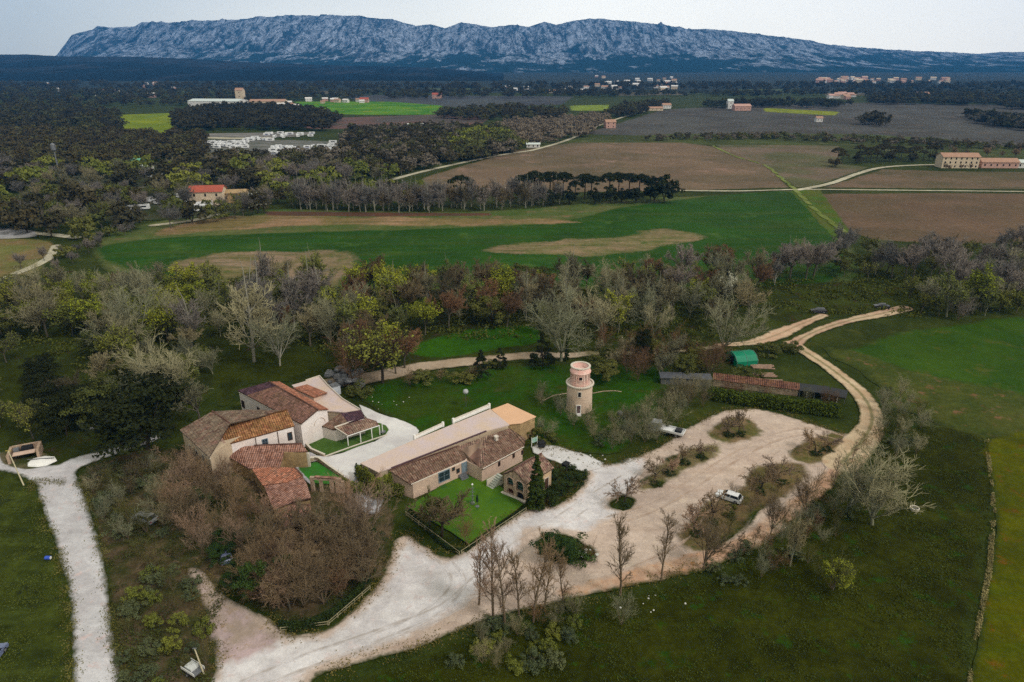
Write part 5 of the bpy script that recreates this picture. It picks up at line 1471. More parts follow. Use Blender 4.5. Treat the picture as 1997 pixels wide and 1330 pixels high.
# the row along the lower edge of the car park
for i, (px, by, ty, k, c) in enumerate([(934, 1180, 1045, 'poplar', 'pale'), (962, 1206, 1030, 'poplar', 'pale'), (985, 1222, 1050, 'poplar', 'pale'), (1012, 1200, 1062, 'poplar', 'brown'), (1040, 1214, 1048, 'poplar', 'brown'), (1062, 1190, 1070, 'poplar', 'brown'), (1100, 1180, 1062, 'poplar', 'brown'),
      (1210, 1162, 994, 'poplar', 'brown'), (1290, 1132, 1004, 'poplar', 'brown'), (1372, 1112, 1010, 'vase', 'brown'), (1436, 1086, 1030, 'poplar', 'brown'), (1470, 1066, 1022, 'poplar', 'brown'), (1502, 1044, 962, 'vase', 'brown'), (1572, 1010, 918, 'vase', 'brown'), (1625, 950, 890, 'poplar', 'pale'), (1660, 905, 858, 'poplar', 'pale')]):
    hero(k, px, by, ty, TW[c], K('road_row_' + c + k, {'pale': 'slender pale bare tree', 'brown': 'slender brown bare tree'}[c] if k == 'poplar' else 'forked brown bare tree', 'tree', 'along the car park edge'), 1.0 if k == 'poplar' else .8, bark=BARKR)
zone([(1380, 1110), (1480, 1066), (1560, 1020), (1640, 950), (1680, 930), (1660, 1030), (1600, 1100), (1500, 1130), (1400, 1150)], 30,
     [B_(4, 'thicket', 'lichen', 3.6, 'lichen grey thicket tree'), B_(3, 'thicket', 'olive', 3.4, 'olive thicket tree'), L_(3, 'shrub', 'shrub', 1.8, 'grey green shrub'), B_(2, 'thicket', 'red', 3, 'reddish thicket tree')],
     'below the earth track', 'verge', 15, 2.0)
zone([(930, 1240), (1060, 1200), (1120, 1180), (1130, 1230), (1080, 1300), (960, 1320), (880, 1300)], 24,
     [B_(3, 'thicket', 'grey', 3.2, 'grey green thicket tree'), L_(4, 'shrub', 'shrub', 1.9, 'grey green shrub'), L_(2, 'shrub', 'olive', 1.6, 'olive green shrub'), B_(2, 'thicket', 'red', 2.6, 'reddish thicket tree')],
     'in the thicket at the bottom centre', 'verge2', 16, 1.7)
zone([(1350, 1040), (1400, 990), (1470, 935), (1550, 920), (1530, 948), (1430, 1040), (1385, 1066)], 20,
     [B_(5, 'thicket', 'brown', 2.6, 'low brown thicket tree'), L_(3, 'shrub', 'mid', 1.3, 'low dark green shrub'), B_(2, 'thicket', 'olive', 2.2, 'low olive thicket tree')],
     'on the long island of the car park', 'island', 17, 1.6)
# hero trees
def T_(kind, px, by, ty, mat, what, where, squash=1.0, cat='tree', bark=None):
    hero(kind, px, by, ty, mat, K(('h', px, by), what, cat, where), squash, bark=bark)
T_('vase', 274, 688, 556, TW['lichen'], 'broad pale bare tree with fanning limbs', 'at the front of the left riverside belt', 1.25, bark=BARKP)
T_('tall', 374, 680, 540, TW['violet'], 'bare tree with a white forked trunk', 'right of the broad fanning tree in the belt', 1.0, bark=BARKW)
T_('tall', 496, 706, 492, TW['lichen'], 'very tall bare poplar with a white trunk', 'on the grass behind the barn', 1.0, bark=BARKW)
T_('tall', 524, 668, 488, TW['violet'], 'tall violet grey poplar', 'just right of the tallest white poplar', 1.0, bark=BARKW)
T_('vase', 546, 714, 602, TW['lichen'], 'small pale tree with a leaning trunk', 'on the grass behind the barn', 1.0, bark=BARKW)
T_('vase', 356, 800, 648, TW['lichen'], 'wide lichen grey bare tree', 'left of the grey hip roofed house', 1.05, bark=BARKP)
T_('round', 392, 830, 720, TW['grey'], 'smaller grey bare tree', 'close behind the hip roofed house', 1.0)
T_('evergreen', 288, 876, 738, LF['evergreen'], 'large dark evergreen oak', 'left of the hip roofed house', 1.25)
T_('evergreen', 200, 830, 748, LF['mid'], 'round dark green tree', 'behind the grey boulders on the left', 1.0)
T_('evergreen', 130, 850, 770, LF['evergreen'], 'dark evergreen', 'above the path by the stone oven', 1.0)
T_('bud', 746, 748, 606, TW['olive'] if False else LF['olive'], 'large olive budding tree with dark trunk', 'beside the boulders and back lane', 1.1, bark=BARKD)
T_('thicket', 690, 752, 650, TW['red'], 'reddish bare tree', 'just left of the tree by the back lane', 1.2)
T_('round', 772, 730, 640, TW['red'], 'reddish brown bare tree', 'right of the tree by the back lane', .9)
T_('budtall', 776, 604, 500, LF['lime'], 'tall yellow green leafing tree', 'rising above the belt against the crop field', 1.2)
T_('budtall', 655, 640, 530, LF['lime'], 'slim yellow green leafing tree', 'at the right of the clearing above the barn', .8)
T_('vase', 1094, 704, 560, TW['lichen'], 'pale fan shaped bare tree', 'just left of the tower above the lane', 1.2, bark=BARKP)
T_('vase', 1176, 664, 556, TW['lichen'], 'pale bushy bare tree', 'directly above the tower', 1.1, bark=BARKP)
T_('budtall', 1206, 650, 544, LF['lime'], 'lime green leafing tree', 'above right of the tower', 1.1)
T_('vase', 1406, 690, 572, TW['lichen'], 'broad pale bare tree', 'behind the green tarpaulin', 1.1, bark=BARKP)
T_('budfull', 1411, 604, 528, LF['blossom'], 'small tree in white blossom', 'in the belt right of the tower', .55)
T_('evergreen', 1252, 712, 640, LF['evergreen'], 'black green ivy mantled tree', 'right of the tower in the brown thicket', .55)
T_('conifer', 976, 718, 678, LF['pine'], 'small round conifer', 'on the grass above the long restaurant', 1.1)
T_('conifer', 938, 738, 684, LF['pine'], 'small pointed conifer with bushy skirt', 'on the grass above the long restaurant', 1.0)
T_('conifer', 1058, 716, 648, LF['pine'], 'dark conifer', 'left of the thin cypress above the tower', 1.0)
T_('cypress', 1105, 704, 654, LF['cypress'], 'thin dark cypress', 'on the lane above the tower', .8)
T_('cypress', 1046, 992, 890, LF['cypress'], 'tall dark cypress', 'in front of the arch house', 1.35)
T_('budtall', 1896, 612, 484, LF['lime'], 'tall yellow green leafing tree', 'at the right end of the belt', 1.1)
T_('budtall', 1846, 618, 506, LF['olive'], 'tall olive leafing tree', 'left of the yellow green tree at right', 1.2)
T_('budtall', 1920, 616, 540, LF['olive'], 'smaller olive leafing tree', 'right of the yellow green tree at right', 1.0)
T_('vase', 1700, 1024, 884, TW['lichen'], 'wide silvery bare tree with radiating limbs', 'in the meadow below the track bend', 1.25, bark=BARKP)
T_('vase', 1650, 1000, 900, TW['lichen'], 'silvery bare tree', 'between the track and the wide silvery tree', 1.0, bark=BARKP)
T_('tall', 1540, 1106, 968, TW['grey'], 'thin grey bare tree with twin trunks', 'below the earth track', .6, bark=BARKP)
T_('thicket', 1620, 1150, 1086, TW['olive'], 'rounded yellow olive willow bush', 'in the dark meadow', 1.1)
T_('budfull', 1624, 1152, 1094, LF['lime'], 'yellow green leafing bush', 'in the dark meadow below the track', 1.1)
T_('thicket', 1212, 1222, 1162, TW['lichen'], 'grey bush', 'in the meadow below the tallest roadside tree', .9)
T_('vase', 722, 1070, 958, TW['pale'], 'pale vase shaped bare tree', 'between the copse and the gravel yard', 1.15, bark=BARKR)
T_('thicket', 690, 1020, 930, TW['pale'], 'pale many stemmed bare tree', 'left of the garden lawn', 1.0)
T_('evergreen', 728, 1084, 1030, LF['ivy'], 'ivy mound', 'at the foot of the vase shaped tree', .7)
T_('round', 862, 1046, 946, TW['dark'], 'dark round bare tree', 'over the garden lawn', 1.2, bark=BARKD)
T_('round', 838, 1030, 958, TW['olive'], 'olive toned bare tree', 'left of the dark tree on the lawn', 1.0, bark=BARKD)
T_('thicket', 910, 1062, 1004, TW['red'], 'small reddish bare tree', 'at the near corner of the garden lawn', .8)
T_('evergreen', 1084, 1096, 1038, LF['ivy'], 'rounded dark green bush', 'on the gravel island', 1.0)
T_('shrub', 1130, 1088, 1056, LF['ivy'], 'low green shrub', 'at the right of the gravel island', 1.2, 'shrub')
T_('thicket', 1150, 1090, 1056, TW['red'], 'small reddish shrub', 'at the tip of the gravel island', .9)
T_('evergreen', 505, 1180, 1090, LF['ivy'], 'green ivy mantled tree', 'inside the brown copse, left', .5)
T_('evergreen', 560, 1160, 1080, LF['ivy'], 'green ivy mantled tree', 'inside the brown copse, right', .5)
# orchard trees of the car park
for i, (px, by, ty) in enumerate([(1215, 984, 936), (1275, 942, 904), (1300, 922, 890), (1330, 902, 870), (1366, 890, 858), (1440, 846, 806), (1416, 848, 816), (1590, 884, 846), (1520, 938, 898), (1480, 960, 912), (1612, 876, 846), (1385, 1020, 972), (1352, 1040, 992)]):
    ty = by - (by - ty) * 1.3
    hero('orchard', px, by, ty, TW['brown' if i % 2 else 'pale'], K('orchard%d' % (i % 2), ['small pale bare fruit tree', 'small brown bare fruit tree'][i % 2], 'tree', 'on the car park islands'), 1.1)
    hero('shrub', px + 4, by + 3, by - 5, LF['hedge'], K('tuft', 'low dark green tuft', 'shrub', 'under the fruit trees'), 1.9)
for i, (px, by, ty) in enumerate([(1070, 985, 962), (1086, 968, 946), (1100, 956, 936), (1116, 946, 926), (1090, 930, 912), (1106, 922, 906), (1128, 932, 914)]):
    hero('shrub', px, by, ty, LF['hedge'], K('bed', 'rounded dark green shrub', 'shrub', 'in the bed right of the cypress'), 1.2)
for i, (px, by, ty) in enumerate([(700, 770, 745), (800, 752, 722), (826, 748, 722), (860, 742, 720), (900, 742, 716), (926, 740, 712), (960, 716, 700)]):
    hero('thicket' if i % 2 else 'shrub', px, by, ty, (TW['brown'] if i % 2 else LF['mid']), K('lane%d' % (i % 2), ['low dark green shrub', 'low brown thicket tree'][i % 2], 'shrub' if i % 2 == 0 else 'thicket tree', 'along the back lane'), 1.4)
for i, (px, by, ty) in enumerate([(1548, 684, 664), (1530, 680, 664), (1500, 690, 668), (1420, 700, 680), (1440, 740, 716), (1470, 735, 716)]):
    hero('shrub', px, by, ty, LF['mid'], K('tarp', 'dark green shrub', 'shrub', 'around the green tarpaulin'), 1.4)

# ---- middle distance (left of the crop field)
zone([(560, 412), (700, 414), (860, 416), (1010, 408), (1100, 402), (1100, 392), (900, 400), (700, 398), (560, 396)], 74,
     [B_(6, 'tall', 'violet', 15, 'violet grey bare poplar'), B_(3, 'tall', 'dark', 13, 'dark grey bare poplar'), L_(1, 'budtall', 'olive', 12, 'olive budding poplar')],
     'of the poplar stand beyond the crop field', 'poplars', hf=1.15, nf=1.25, seed=20, mind=3.0)
zone([(560, 378), (740, 372), (900, 392), (700, 397), (560, 395)], 22,
     [L_(3, 'faroak', 'olive', 10, 'olive green leafy tree'), L_(2, 'farpine', 'farpine', 9, 'dark pine')],
     'behind the poplar stand', 'poplars_b', 21, 4.0)
for i, (px, by, ty) in enumerate([(900, 396, 340), (1022, 392, 338), (1045, 392, 332), (1072, 390, 333), (1098, 389, 334), (1122, 392, 352), (1140, 388, 337), (1152, 390, 340), (1188, 388, 336), (1206, 386, 335), (1226, 386, 336), (1246, 388, 337), (1268, 390, 342)]):
    hero('umbrella', px, by, ty, LF['pine'], K('umb', 'dark umbrella pine', 'pine tree', 'in the row below the vineyards'), .95)
for i, (px, by, ty) in enumerate([(1275, 394, 344), (1295, 394, 340), (1240, 396, 360), (1212, 396, 362), (1190, 396, 360), (1080, 400, 368), (1110, 398, 366), (1160, 398, 366)]):
    hero('farpine', px, by, ty, LF['pine'], K('umb2', 'dense dark bushy pine', 'pine tree', 'under the umbrella pines'), .9)
zone([(-60, 405), (100, 385), (300, 380), (480, 390), (560, 400), (500, 425), (300, 450), (150, 470), (-60, 445)], 72,
     [B_(4, 'round', 'violet', 9, 'violet grey bare tree'), L_(4, 'bud', 'olive', 8, 'olive green budding tree'), L_(3, 'farpine', 'farpine', 9, 'dark pine'), B_(2, 'round', 'grey', 9, 'grey bare tree'), L_(2, 'faroak', 'mid', 7, 'green leafy tree')],
     'around the red roofed house', 'mid_a', hf=1.35, nf=1.3, seed=22, mind=5.0, avoid=[[(370, 395), (500, 385), (500, 410), (370, 415)]])
zone([(-60, 335), (120, 330), (360, 330), (560, 330), (780, 350), (560, 385), (480, 385), (300, 375), (100, 380), (-60, 400)], 110,
     [L_(4, 'faroak', 'olive', 9, 'olive green leafy tree'), B_(4, 'round', 'violet', 10, 'violet grey bare tree'), L_(2, 'farpine', 'farpine', 10, 'dark pine'), B_(2, 'round', 'grey', 10, 'grey bare tree')],
     'below the caravan camp', 'mid_b', hf=1.3, nf=1.4, seed=23, mind=6.5)
zone([(20, 520), (90, 500), (180, 470), (260, 440), (280, 455), (190, 500), (100, 540), (20, 550)], 16,
     [B_(4, 'round', 'violet', 6, 'violet grey bare tree'), L_(2, 'faroak', 'mid', 5, 'low green leafy tree')],
     'along the left edge of the crop field', 'mid_c', 24, 4)
for i, (px, by, ty) in enumerate([(542, 398, 358), (150, 415, 350), (64, 440, 378), (50, 448, 400), (20, 446, 400), (185, 420, 372), (230, 408, 366)]):
    hero('farpine', px, by, ty, LF['farpine'], K('darkround', 'rounded near black pine', 'pine tree', 'among the trees left of the crop field'), .9)
zone([(1620, 330), (1690, 318), (1760, 316), (1830, 316), (1830, 308), (1700, 306), (1620, 318)], 26,
     [L_(5, 'umbrella', 'farpine', 10, 'dark umbrella pine'), L_(2, 'farpine', 'farpine', 8, 'dense dark pine')],
     'left of the far farmhouse', 'farm_pines', 25, 6)
zone([(1660, 246), (1700, 240), (1730, 243), (1720, 248)], 7,
     [L_(1, 'farpine', 'farpine', 14, 'dark pine')], 'in the clump alone in the far vineyards', 'lone_pines', 26, 8)
zone([(1840, 312), (1900, 308), (1990, 312), (1990, 306), (1860, 302)], 7,
     [B_(1, 'round', 'brown', 9, 'brown bare tree')], 'behind the far farmhouse', 'farm_bare', 27, 8)
hero('cypress', 1842, 327, 308, LF['cypress'], K('farm_cyp', 'tiny dark cypress', 'tree', 'at the left end of the far farmhouse'), 1.2)

# ---- woods: one mass each
def wood(name, poly, n, kinds, mats, hh, seed, label=None):
    R = random.Random(seed); rng = np.random.default_rng(seed); P = gp(poly); f, bb = sd_poly(P)
    pts = []; 
    while len(pts) < n:
        x = rng.uniform(bb[0], bb[2], 4000); y = rng.uniform(bb[1], bb[3], 4000)
        k = f(x, y) > 0; pts += list(zip(x[k], y[k]))
        if not k.any(): break
    pts = pts[:n]; Vs = []; Fs = []; off = 0; mi = []
    cache = {}
    for x, y in pts:
        ki = R.randrange(len(kinds)); kind = kinds[ki]; vi_ = R.randrange(len(VAR[kind])); key = (kind, vi_)
        if key not in cache:
            me = VAR[kind][vi_][1]; a = np.zeros(len(me.vertices) * 3, dtype=np.float32); me.vertices.foreach_get('co', a)
            q = np.zeros(len(me.loops), dtype=np.int32); me.loops.foreach_get('vertex_index', q)
            cache[key] = (a.reshape(-1, 3), q.reshape(-1, 4), VAR[kind][vi_][2])
        a, q, h0 = cache[key]; s = hh * R.uniform(.7, 1.25) / h0; t = R.uniform(0, 6.28); c_, s_ = math.cos(t) * s, math.sin(t) * s
        V = np.empty_like(a); V[:, 0] = a[:, 0] * c_ - a[:, 1] * s_ + x; V[:, 1] = a[:, 0] * s_ + a[:, 1] * c_ + y; V[:, 2] = a[:, 2] * s
        Vs.append(V); Fs.append(q + off); off += len(a); mi.append(np.full(len(q), R.randrange(len(mats)), dtype=np.int32))
    me = mesh_np(name, np.concatenate(Vs), np.concatenate(Fs))
    for m in mats: me.materials.append(m)
    me.polygons.foreach_set('material_index', np.concatenate(mi)[:len(me.polygons)])
    o = link(name, me); tag(o, label, 'wood', None, 'stuff')
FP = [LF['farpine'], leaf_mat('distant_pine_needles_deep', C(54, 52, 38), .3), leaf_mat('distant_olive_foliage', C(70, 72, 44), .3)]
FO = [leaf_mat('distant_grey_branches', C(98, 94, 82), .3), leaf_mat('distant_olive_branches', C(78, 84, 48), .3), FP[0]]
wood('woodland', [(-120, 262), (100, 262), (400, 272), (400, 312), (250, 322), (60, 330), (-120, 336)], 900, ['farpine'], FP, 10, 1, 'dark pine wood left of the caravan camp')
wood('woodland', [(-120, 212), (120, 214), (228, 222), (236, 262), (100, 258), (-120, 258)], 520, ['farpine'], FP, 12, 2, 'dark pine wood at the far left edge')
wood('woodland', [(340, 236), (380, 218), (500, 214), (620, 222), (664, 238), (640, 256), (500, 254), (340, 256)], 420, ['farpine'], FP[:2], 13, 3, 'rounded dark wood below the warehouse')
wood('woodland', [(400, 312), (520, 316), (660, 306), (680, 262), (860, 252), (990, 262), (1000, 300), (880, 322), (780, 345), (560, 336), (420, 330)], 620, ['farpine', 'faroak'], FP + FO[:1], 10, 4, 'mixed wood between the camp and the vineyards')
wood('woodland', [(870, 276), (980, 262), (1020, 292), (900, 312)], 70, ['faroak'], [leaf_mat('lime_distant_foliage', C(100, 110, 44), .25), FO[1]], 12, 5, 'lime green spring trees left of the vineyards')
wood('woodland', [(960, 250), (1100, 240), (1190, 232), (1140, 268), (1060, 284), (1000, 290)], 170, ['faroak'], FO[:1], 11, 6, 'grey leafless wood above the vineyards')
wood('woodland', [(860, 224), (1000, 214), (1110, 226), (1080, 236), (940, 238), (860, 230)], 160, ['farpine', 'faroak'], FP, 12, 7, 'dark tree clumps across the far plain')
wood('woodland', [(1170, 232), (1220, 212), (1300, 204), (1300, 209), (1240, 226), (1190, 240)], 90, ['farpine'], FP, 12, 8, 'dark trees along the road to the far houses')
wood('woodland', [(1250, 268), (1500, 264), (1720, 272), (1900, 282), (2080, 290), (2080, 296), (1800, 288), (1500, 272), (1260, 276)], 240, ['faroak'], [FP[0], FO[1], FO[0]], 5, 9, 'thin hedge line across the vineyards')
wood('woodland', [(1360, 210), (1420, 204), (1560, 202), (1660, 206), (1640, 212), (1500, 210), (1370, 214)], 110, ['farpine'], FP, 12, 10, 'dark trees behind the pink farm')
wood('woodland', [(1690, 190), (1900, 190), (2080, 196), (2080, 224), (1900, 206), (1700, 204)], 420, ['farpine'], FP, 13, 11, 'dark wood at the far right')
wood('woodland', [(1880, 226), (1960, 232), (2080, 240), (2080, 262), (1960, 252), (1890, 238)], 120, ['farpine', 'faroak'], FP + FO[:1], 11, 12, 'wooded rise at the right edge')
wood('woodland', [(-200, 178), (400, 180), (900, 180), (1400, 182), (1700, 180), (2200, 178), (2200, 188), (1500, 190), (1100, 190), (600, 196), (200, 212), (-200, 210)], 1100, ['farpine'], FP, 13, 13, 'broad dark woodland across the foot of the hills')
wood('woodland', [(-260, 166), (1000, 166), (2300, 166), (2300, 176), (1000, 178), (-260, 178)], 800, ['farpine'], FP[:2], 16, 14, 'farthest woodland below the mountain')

# ---- undergrowth: low growth nobody could count
def undergrowth(name, poly, n, size, mat, seed, label, hgt=.5, avoid=()):
    rng = np.random.default_rng(seed); P = gp(poly); f, bb = sd_poly(P); out = []
    av = [sd_poly(gp(a))[0] for a in avoid]
    got = 0
    while got < n:
        x = rng.uniform(bb[0], bb[2], 20000); y = rng.uniform(bb[1], bb[3], 20000)
        k = (f(x, y) > 0) & (fbm(x / 3, y / 3, seed) > .46 + .1 * rng.random(20000))
        for a in av: k &= a(x, y) < 0
        p = np.stack([x[k], y[k], .18 + rng.random(k.sum()) ** 2 * hgt], axis=1)[:n - got]
        out.append(p); got += len(p)
        if not k.any(): break
    V, Fq = leaf_arrays(np.concatenate(out), size, rng, .6)
    me = mesh_np(name, V, Fq); o = link(name, me, None, mat); tag(o, label, 'undergrowth', None, 'stuff')
undergrowth('undergrowth', [(170, 930), (330, 890), (420, 915), (560, 1010), (700, 1010), (750, 1070), (730, 1130), (600, 1215), (540, 1205), (440, 1150), (420, 1260), (420, 1370), (244, 1370), (220, 1200), (190, 1020)], 26000, .13, leaf_mat('bramble', C(58, 66, 32), .4), 31, 'tangled low brambles under the bare copse', .5)
undergrowth('undergrowth', [(-60, 580), (640, 570), (1060, 565), (1500, 545), (1800, 530), (2060, 530), (2060, 600), (1780, 620), (1500, 610), (1400, 660), (1060, 660), (800, 670), (640, 700), (560, 670), (400, 660), (200, 760), (60, 680), (-60, 680)], 30000, .34, leaf_mat('belt_scrub', C(66, 74, 28), .4), 32, 'scrub under the riverside belt', 1.2)
undergrowth('rough_grass', [(560, 1400), (700, 1300), (960, 1222), (1200, 1156), (1400, 1100), (1560, 1018), (1680, 890), (1720, 800), (1930, 858), (1930, 1060), (1880, 1400)], 26000, .11, leaf_mat('grass_tufts', C(60, 70, 24), .35), 33, 'rough tufts in the dark meadow', .2)
def edge_tufts(poly, n, spread, size, mat, seed, label, hgt=.3):
    rng = np.random.default_rng(seed); A = np.array(smooth_poly(gp(poly), 2)); B = np.roll(A, -1, axis=0); L = np.hypot(*(B - A).T); cum = np.cumsum(L)
    s_ = rng.uniform(0, cum[-1], n); k = np.searchsorted(cum, s_); t_ = rng.random(n)[:, None]
    P = A[k] * (1 - t_) + B[k] * t_ + rng.normal(size=(n, 2)) * spread
    keep = fbm(P[:, 0] / 2.2, P[:, 1] / 2.2, seed) > .44
    P = P[keep]; P = np.concatenate([P, (.2 + rng.random(len(P)) ** 2 * hgt)[:, None]], axis=1)
    V, Fq = leaf_arrays(P, size, rng, .7); tag(link('verge_grass', mesh_np('verge_grass', V, Fq), None, mat), label, 'grass', None, 'stuff')
edge_tufts(YARD, 26000, .8, .1, leaf_mat('verge_tufts', C(96, 90, 50), .35), 51, 'dry grass fringing the gravel yard')
edge_tufts([(60, 940), (76, 970), (96, 1030), (120, 1100), (136, 1180), (142, 1300), (146, 1400), (240, 1400), (240, 1340), (226, 1270), (216, 1200), (212, 1140), (198, 1070), (176, 1000), (160, 950)], 12000, .6, .1, leaf_mat('verge_tufts', C(86, 88, 46), .35), 52, 'dry grass fringing the white road')
undergrowth('rough_grass', [(1918, 860), (1928, 860), (1942, 1000), (1934, 1120), (1902, 1280), (1886, 1400), (1876, 1400), (1893, 1270), (1925, 1100), (1932, 960)], 4000, .11, leaf_mat('dry_straw', C(128, 122, 82), .35), 34, 'pale dry grass along the yellow meadow', .4)
undergrowth('rough_grass', [(-60, 950), (80, 950), (140, 1150), (150, 1400), (-60, 1400)], 8000, .1, leaf_mat('left_tufts', C(74, 84, 34), .35), 35, 'rough tufts in the left meadow', .25)

_u = 0
ORD = ['', 'second', 'third', 'fourth', 'fifth', 'sixth', 'seventh', 'eighth', 'ninth', 'tenth', 'eleventh', 'twelfth', 'thirteenth', 'fourteenth', 'fifteenth', 'sixteenth', 'seventeenth', 'eighteenth', 'nineteenth']
TENS = {20: 'twent', 30: 'thirt', 40: 'fort', 50: 'fift', 60: 'sixt', 70: 'sevent', 80: 'eight', 90: 'ninet'}
def ordinal(i):
    n = i + 1
    if n < 20: return ORD[i]
    t = TENS[n // 10 * 10]
    return t + 'ieth' if n % 10 == 0 else t + 'y-' + ('first' if n % 10 == 1 else ORD[n % 10 - 1])
def article(s): return s
by_key = {}
for r, k, px in PLANTS: by_key.setdefault(k, []).append((px, r))
for k, lst in by_key.items():
    what, cat, where = KEYS[k]
    lst.sort(key=lambda q: q[0])
    for i, (px, r) in enumerate(lst):
        if len(lst) == 1: lab = what + ' ' + where
        elif i == 0: lab = 'leftmost ' + what + ' ' + where
        elif i == len(lst) - 1: lab = 'rightmost ' + what + ' ' + where
        else: lab = ordinal(i) + ' ' + what + ' from the left ' + where
        tag(r, lab, cat, (what + 's ' + where) if len(lst) > 1 else None)
print('plants', len(PLANTS))
# ------------------------------------------------------------------ vehicles
RUB = plain('rubber', C(30, 30, 32)); ALU = plain('alloy', C(150, 152, 156), rough=.4, metal=.5)
CARG = plain('car_glass', C(28, 34, 40), rough=.1, spec=.7); LAMPW = plain('clear_lamp', C(210, 214, 216), rough=.2); LAMPR = plain('red_lamp', C(150, 30, 28), rough=.3)
def extrude_profile(mb, prof, w0, w1=None, x=0.0):
    """side profile (y,z) extruded across x; upper points pulled in when w1 < w0"""
    w1 = w0 if w1 is None else w1
    zs = [p[1] for p in prof]; lo, hi = min(zs), max(zs)
    def hw(z): return (w0 + (w1 - w0) * (z - lo) / (hi - lo + 1e-9)) / 2
    L = [(x - hw(z), y, z) for y, z in prof]; Rr = [(x + hw(z), y, z) for y, z in prof]
    mb.poly(L[::-1]); mb.poly(Rr)
    n = len(prof)
    for i in range(n):
        j = (i + 1) % n; mb.poly([L[i], L[j], Rr[j], Rr[i]])
    return mb
def wheel(parent, x, y, r=.33, w_=.22):
    T = MB(); T.tube((x - w_ / 2, y, r), (x + w_ / 2, y, r), r, r, 18); o = T.build('wheel', RUB, parent)
    s = 1 if x > 0 else -1
    T = MB(); T.tube((x + s * w_ / 2, y, r), (x + s * (w_ / 2 + .02), y, r), r * .6, r * .55, 14); T.build('rim', ALU, o)
def car(name, g, rz, paint, label, estate=True, cat='car'):
    T = empty(name, (g[0], g[1], 0.02), rz)
    body = MB(); extrude_profile(body, [(-2.2, .3), (2.15, .28), (2.25, .5), (2.2, .72), (1.25, .92), (-2.1, .96), (-2.27, .8), (-2.27, .45)], 1.78, 1.7)
    body.build('body', paint, T)
    cb = MB(); back = -2.0 if estate else -1.4
    extrude_profile(cb, [(1.2, .9), (.45, 1.42), (.1, 1.46), (back + .35, 1.46), (back, .95)], 1.64, 1.3); cb.build('cabin', CARG, T)
    rf = MB(); extrude_profile(rf, [(.42, 1.43), (.1, 1.49), (back + .4, 1.49), (back + .36, 1.44)], 1.36, 1.26); rf.build('roof', paint, T)
    for s in (-1, 1):
        pl = MB()
        for (ya, za, yb, zb) in ((1.2, .92, .45, 1.45), (-.3, .92, -.35, 1.45), (back + .05, .96, back + .38, 1.46)):
            pl.tube((s * .84, ya, za), (s * .67, yb, zb), .035, .035, 4)
        pl.build('window_pillars', paint, T)
        MB().box((s * .62, 2.2, .62), (.34, .1, .16)).build('headlight', LAMPW, T)
        MB().box((s * .7, -2.26, .74), (.2, .06, .24)).build('tail_light', LAMPR, T)
        MB().box((s * .98, .75, .98), (.18, .1, .12)).build('mirror', paint, T)
        wheel(T, s * .8, 1.35); wheel(T, s * .8, -1.38)
    MB().box((0, 2.26, .4), (1.5, .08, .18)).build('bumper', RUB, T)
    return tag(T, label, cat)
PW = plain('white_car_paint', C(214, 214, 214), rough=.25, var=.04, spec=.6); PD = plain('dark_car_paint', C(34, 38, 52), rough=.25, var=.1, spec=.6); PB = plain('blue_grey_car_paint', C(104, 112, 140), rough=.3, var=.08, spec=.6)
PS = plain('silver_car_paint', C(140, 142, 148), rough=.3, var=.08, spec=.6)
a_, b_c = G(1398, 962), G(1446, 978)
car('parked_car', (G(1421, 975).x, G(1421, 975).y), math.atan2(a_.y - b_c.y, a_.x - b_c.x) - math.pi / 2, PW, 'white estate car parked on the sandy car park')
car('parked_car', G(1596, 610), R_(80), PD, 'dark car on the grass by the upper track, left of the other dark car')
car('parked_car', G(1719, 601), R_(75), PD, 'dark car with a pale side by the reddish end of the branch track', estate=False)
car('parked_car', G(440, 1088), R_(30), PB, 'blue grey car under the bare copse')
car('parked_car', G(285, 1016), R_(65), PS, 'silver car with debris beside the left edge of the copse')
car('parked_car', G(262, 868), R_(-40), PD, 'dark car below the big evergreen left of the farm')
car('parked_car', G(-14, 1290), R_(5), PB, 'car cut off by the left edge of the photo', estate=False)
# flatbed truck
g = G(1302, 846); T = empty('flatbed_truck', (g.x, g.y, .02), R_(62)); T.scale = (1.15, 1.3, 1.15)
extrude_profile(MB(), [(1.2, .5), (3.0, .5), (3.05, 1.2), (2.7, 2.05), (1.3, 2.1), (1.2, 1.9)], 1.9, 1.7).build('cab', PS, T)
extrude_profile(MB(), [(2.5, 1.3), (3.07, 1.22), (2.75, 1.95), (2.5, 2.0)], 1.7, 1.5).build('windscreen', CARG, T)
MB().box((0, -.6, .85), (2.0, 4.0, .14)).build('flatbed', PW, T)
for s in (-1, 1):
    MB().box((s * 1.0, -.6, 1.05), (.08, 4.0, .34)).build('side_board', PW, T); wheel(T, s * .8, 2.2, .38); wheel(T, s * .8, -1.5, .38)
MB().box((0, -2.62, 1.05), (2.0, .08, .34)).build('tail_board', PW, T)
MB().box((0, -1.7, 1.2), (1.2, 1.0, .5)).build('tool_chest', BLACK, T)
MB().box((0, 0, .6), (.9, 5, .3)).build('chassis', RUB, T)
tag(T, 'pale flatbed truck at the top edge of the car park', 'truck')
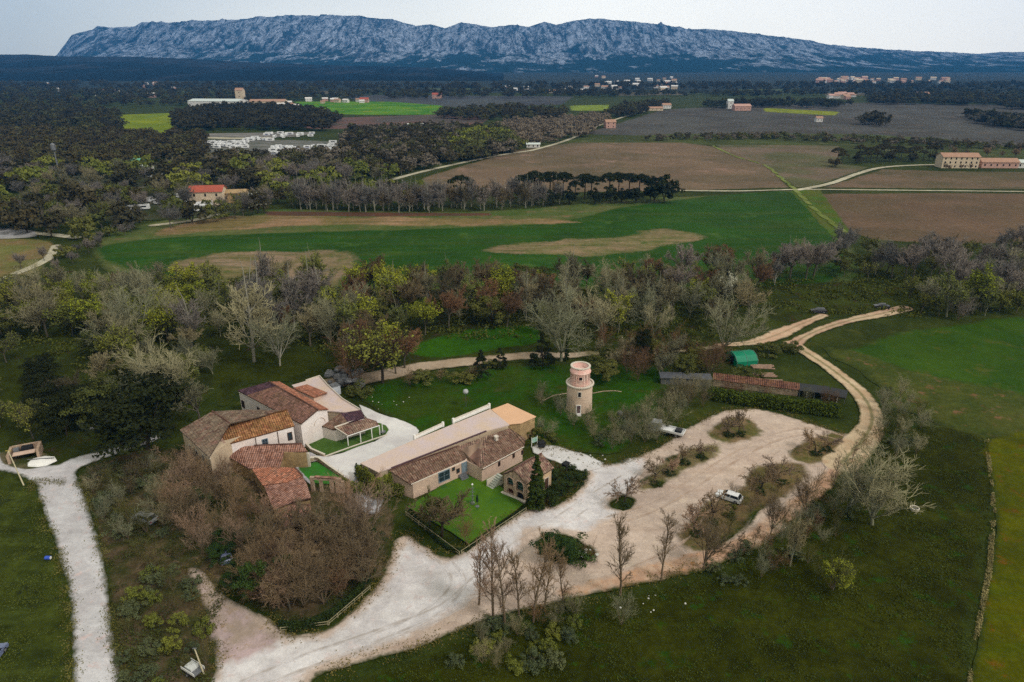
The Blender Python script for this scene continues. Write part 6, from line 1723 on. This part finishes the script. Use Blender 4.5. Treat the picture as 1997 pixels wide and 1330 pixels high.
# ------------------------------------------------------------------ yard things
def blob_rock(mb, c, r, rng, flat=.6):
    n = 7; base = len(mb.v); rings = [(0.0, -.5), (.75, -.35), (1.0, .1), (.7, .55), (0.0, .75)]
    for q, (rr, z) in enumerate(rings):
        for i in range(n):
            t = 2 * math.pi * i / n; k = r * rng.uniform(.75, 1.15)
            mb.v.append((c[0] + rr * k * math.cos(t), c[1] + rr * k * math.sin(t), c[2] + z * r * flat * rng.uniform(.85, 1.15)))
    for q in range(4):
        for i in range(n):
            j = (i + 1) % n; mb.f.append([base + q * n + i, base + q * n + j, base + (q + 1) * n + j, base + (q + 1) * n + i]); mb.uv.append(None)
ROCK = plain('grey_rock', C(128, 128, 130), var=.45, scale=1.0, bump=.6, col2=C(78, 80, 84)); WROCK = plain('white_rock', C(196, 194, 186), var=.2)
def rocks(px0, px1, py0, py1, n, r, where, seed, mat=ROCK, zmax=.0, what='grey boulder'):
    R = random.Random(seed); L = []
    for i in range(n):
        px, py = R.uniform(px0, px1), R.uniform(py0, py1); g = G(px, py); mb = MB(); rr = r * R.uniform(.6, 1.3); z = rr * .3 + zmax * R.random() ** 2
        blob_rock(mb, (0, 0, 0), rr, R, .9); o = mb.build('boulder' if mat is ROCK else 'stone', mat); o.location = (g.x, g.y, z); o.rotation_euler = (0, 0, R.uniform(0, 6)); L.append((px, o))
    L.sort(key=lambda q: q[0])
    for i, (px, o) in enumerate(L):
        lab = ('leftmost ' if i == 0 else 'rightmost ' if i == n - 1 else ordinal(i) + ' ') + what + (' ' if i in (0, n - 1) else ' from the left ') + where
        tag(o, lab, 'rock' if mat is ROCK else 'stone', what + 's ' + where)
rocks(642, 704, 728, 766, 34, 1.0, 'in the pile behind the barn', 5, zmax=1.6)
rocks(160, 212, 818, 844, 16, .8, 'in the heap left of the evergreen oak', 6, zmax=.6)
rocks(1130, 1168, 1070, 1092, 7, .3, 'at the tip of the gravel island', 7, WROCK, what='pale stone')
rocks(720, 800, 770, 800, 9, .14, 'on the bright meadow by the courtyard', 8, WROCK, what='pale stone')
rocks(1180, 1340, 1160, 1210, 8, .16, 'in the dark meadow below the row', 9, WROCK, what='pale stone')
rocks(1080, 1180, 884, 898, 9, .25, 'edging the white apron', 10, WROCK, what='pale stone')
g = G(651, 768); T = empty('white_tank', (g.x, g.y, 0), R_(40))
MB().box((0, 0, 1.1), (2.6, 2.2, 2.2)).build('shell', plain('bluish_white_plastic', C(196, 200, 208), var=.08), T); MB().lathe((0, 0, 2.2), [(.6, 0), (.6, .15), (.4, .2)], 14).build('hatch', METAL, T); MB().box((0, 0, 2.21), (2.7, 2.3, .06)).build('lid', METAL, T)
tag(T, 'white square tank in front of the boulder pile', 'tank')
# stone oven group at the left edge
g = G(52, 892); T = empty('stone_shelter', (g.x, g.y, 0), R_(25)); T.scale = (1.15, 1.15, 1.15)
for x, y, sx_, sy_ in ((-2.1, 0, .4, 3.4), (2.1, 0, .4, 3.4), (0, 1.6, 4.0, .4)): MB().box((x, y, .8), (sx_, sy_, 1.6 + .01 * x)).build('wall', STONE, T)
MB().box((0, -.6, 1.1), (3.2, 1.2, .12)).build('counter', PINKW, T); MB().box((.3, .6, 1.0), (1.6, 1.2, 1.2)).build('hearth', DARK, T); MB().box((-1.2, .5, .9), (.8, .8, 1.4)).build('box', METAL, T)
tag(T, 'small roofless stone enclosure on the left road island', 'shelter')
g = G(82, 903); T = empty('upturned_boat', (g.x, g.y, 0), R_(8)); T.scale = (1.15, 2.0, 1.0)
mb = MB(); n = 12
for i in range(n):
    pass
pr = [(-2.2, .02), (-1.6, .7), (0, .95), (1.5, .75), (2.4, .02)]
rings = []
for (x, w_) in pr:
    rings.append([(x, w_ * math.cos(t), .05 + .75 * w_ * math.sin(t)) for t in np.linspace(0, math.pi, 9)])
for q in range(len(rings) - 1):
    for i in range(8): mb.poly([rings[q][i], rings[q][i + 1], rings[q + 1][i + 1], rings[q + 1][i]])
mb.build('hull', WPAINT, T, True); MB().box((0, 0, .78), (4.2, .08, .1)).build('keel', METAL, T)
tag(T, 'white upturned boat on the left road island', 'boat')
T = empty('leaning_pole', G(47, 948)); tp = G(47, 948); hp = G(16, 880, 5.5)
MB().tube((0, 0, 0), (hp.x - tp.x, hp.y - tp.y, 5.5), .12, .08, 8).build('shaft', plain('pale_timber', C(190, 180, 150)), T); MB().box((hp.x - tp.x, hp.y - tp.y, 5.45), (1.0, .1, .1)).build('crossarm', plain('yellowed_timber', C(190, 170, 80)), T)
tag(T, 'pale leaning pole at the left road junction', 'pole')
# green tarpaulin shelter, black sheeting, low sheds
GT = plain('green_tarpaulin', C(0, 126, 92), var=.2, scale=.5, rough=.6)
g = G(1446, 706); T = empty('green_shelter', (g.x, g.y, 0), R_(12))
extrude_profile(MB(), [(-2.8, 0), (-2.8, 1.4), (-1.6, 2.6), (0, 3.0), (1.6, 2.6), (2.8, 1.4), (2.8, 0)], 6.0).build('tarpaulin', GT, T); MB().box((-3.03, 0, 1.1), (.06, 2.4, 2.2)).build('entrance', DARK, T)
for x in (-2.9, 0, 2.9):
    mb = MB(); pp = [(-2.8, 0), (-2.8, 1.4), (-1.6, 2.6), (0, 3.0), (1.6, 2.6), (2.8, 1.4), (2.8, 0)]
    for i in range(6): mb.tube((x, *[pp[i][0], pp[i][1]]), (x, *[pp[i + 1][0], pp[i + 1][1]]), .06, .06, 5)
    mb.build('hoop', METAL, T)
tag(T, 'bright green tarpaulin shelter behind the reed hedge', 'tarpaulin shelter')
def low_shed(name, p0, p1, dp, h0, h1, rmat, wmat, label, cat='shed', posts=0):
    a, b = G(*p0), G(*p1); d = (b - a); rz = math.atan2(d.y, d.x); L = d.length
    T = empty(name, (a.x, a.y, 0), rz)
    if posts:
        for i in range(posts):
            x = L * i / (posts - 1)
            MB().box((x, 0, h0 / 2), (.14, .14, h0)).build('post', WPAINT if i % 3 == 1 else METAL, T)
        MB().box((L / 2, dp - .1, h1 / 2 - .05), (L - .1, .1, h1 - .2)).build('back_wall', wmat, T)
    else:
        walls(MB(), [(0.1, 0), (L - .1, 0), (L - .1, dp), (.1, dp)], [h0, h0, h1, h1]).build('wall', wmat, T)
    MB().slab([(-.2, -.3, h0 + .1), (L + .2, -.3, h0 + .1), (L + .2, dp + .2, h1 + .1), (-.2, dp + .2, h1 + .1)], .08).build('roof', rmat, T)
    return tag(T, label, cat)
low_shed('low_shed', (1390, 752), (1556, 773), 2.6, 1.7, 2.1, tile_mat('rust_orange_sheet', C(112, 74, 60), C(122, 86, 58), C(92, 56, 50)), STONE, 'long low shed with a rust orange roof behind the reed hedge')
low_shed('black_sheeting_shelter', (1558, 774), (1616, 781), 3.0, 1.7, 2.0, BLACK, BLACK, 'black sheeted shelter on posts beside the rust roofed shed', 'shelter', 5)
low_shed('black_sheeting_shelter', (1617, 782), (1646, 788), 3.0, 1.6, 2.0, BLACK, BLACK, 'black sheeted shelter at the end nearest the loop track', 'shelter', 3)
low_shed('grey_shed', (1288, 750), (1330, 751), 2.4, 1.7, 2.0, plain('grey_sheet', C(88, 90, 96), var=.3), METAL, 'long grey shed in the brown thicket, left of two')
low_shed('grey_shed', (1334, 751), (1386, 753), 2.4, 1.7, 2.0, plain('grey_sheet', C(88, 90, 96), var=.3), METAL, 'long grey shed in the brown thicket, right of two')
# reed hedge: one hedge, many leaves
def hedge(name, pts, wd, h, n, mat, label, seed, size=.16, cat='hedge'):
    rng = np.random.default_rng(seed); line = smooth_poly([tuple(G(*p)[:2]) for p in pts], 4, False); A = np.array(line)
    seg = np.hypot(*(A[1:] - A[:-1]).T); cum = np.concatenate([[0], np.cumsum(seg)]); s = rng.uniform(0, cum[-1], n)
    x = np.interp(s, cum, A[:, 0]); y = np.interp(s, cum, A[:, 1]); hh = h * (.7 + .5 * fbm(s / 1.3, s * 0, seed))
    z = hh * rng.random(n) ** .6; ww = wd / 2 * np.sqrt(np.clip(1.05 - (z / hh) ** 2, .05, 1)) * (.7 + .6 * fbm(s / 1.1, s * 0 + 9, seed)); off = rng.uniform(-1, 1, n) * ww
    i = np.clip(np.searchsorted(cum, s) - 1, 0, len(seg) - 1); d = (A[i + 1] - A[i]) / seg[i][:, None]
    P = np.stack([x - d[:, 1] * off, y + d[:, 0] * off, z], axis=1) - np.array([A[0, 0], A[0, 1], 0])
    V, Fq = leaf_arrays(P, size, rng, .5); T = empty(name, (A[0, 0], A[0, 1], 0)); me = mesh_np('foliage', V, Fq); link('foliage', me, T, mat)
    st = [((x[k] - A[0, 0], y[k] - A[0, 1], 0), (x[k] - A[0, 0], y[k] - A[0, 1], hh[k] * .8), .04, .02) for k in range(0, min(n, 60))]; link('stems', seg_mesh('stems', st, 4, BARK), T)
    return tag(T, label, cat)
hedge('reed_hedge', [(1384, 776), (1440, 786), (1500, 794), (1560, 802), (1638, 812)], 3.0, 3.0, 14000, LF['reed'], 'long yellow green reed hedge above the car park', 41, .2)
hedge('clipped_hedge', [(546, 1222), (590, 1228), (640, 1206), (690, 1168), (716, 1130)], 1.3, 1.3, 9000, LF['hedge'], 'curved dark hedge along the near edge of the copse', 42, .12)
hedge('garden_hedge', [(796, 1000), (830, 1030), (872, 1070), (900, 1078)], .9, .8, 5000, LF['hedge'], 'low hedge along the left edge of the garden lawn', 43, .1)
hedge('garden_hedge', [(906, 1078), (960, 1038), (1026, 992)], .7, .6, 5000, LF['hedge'], 'low hedge between garden lawn and gravel yard', 44, .1)
hedge('ivy_bank', [(664, 946), (700, 962), (740, 960), (790, 968)], 2.0, 2.2, 7000, LF['olive'], 'olive green ivy bank below the long building', 45, .14, 'ivy')
hedge('ivy_bank', [(696, 930), (730, 950), (760, 968)], 1.4, 2.6, 5000, LF['ivy'], 'dark ivy at the left end of the long building', 46, .14, 'ivy')
TIM = plain('pale_rail_timber', C(146, 138, 108))
def gr(p): return G(*p)
_a, _b, _c = [proj(p[0], p[1], 0) for p in (Z5(560, 400, 5.2), Z5(95, 585, 5.2), Z5(262, 680, 5.2))]
hedge('ivy_bank', [(_b[0] - 4, _b[1]), (_c[0] - 2, _c[1] + 3), (_c[0] + 22, _c[1] - 6)], 1.5, 4.6, 9000, LF['olive'], 'tall brownish green creeper over the left end of the long building', 47, .16, 'creeper')
rail(gr((900, 1082)), gr((1026, 998)), .9, TIM, 'rail_fence', 'pale rail fence between garden lawn and gravel yard')
rail(gr((792, 1006)), gr((896, 1084)), .9, TIM, 'rail_fence', 'pale rail fence on the left of the garden lawn')
rail(gr((548, 1232)), gr((640, 1220)), .8, TIM, 'rail_fence', 'pale rail fence below the curved hedge, left length')
rail(gr((642, 1219)), gr((722, 1150)), .8, TIM, 'rail_fence', 'pale rail fence below the curved hedge, right length')
# garden pieces
g = G(922, 984); T = empty('garden_lamp', (g.x, g.y, 0)); MB().lathe((0, 0, 0), [(.4, 0), (.35, .25), (.12, .35), (.07, 3.0), (.05, 3.9)], 10).build('post', plain('pale_bronze', C(120, 130, 118)), T)
for z in (1.6, 2.4, 3.2): MB().box((0, 0, z), (.7, .08, .08)).build('crossarm', METAL, T)
MB().lathe((0, 0, 3.8), [(.05, 0), (.2, .15), (.05, .4)], 8).build('lantern', WPAINT, T); tag(T, 'slim grey ornamental post on the garden lawn', 'garden post')
g = G(931, 990); T = empty('closed_parasol', (g.x, g.y, 0)); MB().lathe((0, 0, 0), [(.35, 0), (.35, .1), (.04, .12), (.04, 1)], 10).build('base', METAL, T); MB().lathe((0, 0, 0), [(.06, .9), (.24, 1.1), (.18, 2.0), (.04, 2.6)], 10).build('canopy', plain('dark_green_canvas', C(20, 48, 34)), T); tag(T, 'closed dark green parasol on the garden lawn', 'parasol')
g = G(1783, 995); T = empty('round_trough', (g.x, g.y, 0)); MB().lathe((0, 0, 0), [(.7, 0), (.75, .45), (.6, .45), (.55, .15), (.01, .15)], 18, cap=False).build('basin', PALEST, T); MB().lathe((0, 0, 0), [(.56, .3), (.01, .3)], 18, cap=False).build('water', CARG, T); tag(T, 'round pale trough alone in the dark meadow', 'trough')
g = G(756, 944); T = empty('green_awning', (g.x, g.y, 0), R_(-50)); MB().slab([(-1.6, -.5, 2.2), (1.6, -.5, 2.2), (1.6, .5, 2.6), (-1.6, .5, 2.6)], .06).build('canvas', GT, T)
for x in (-1.5, 1.5): MB().box((x, -.4, 1.1), (.08, .08, 2.2)).build('post', METAL, T)
tag(T, 'narrow green awning at the left end of the long building', 'awning')
g = G(1042, 872); T = empty('notice_board', (g.x, g.y, 0), R_(35))
for x in (-.7, .7): MB().box((x, 0, 1.1), (.1, .1, 2.2)).build('post', WPAINT, T)
MB().box((0, -.06, 1.5), (1.3, .05, 1.1)).build('panel', plain('green_white_panel', C(60, 150, 120), col2=C(190, 200, 196), scale=3, var=.2), T); tag(T, 'green and white board at the right end of the long building', 'board')
g = G(1056, 874); T = empty('waste_bin', (g.x, g.y, 0), R_(20)); extrude_profile(MB(), [(-.4, .1), (.4, .1), (.5, 1.2), (-.5, 1.2)], 1.2, 1.3).build('body', BLACK, T); MB().box((0, 0, 1.24), (1.4, 1.1, .08)).build('lid', RUB, T); tag(T, 'black waste bin right of the long building', 'bin')
g = G(1103, 916); T = empty('waste_bin', (g.x, g.y, 0), R_(50)); extrude_profile(MB(), [(-.4, .1), (.4, .1), (.5, 1.2), (-.5, 1.2)], 1.2, 1.3).build('body', BLACK, T); MB().box((0, 0, 1.24), (1.4, 1.1, .08)).build('lid', RUB, T); tag(T, 'dark bin in the bed right of the arch house', 'bin')
# trailer with white load at the bottom edge
g = G(378, 1312); T = empty('small_trailer', (g.x, g.y, 0), R_(60))
MB().box((0, 0, .55), (1.5, 2.6, .12)).build('bed', METAL, T); MB().tube((0, 1.3, .5), (0, 2.6, .4), .05).build('drawbar', METAL, T)
for s in (-1, 1): wheel(T, s * .85, 0, .3); MB().box((s * .75, 0, .8), (.05, 2.6, .4)).build('side_board', WPAINT, T)
MB().box((0, .2, .85), (1.1, 1.2, .5)).build('load', plain('white_sheet', C(206, 208, 206), var=.2, scale=3), T)
tag(T, 'small trailer with a white load at the bottom edge', 'trailer')
T = empty('wooden_post', G(398, 1316)); MB().tube((0, 0, 0), (-.5, .1, 4.2), .1, .08).build('shaft', plain('pale_timber', C(190, 180, 150)), T); MB().box((-.5, .1, 4.2), (.5, .12, .1)).build('cap', METAL, T); tag(T, 'wooden post beside the small trailer at the bottom edge', 'post')
for (px, py, lab, nm) in ((95, 1092, 'blue plastic drum in the left meadow', 'plastic_drum'),):
    g = G(px, py); T = empty(nm, (g.x, g.y, 0)); MB().tube((-.4, 0, .3), (.4, 0, .3), .3, .3, 12).build('drum', plain('blue_plastic', C(60, 90, 190)), T); MB().tube((.4, 0, .3), (.44, 0, .3), .24, .24, 12).build('lid', WPAINT, T); tag(T, lab, 'drum')
for i, (px, py, l) in enumerate(((1486, 716, 'upper'), (1492, 732, 'middle'), (1500, 745, 'lower'))):
    g = G(px, py); T = empty('timber_stack', (g.x, g.y, 0), R_(-6)); R = random.Random(i)
    for k in range(7): MB().box((R.uniform(-.4, .4), .35 * k - 1, .15 + .12 * (k % 2)), (R.uniform(3.5, 6), .3, .2), R.uniform(-.1, .1)).build('board', plain('pale_boards', C(170, 140, 120), var=.3), T)
    tag(T, l + ' stack of pale boards below the green shelter', 'timber stack')
patch('rubble_slope', area([(694, 922), (716, 928), (744, 948), (742, 1000), (706, 1000), (688, 960)]), C(168, 168, 170), C(112, 112, 116), cell=.35, w=.6, sc=.8, grain=.3, c3=C(186, 170, 180), dz=.005)
patch('terrace_path', area([(604, 884), (574, 906), (600, 944), (612, 946), (584, 912), (620, 900)]), C(176, 172, 174), C(150, 146, 150), cell=.35, w=.3, sc=.5, dz=.005)

# ------------------------------------------------------------------ far buildings
FC = plain('far_cream', C(206, 186, 160), var=.15); FW = plain('far_white', C(214, 210, 206), var=.1); FPK = plain('far_pink', C(190, 150, 136), var=.15)
RRD = plain('far_red_roof', C(168, 84, 66), var=.25, scale=.5); ROR = plain('far_orange_roof', C(172, 134, 112), var=.2, scale=.4); RGR = plain('far_pale_roof', C(196, 204, 200), var=.08, scale=.2); RGN = plain('far_green_roof', C(110, 178, 150), var=.1)
def gable_house(name, px, py, L, W_, h, rh, rz, wm, rm, label, cat='house', wins=4, rows=1, group=None, x=None):
    g = G(px, py); T = empty(name, (g.x, g.y + W_ / 2, 0), R_(rz))
    mb = MB(); a, b = L / 2, W_ / 2
    for p, q in (((-a, -b), (a, -b)), ((a, b), (-a, b))): mb.poly([(*p, -.2), (*q, -.2), (*q, h), (*p, h)])
    for s in (-1, 1): mb.poly([(s * a, -b, -.2), (s * a, b, -.2), (s * a, b, h), (s * a, 0, h + rh), (s * a, -b, h)])
    mb.build('wall', wm, T)
    r = MB(); e = .5; k = rh / b
    r.slab([(-a - e, -b - e, h - e * k + .06), (a + e, -b - e, h - e * k + .06), (a + e, 0, h + rh + .06), (-a - e, 0, h + rh + .06)], .2)
    r.slab([(-a - e, 0, h + rh + .06), (a + e, 0, h + rh + .06), (a + e, b + e, h - e * k + .06), (-a - e, b + e, h - e * k + .06)], .2); r.build('roof', rm, T)
    for rr in range(rows):
        for i in range(wins):
            xx = -a + L * (i + .5) / wins; z = (h / rows) * (rr + .5)
            f = MB(); f.box((xx, -b - .02, z), (1.0 if wins > 1 else 1.6, .1, 1.4)); f.build('window', DARK, T)
    return tag(T, label, cat, group)
gable_house('farmhouse', 1872, 328, 26, 10, 8.2, 2.2, -3, FC, ROR, 'long three storey cream farmhouse at the right edge', wins=7, rows=3)
gable_house('farmhouse', 1950, 328, 26, 9, 4.5, 2.2, -3, FPK, ROR, 'low pink farm range with orange roof right of the tall farmhouse', wins=6)
gable_house('farm_shed', 2004, 328, 18, 10, 4, 1.5, -10, FW, RGR, 'white shed at the right picture edge beside the farm', 'shed', wins=2)
gable_house('farmhouse', 1448, 216, 26, 14, 7, 3, 3, FPK, FPK, 'pink farm building in the far vineyards', wins=4)
gable_house('farmhouse', 1424, 212, 9, 9, 12, 3, 3, FW, RGR, 'pale tower like block left of the pink farm', wins=1, rows=2)
T = gable_house('red_roofed_house', 401, 402, 17, 11, 7.5, 2.4, 8, FC, RRD, 'two storey house with bright red roof in the middle distance', wins=3, rows=2)
gable_house('annexe', 448, 397, 16, 9, 5.5, 1.2, 8, OCHRE, OCHRE, 'tan building right of the red roofed house', wins=4)
gable_house('white_shed', 484, 392, 9, 6, 3, 1, 0, FW, RGR, 'white shed right of the tan annexe', 'shed', wins=2)
gable_house('warehouse', 418, 208, 90, 40, 9, 3, -5, FW, RGR, 'long pale roofed warehouse in the far left plain', 'warehouse', wins=8)
gable_house('warehouse', 520, 207, 60, 24, 8, 3, 4, FC, ROR, 'brownish works building right of the long warehouse', 'warehouse', wins=6)
gable_house('works_tower', 468, 200, 14, 14, 22, 4, 0, FC, ROR, 'yellowish tower block between the two far warehouses', 'tower', wins=1, rows=3)
gable_house('green_roofed_hall', 240, 334, 20, 16, 5, 3, 0, FW, RGN, 'hall with pale green roof in the left middle distance', 'hall', wins=4)
gable_house('white_shed', 274, 336, 12, 8, 4, 1.5, 0, FW, RGR, 'white shed right of the green roofed hall', 'shed', wins=2)
gable_house('farmhouse', 1190, 250, 12, 9, 7, 2.5, 10, FPK, ROR, 'pinkish house beside the upper field road', wins=2, rows=2)
gable_house('farmhouse', 1272, 216, 34, 10, 4, 2, 6, FC, ROR, 'long low orange roofed farm at the end of the upper field road', wins=5)
gable_house('farmhouse', 1300, 212, 14, 10, 6, 2.5, 6, FW, ROR, 'white house right of the long low farm', wins=3)
gable_house('white_shed', 812, 250, 26, 10, 3.5, 1.5, 0, FW, RGR, 'long white shed above the mixed wood', 'shed', wins=4)
gable_house('white_shed', 1040, 288, 12, 7, 3, 1, 0, FW, RGR, 'white shed at the top of the diagonal field road', 'shed', wins=3)
gable_house('farmhouse', 710, 200, 16, 10, 6, 3, 0, FPK, RRD, 'reddish house behind the distant green field', wins=3)
gable_house('farmhouse', 852, 192, 20, 12, 8, 3, 0, FPK, RRD, 'dark red house alone right of the distant green field', wins=3)
gable_house('farmhouse', 1598, 238, 8, 7, 5, 2, 0, FW, ROR, 'tiny white house in the far vineyards', wins=2)
gable_house('farmhouse', 1800, 190, 26, 14, 8, 3, 0, FPK, ROR, 'pink house above the dark wood at far right', wins=4)
# mast
g = G(118, 346); T = empty('water_mast', (g.x, g.y, 0)); MB().lathe((0, 0, 0), [(.6, 0), (.4, 16), (.4, 17)], 10).build('mast', METAL, T); MB().lathe((0, 0, 16.5), [(.5, 0), (1.5, 1), (1.5, 4.5), (.5, 5.5)], 14).build('head', METAL, T); tag(T, 'slim mast with a white head in the left woods', 'mast')
# houses of the far village and of the plain
def many_houses(spots, where, what, seed, Ls, rms):
    R = random.Random(seed); spots = sorted(spots)
    for i, (px, py) in enumerate(spots):
        L = R.uniform(*Ls); n = len(spots)
        lab = ('leftmost ' if i == 0 else 'rightmost ' if i == n - 1 else ordinal(i) + ' ') + what + (' ' if i in (0, n - 1) else ' from the left ') + where
        gable_house('village_house', px, py, L, L * .6, L * .45, L * .16, R.uniform(-25, 25), R.choice((FW, FC, FPK)), R.choice(rms), lab, wins=2, group=what + 's ' + where)
R = random.Random(77)
many_houses([(R.uniform(1596, 1692), R.uniform(155, 162)) for _ in range(36)], 'in the far village at right', 'tiny pale house', 78, (14, 26), (ROR, FC, FPK))
many_houses([(R.uniform(1700, 1860), R.uniform(156, 163)) for _ in range(16)], 'right of the far village', 'tiny pale house', 79, (12, 22), (ROR, FC))
many_houses([(R.uniform(1150, 1340), R.uniform(150, 178)) for _ in range(26)], 'at the mountain foot, centre', 'tiny white house', 80, (12, 22), (ROR, FW))
many_houses([(R.uniform(980, 1150), R.uniform(172, 186)) for _ in range(12)], 'in the woodland band, centre', 'tiny white house', 81, (9, 16), (ROR, FW))
many_houses([(R.uniform(90, 340), R.uniform(164, 192)) for _ in range(16)], 'in the woodland band, left', 'tiny white house', 82, (9, 16), (ROR, FW))
many_houses([(R.uniform(1610, 1680), R.uniform(188, 194)) for _ in range(12)], 'on the plain below the far village', 'small pink roofed house', 83, (10, 18), (FPK, ROR))
many_houses([(R.uniform(600, 720), R.uniform(196, 202)) for _ in range(9)], 'behind the distant green field', 'small white house', 84, (8, 14), (ROR, FW))
many_houses([(R.uniform(540, 580), R.uniform(200, 212)) for _ in range(6)], 'right of the far warehouses', 'small white house', 85, (8, 14), (ROR, FW))
# caravan camp
CP_ = plain('caravan_white', C(222, 222, 222), rough=.4, var=.05)
def caravan(px, py, rz, L, blue):
    g = G(px, py); T = empty('caravan', (g.x, g.y, 0), R_(rz))
    extrude_profile(MB(), [(-L / 2, .5), (L / 2 - .4, .5), (L / 2, 1.2), (L / 2 - .3, 2.7), (-L / 2 + .2, 2.8), (-L / 2, 2.4)], 2.4, 2.3).build('body', CP_, T)
    for s in (-1, 1):
        MB().box((s * 1.2, -.3, 1.8), (.08, L * .5, .7)).build('window', CARG, T)
        MB().tube((s * 1.05, 0, .35), (s * 1.2, 0, .35), .35).build('wheel', RUB, T)
    if blue: MB().box((0, 0, 1.1), (2.44, L * .9, .25)).build('stripe', plain('blue_stripe', C(70, 90, 170)), T)
    MB().box((0, 0, 2.85), (.8, .8, .12)).build('roof_hatch', METAL, T)
    return T
R = random.Random(5); sp = []
for (x0, x1, y0, y1, n) in ((400, 480, 279, 291, 34), (480, 530, 268, 276, 8), (530, 612, 288, 304, 34), (610, 664, 276, 300, 22), (520, 660, 262, 270, 14)):
    sp += [(R.uniform(x0, x1), R.uniform(y0, y1)) for _ in range(n)]
sp.sort()
for i, (px, py) in enumerate(sp):
    T = caravan(px, py, R.choice((85, 95, 5, 100, 80)), R.uniform(5.5, 8.5), R.random() < .3)
    lab = 'leftmost white caravan in the camp' if i == 0 else 'rightmost white caravan in the camp' if i == len(sp) - 1 else ordinal(i) + ' white caravan from the left in the camp' if i < 99 else ordinal(len(sp) - 1 - i) + ' white caravan from the right in the camp'
    tag(T, lab, 'caravan', 'caravans of the camp')
R = random.Random(6); sp = sorted([(R.uniform(60, 470), R.uniform(396, 416)) for _ in range(14)] + [(R.uniform(270, 380), R.uniform(384, 400)) for _ in range(8)] + [(R.uniform(240, 480), R.uniform(330, 350)) for _ in range(12)])
for i, (px, py) in enumerate(sp):
    T = caravan(px, py, R.choice((85, 95, 5, 100)), R.uniform(4.5, 6), False)
    tag(T, ('leftmost' if i == 0 else 'rightmost' if i == len(sp) - 1 else ordinal(i)) + ' white caravan' + (' ' if i in (0, len(sp) - 1) else ' from the left ') + 'among the trees around the red house', 'caravan', 'caravans around the red roofed house')

# stand every thing on the ground layer under it
def ground_z(x, y):
    z = 0.0; ax, ay = np.array([x]), np.array([y])
    for f, bb, c, w_, lz in LAYERS:
        if bb[0] <= x <= bb[2] and bb[1] <= y <= bb[3] and f(ax, ay)[0] > 0: z = max(z, lz)
    return z
for o in list(COL.objects):
    if o.parent is None and 'category' in o and (abs(o.location.x) > .01 or abs(o.location.y) > .01):
        o.location.z += ground_z(o.location.x, o.location.y)
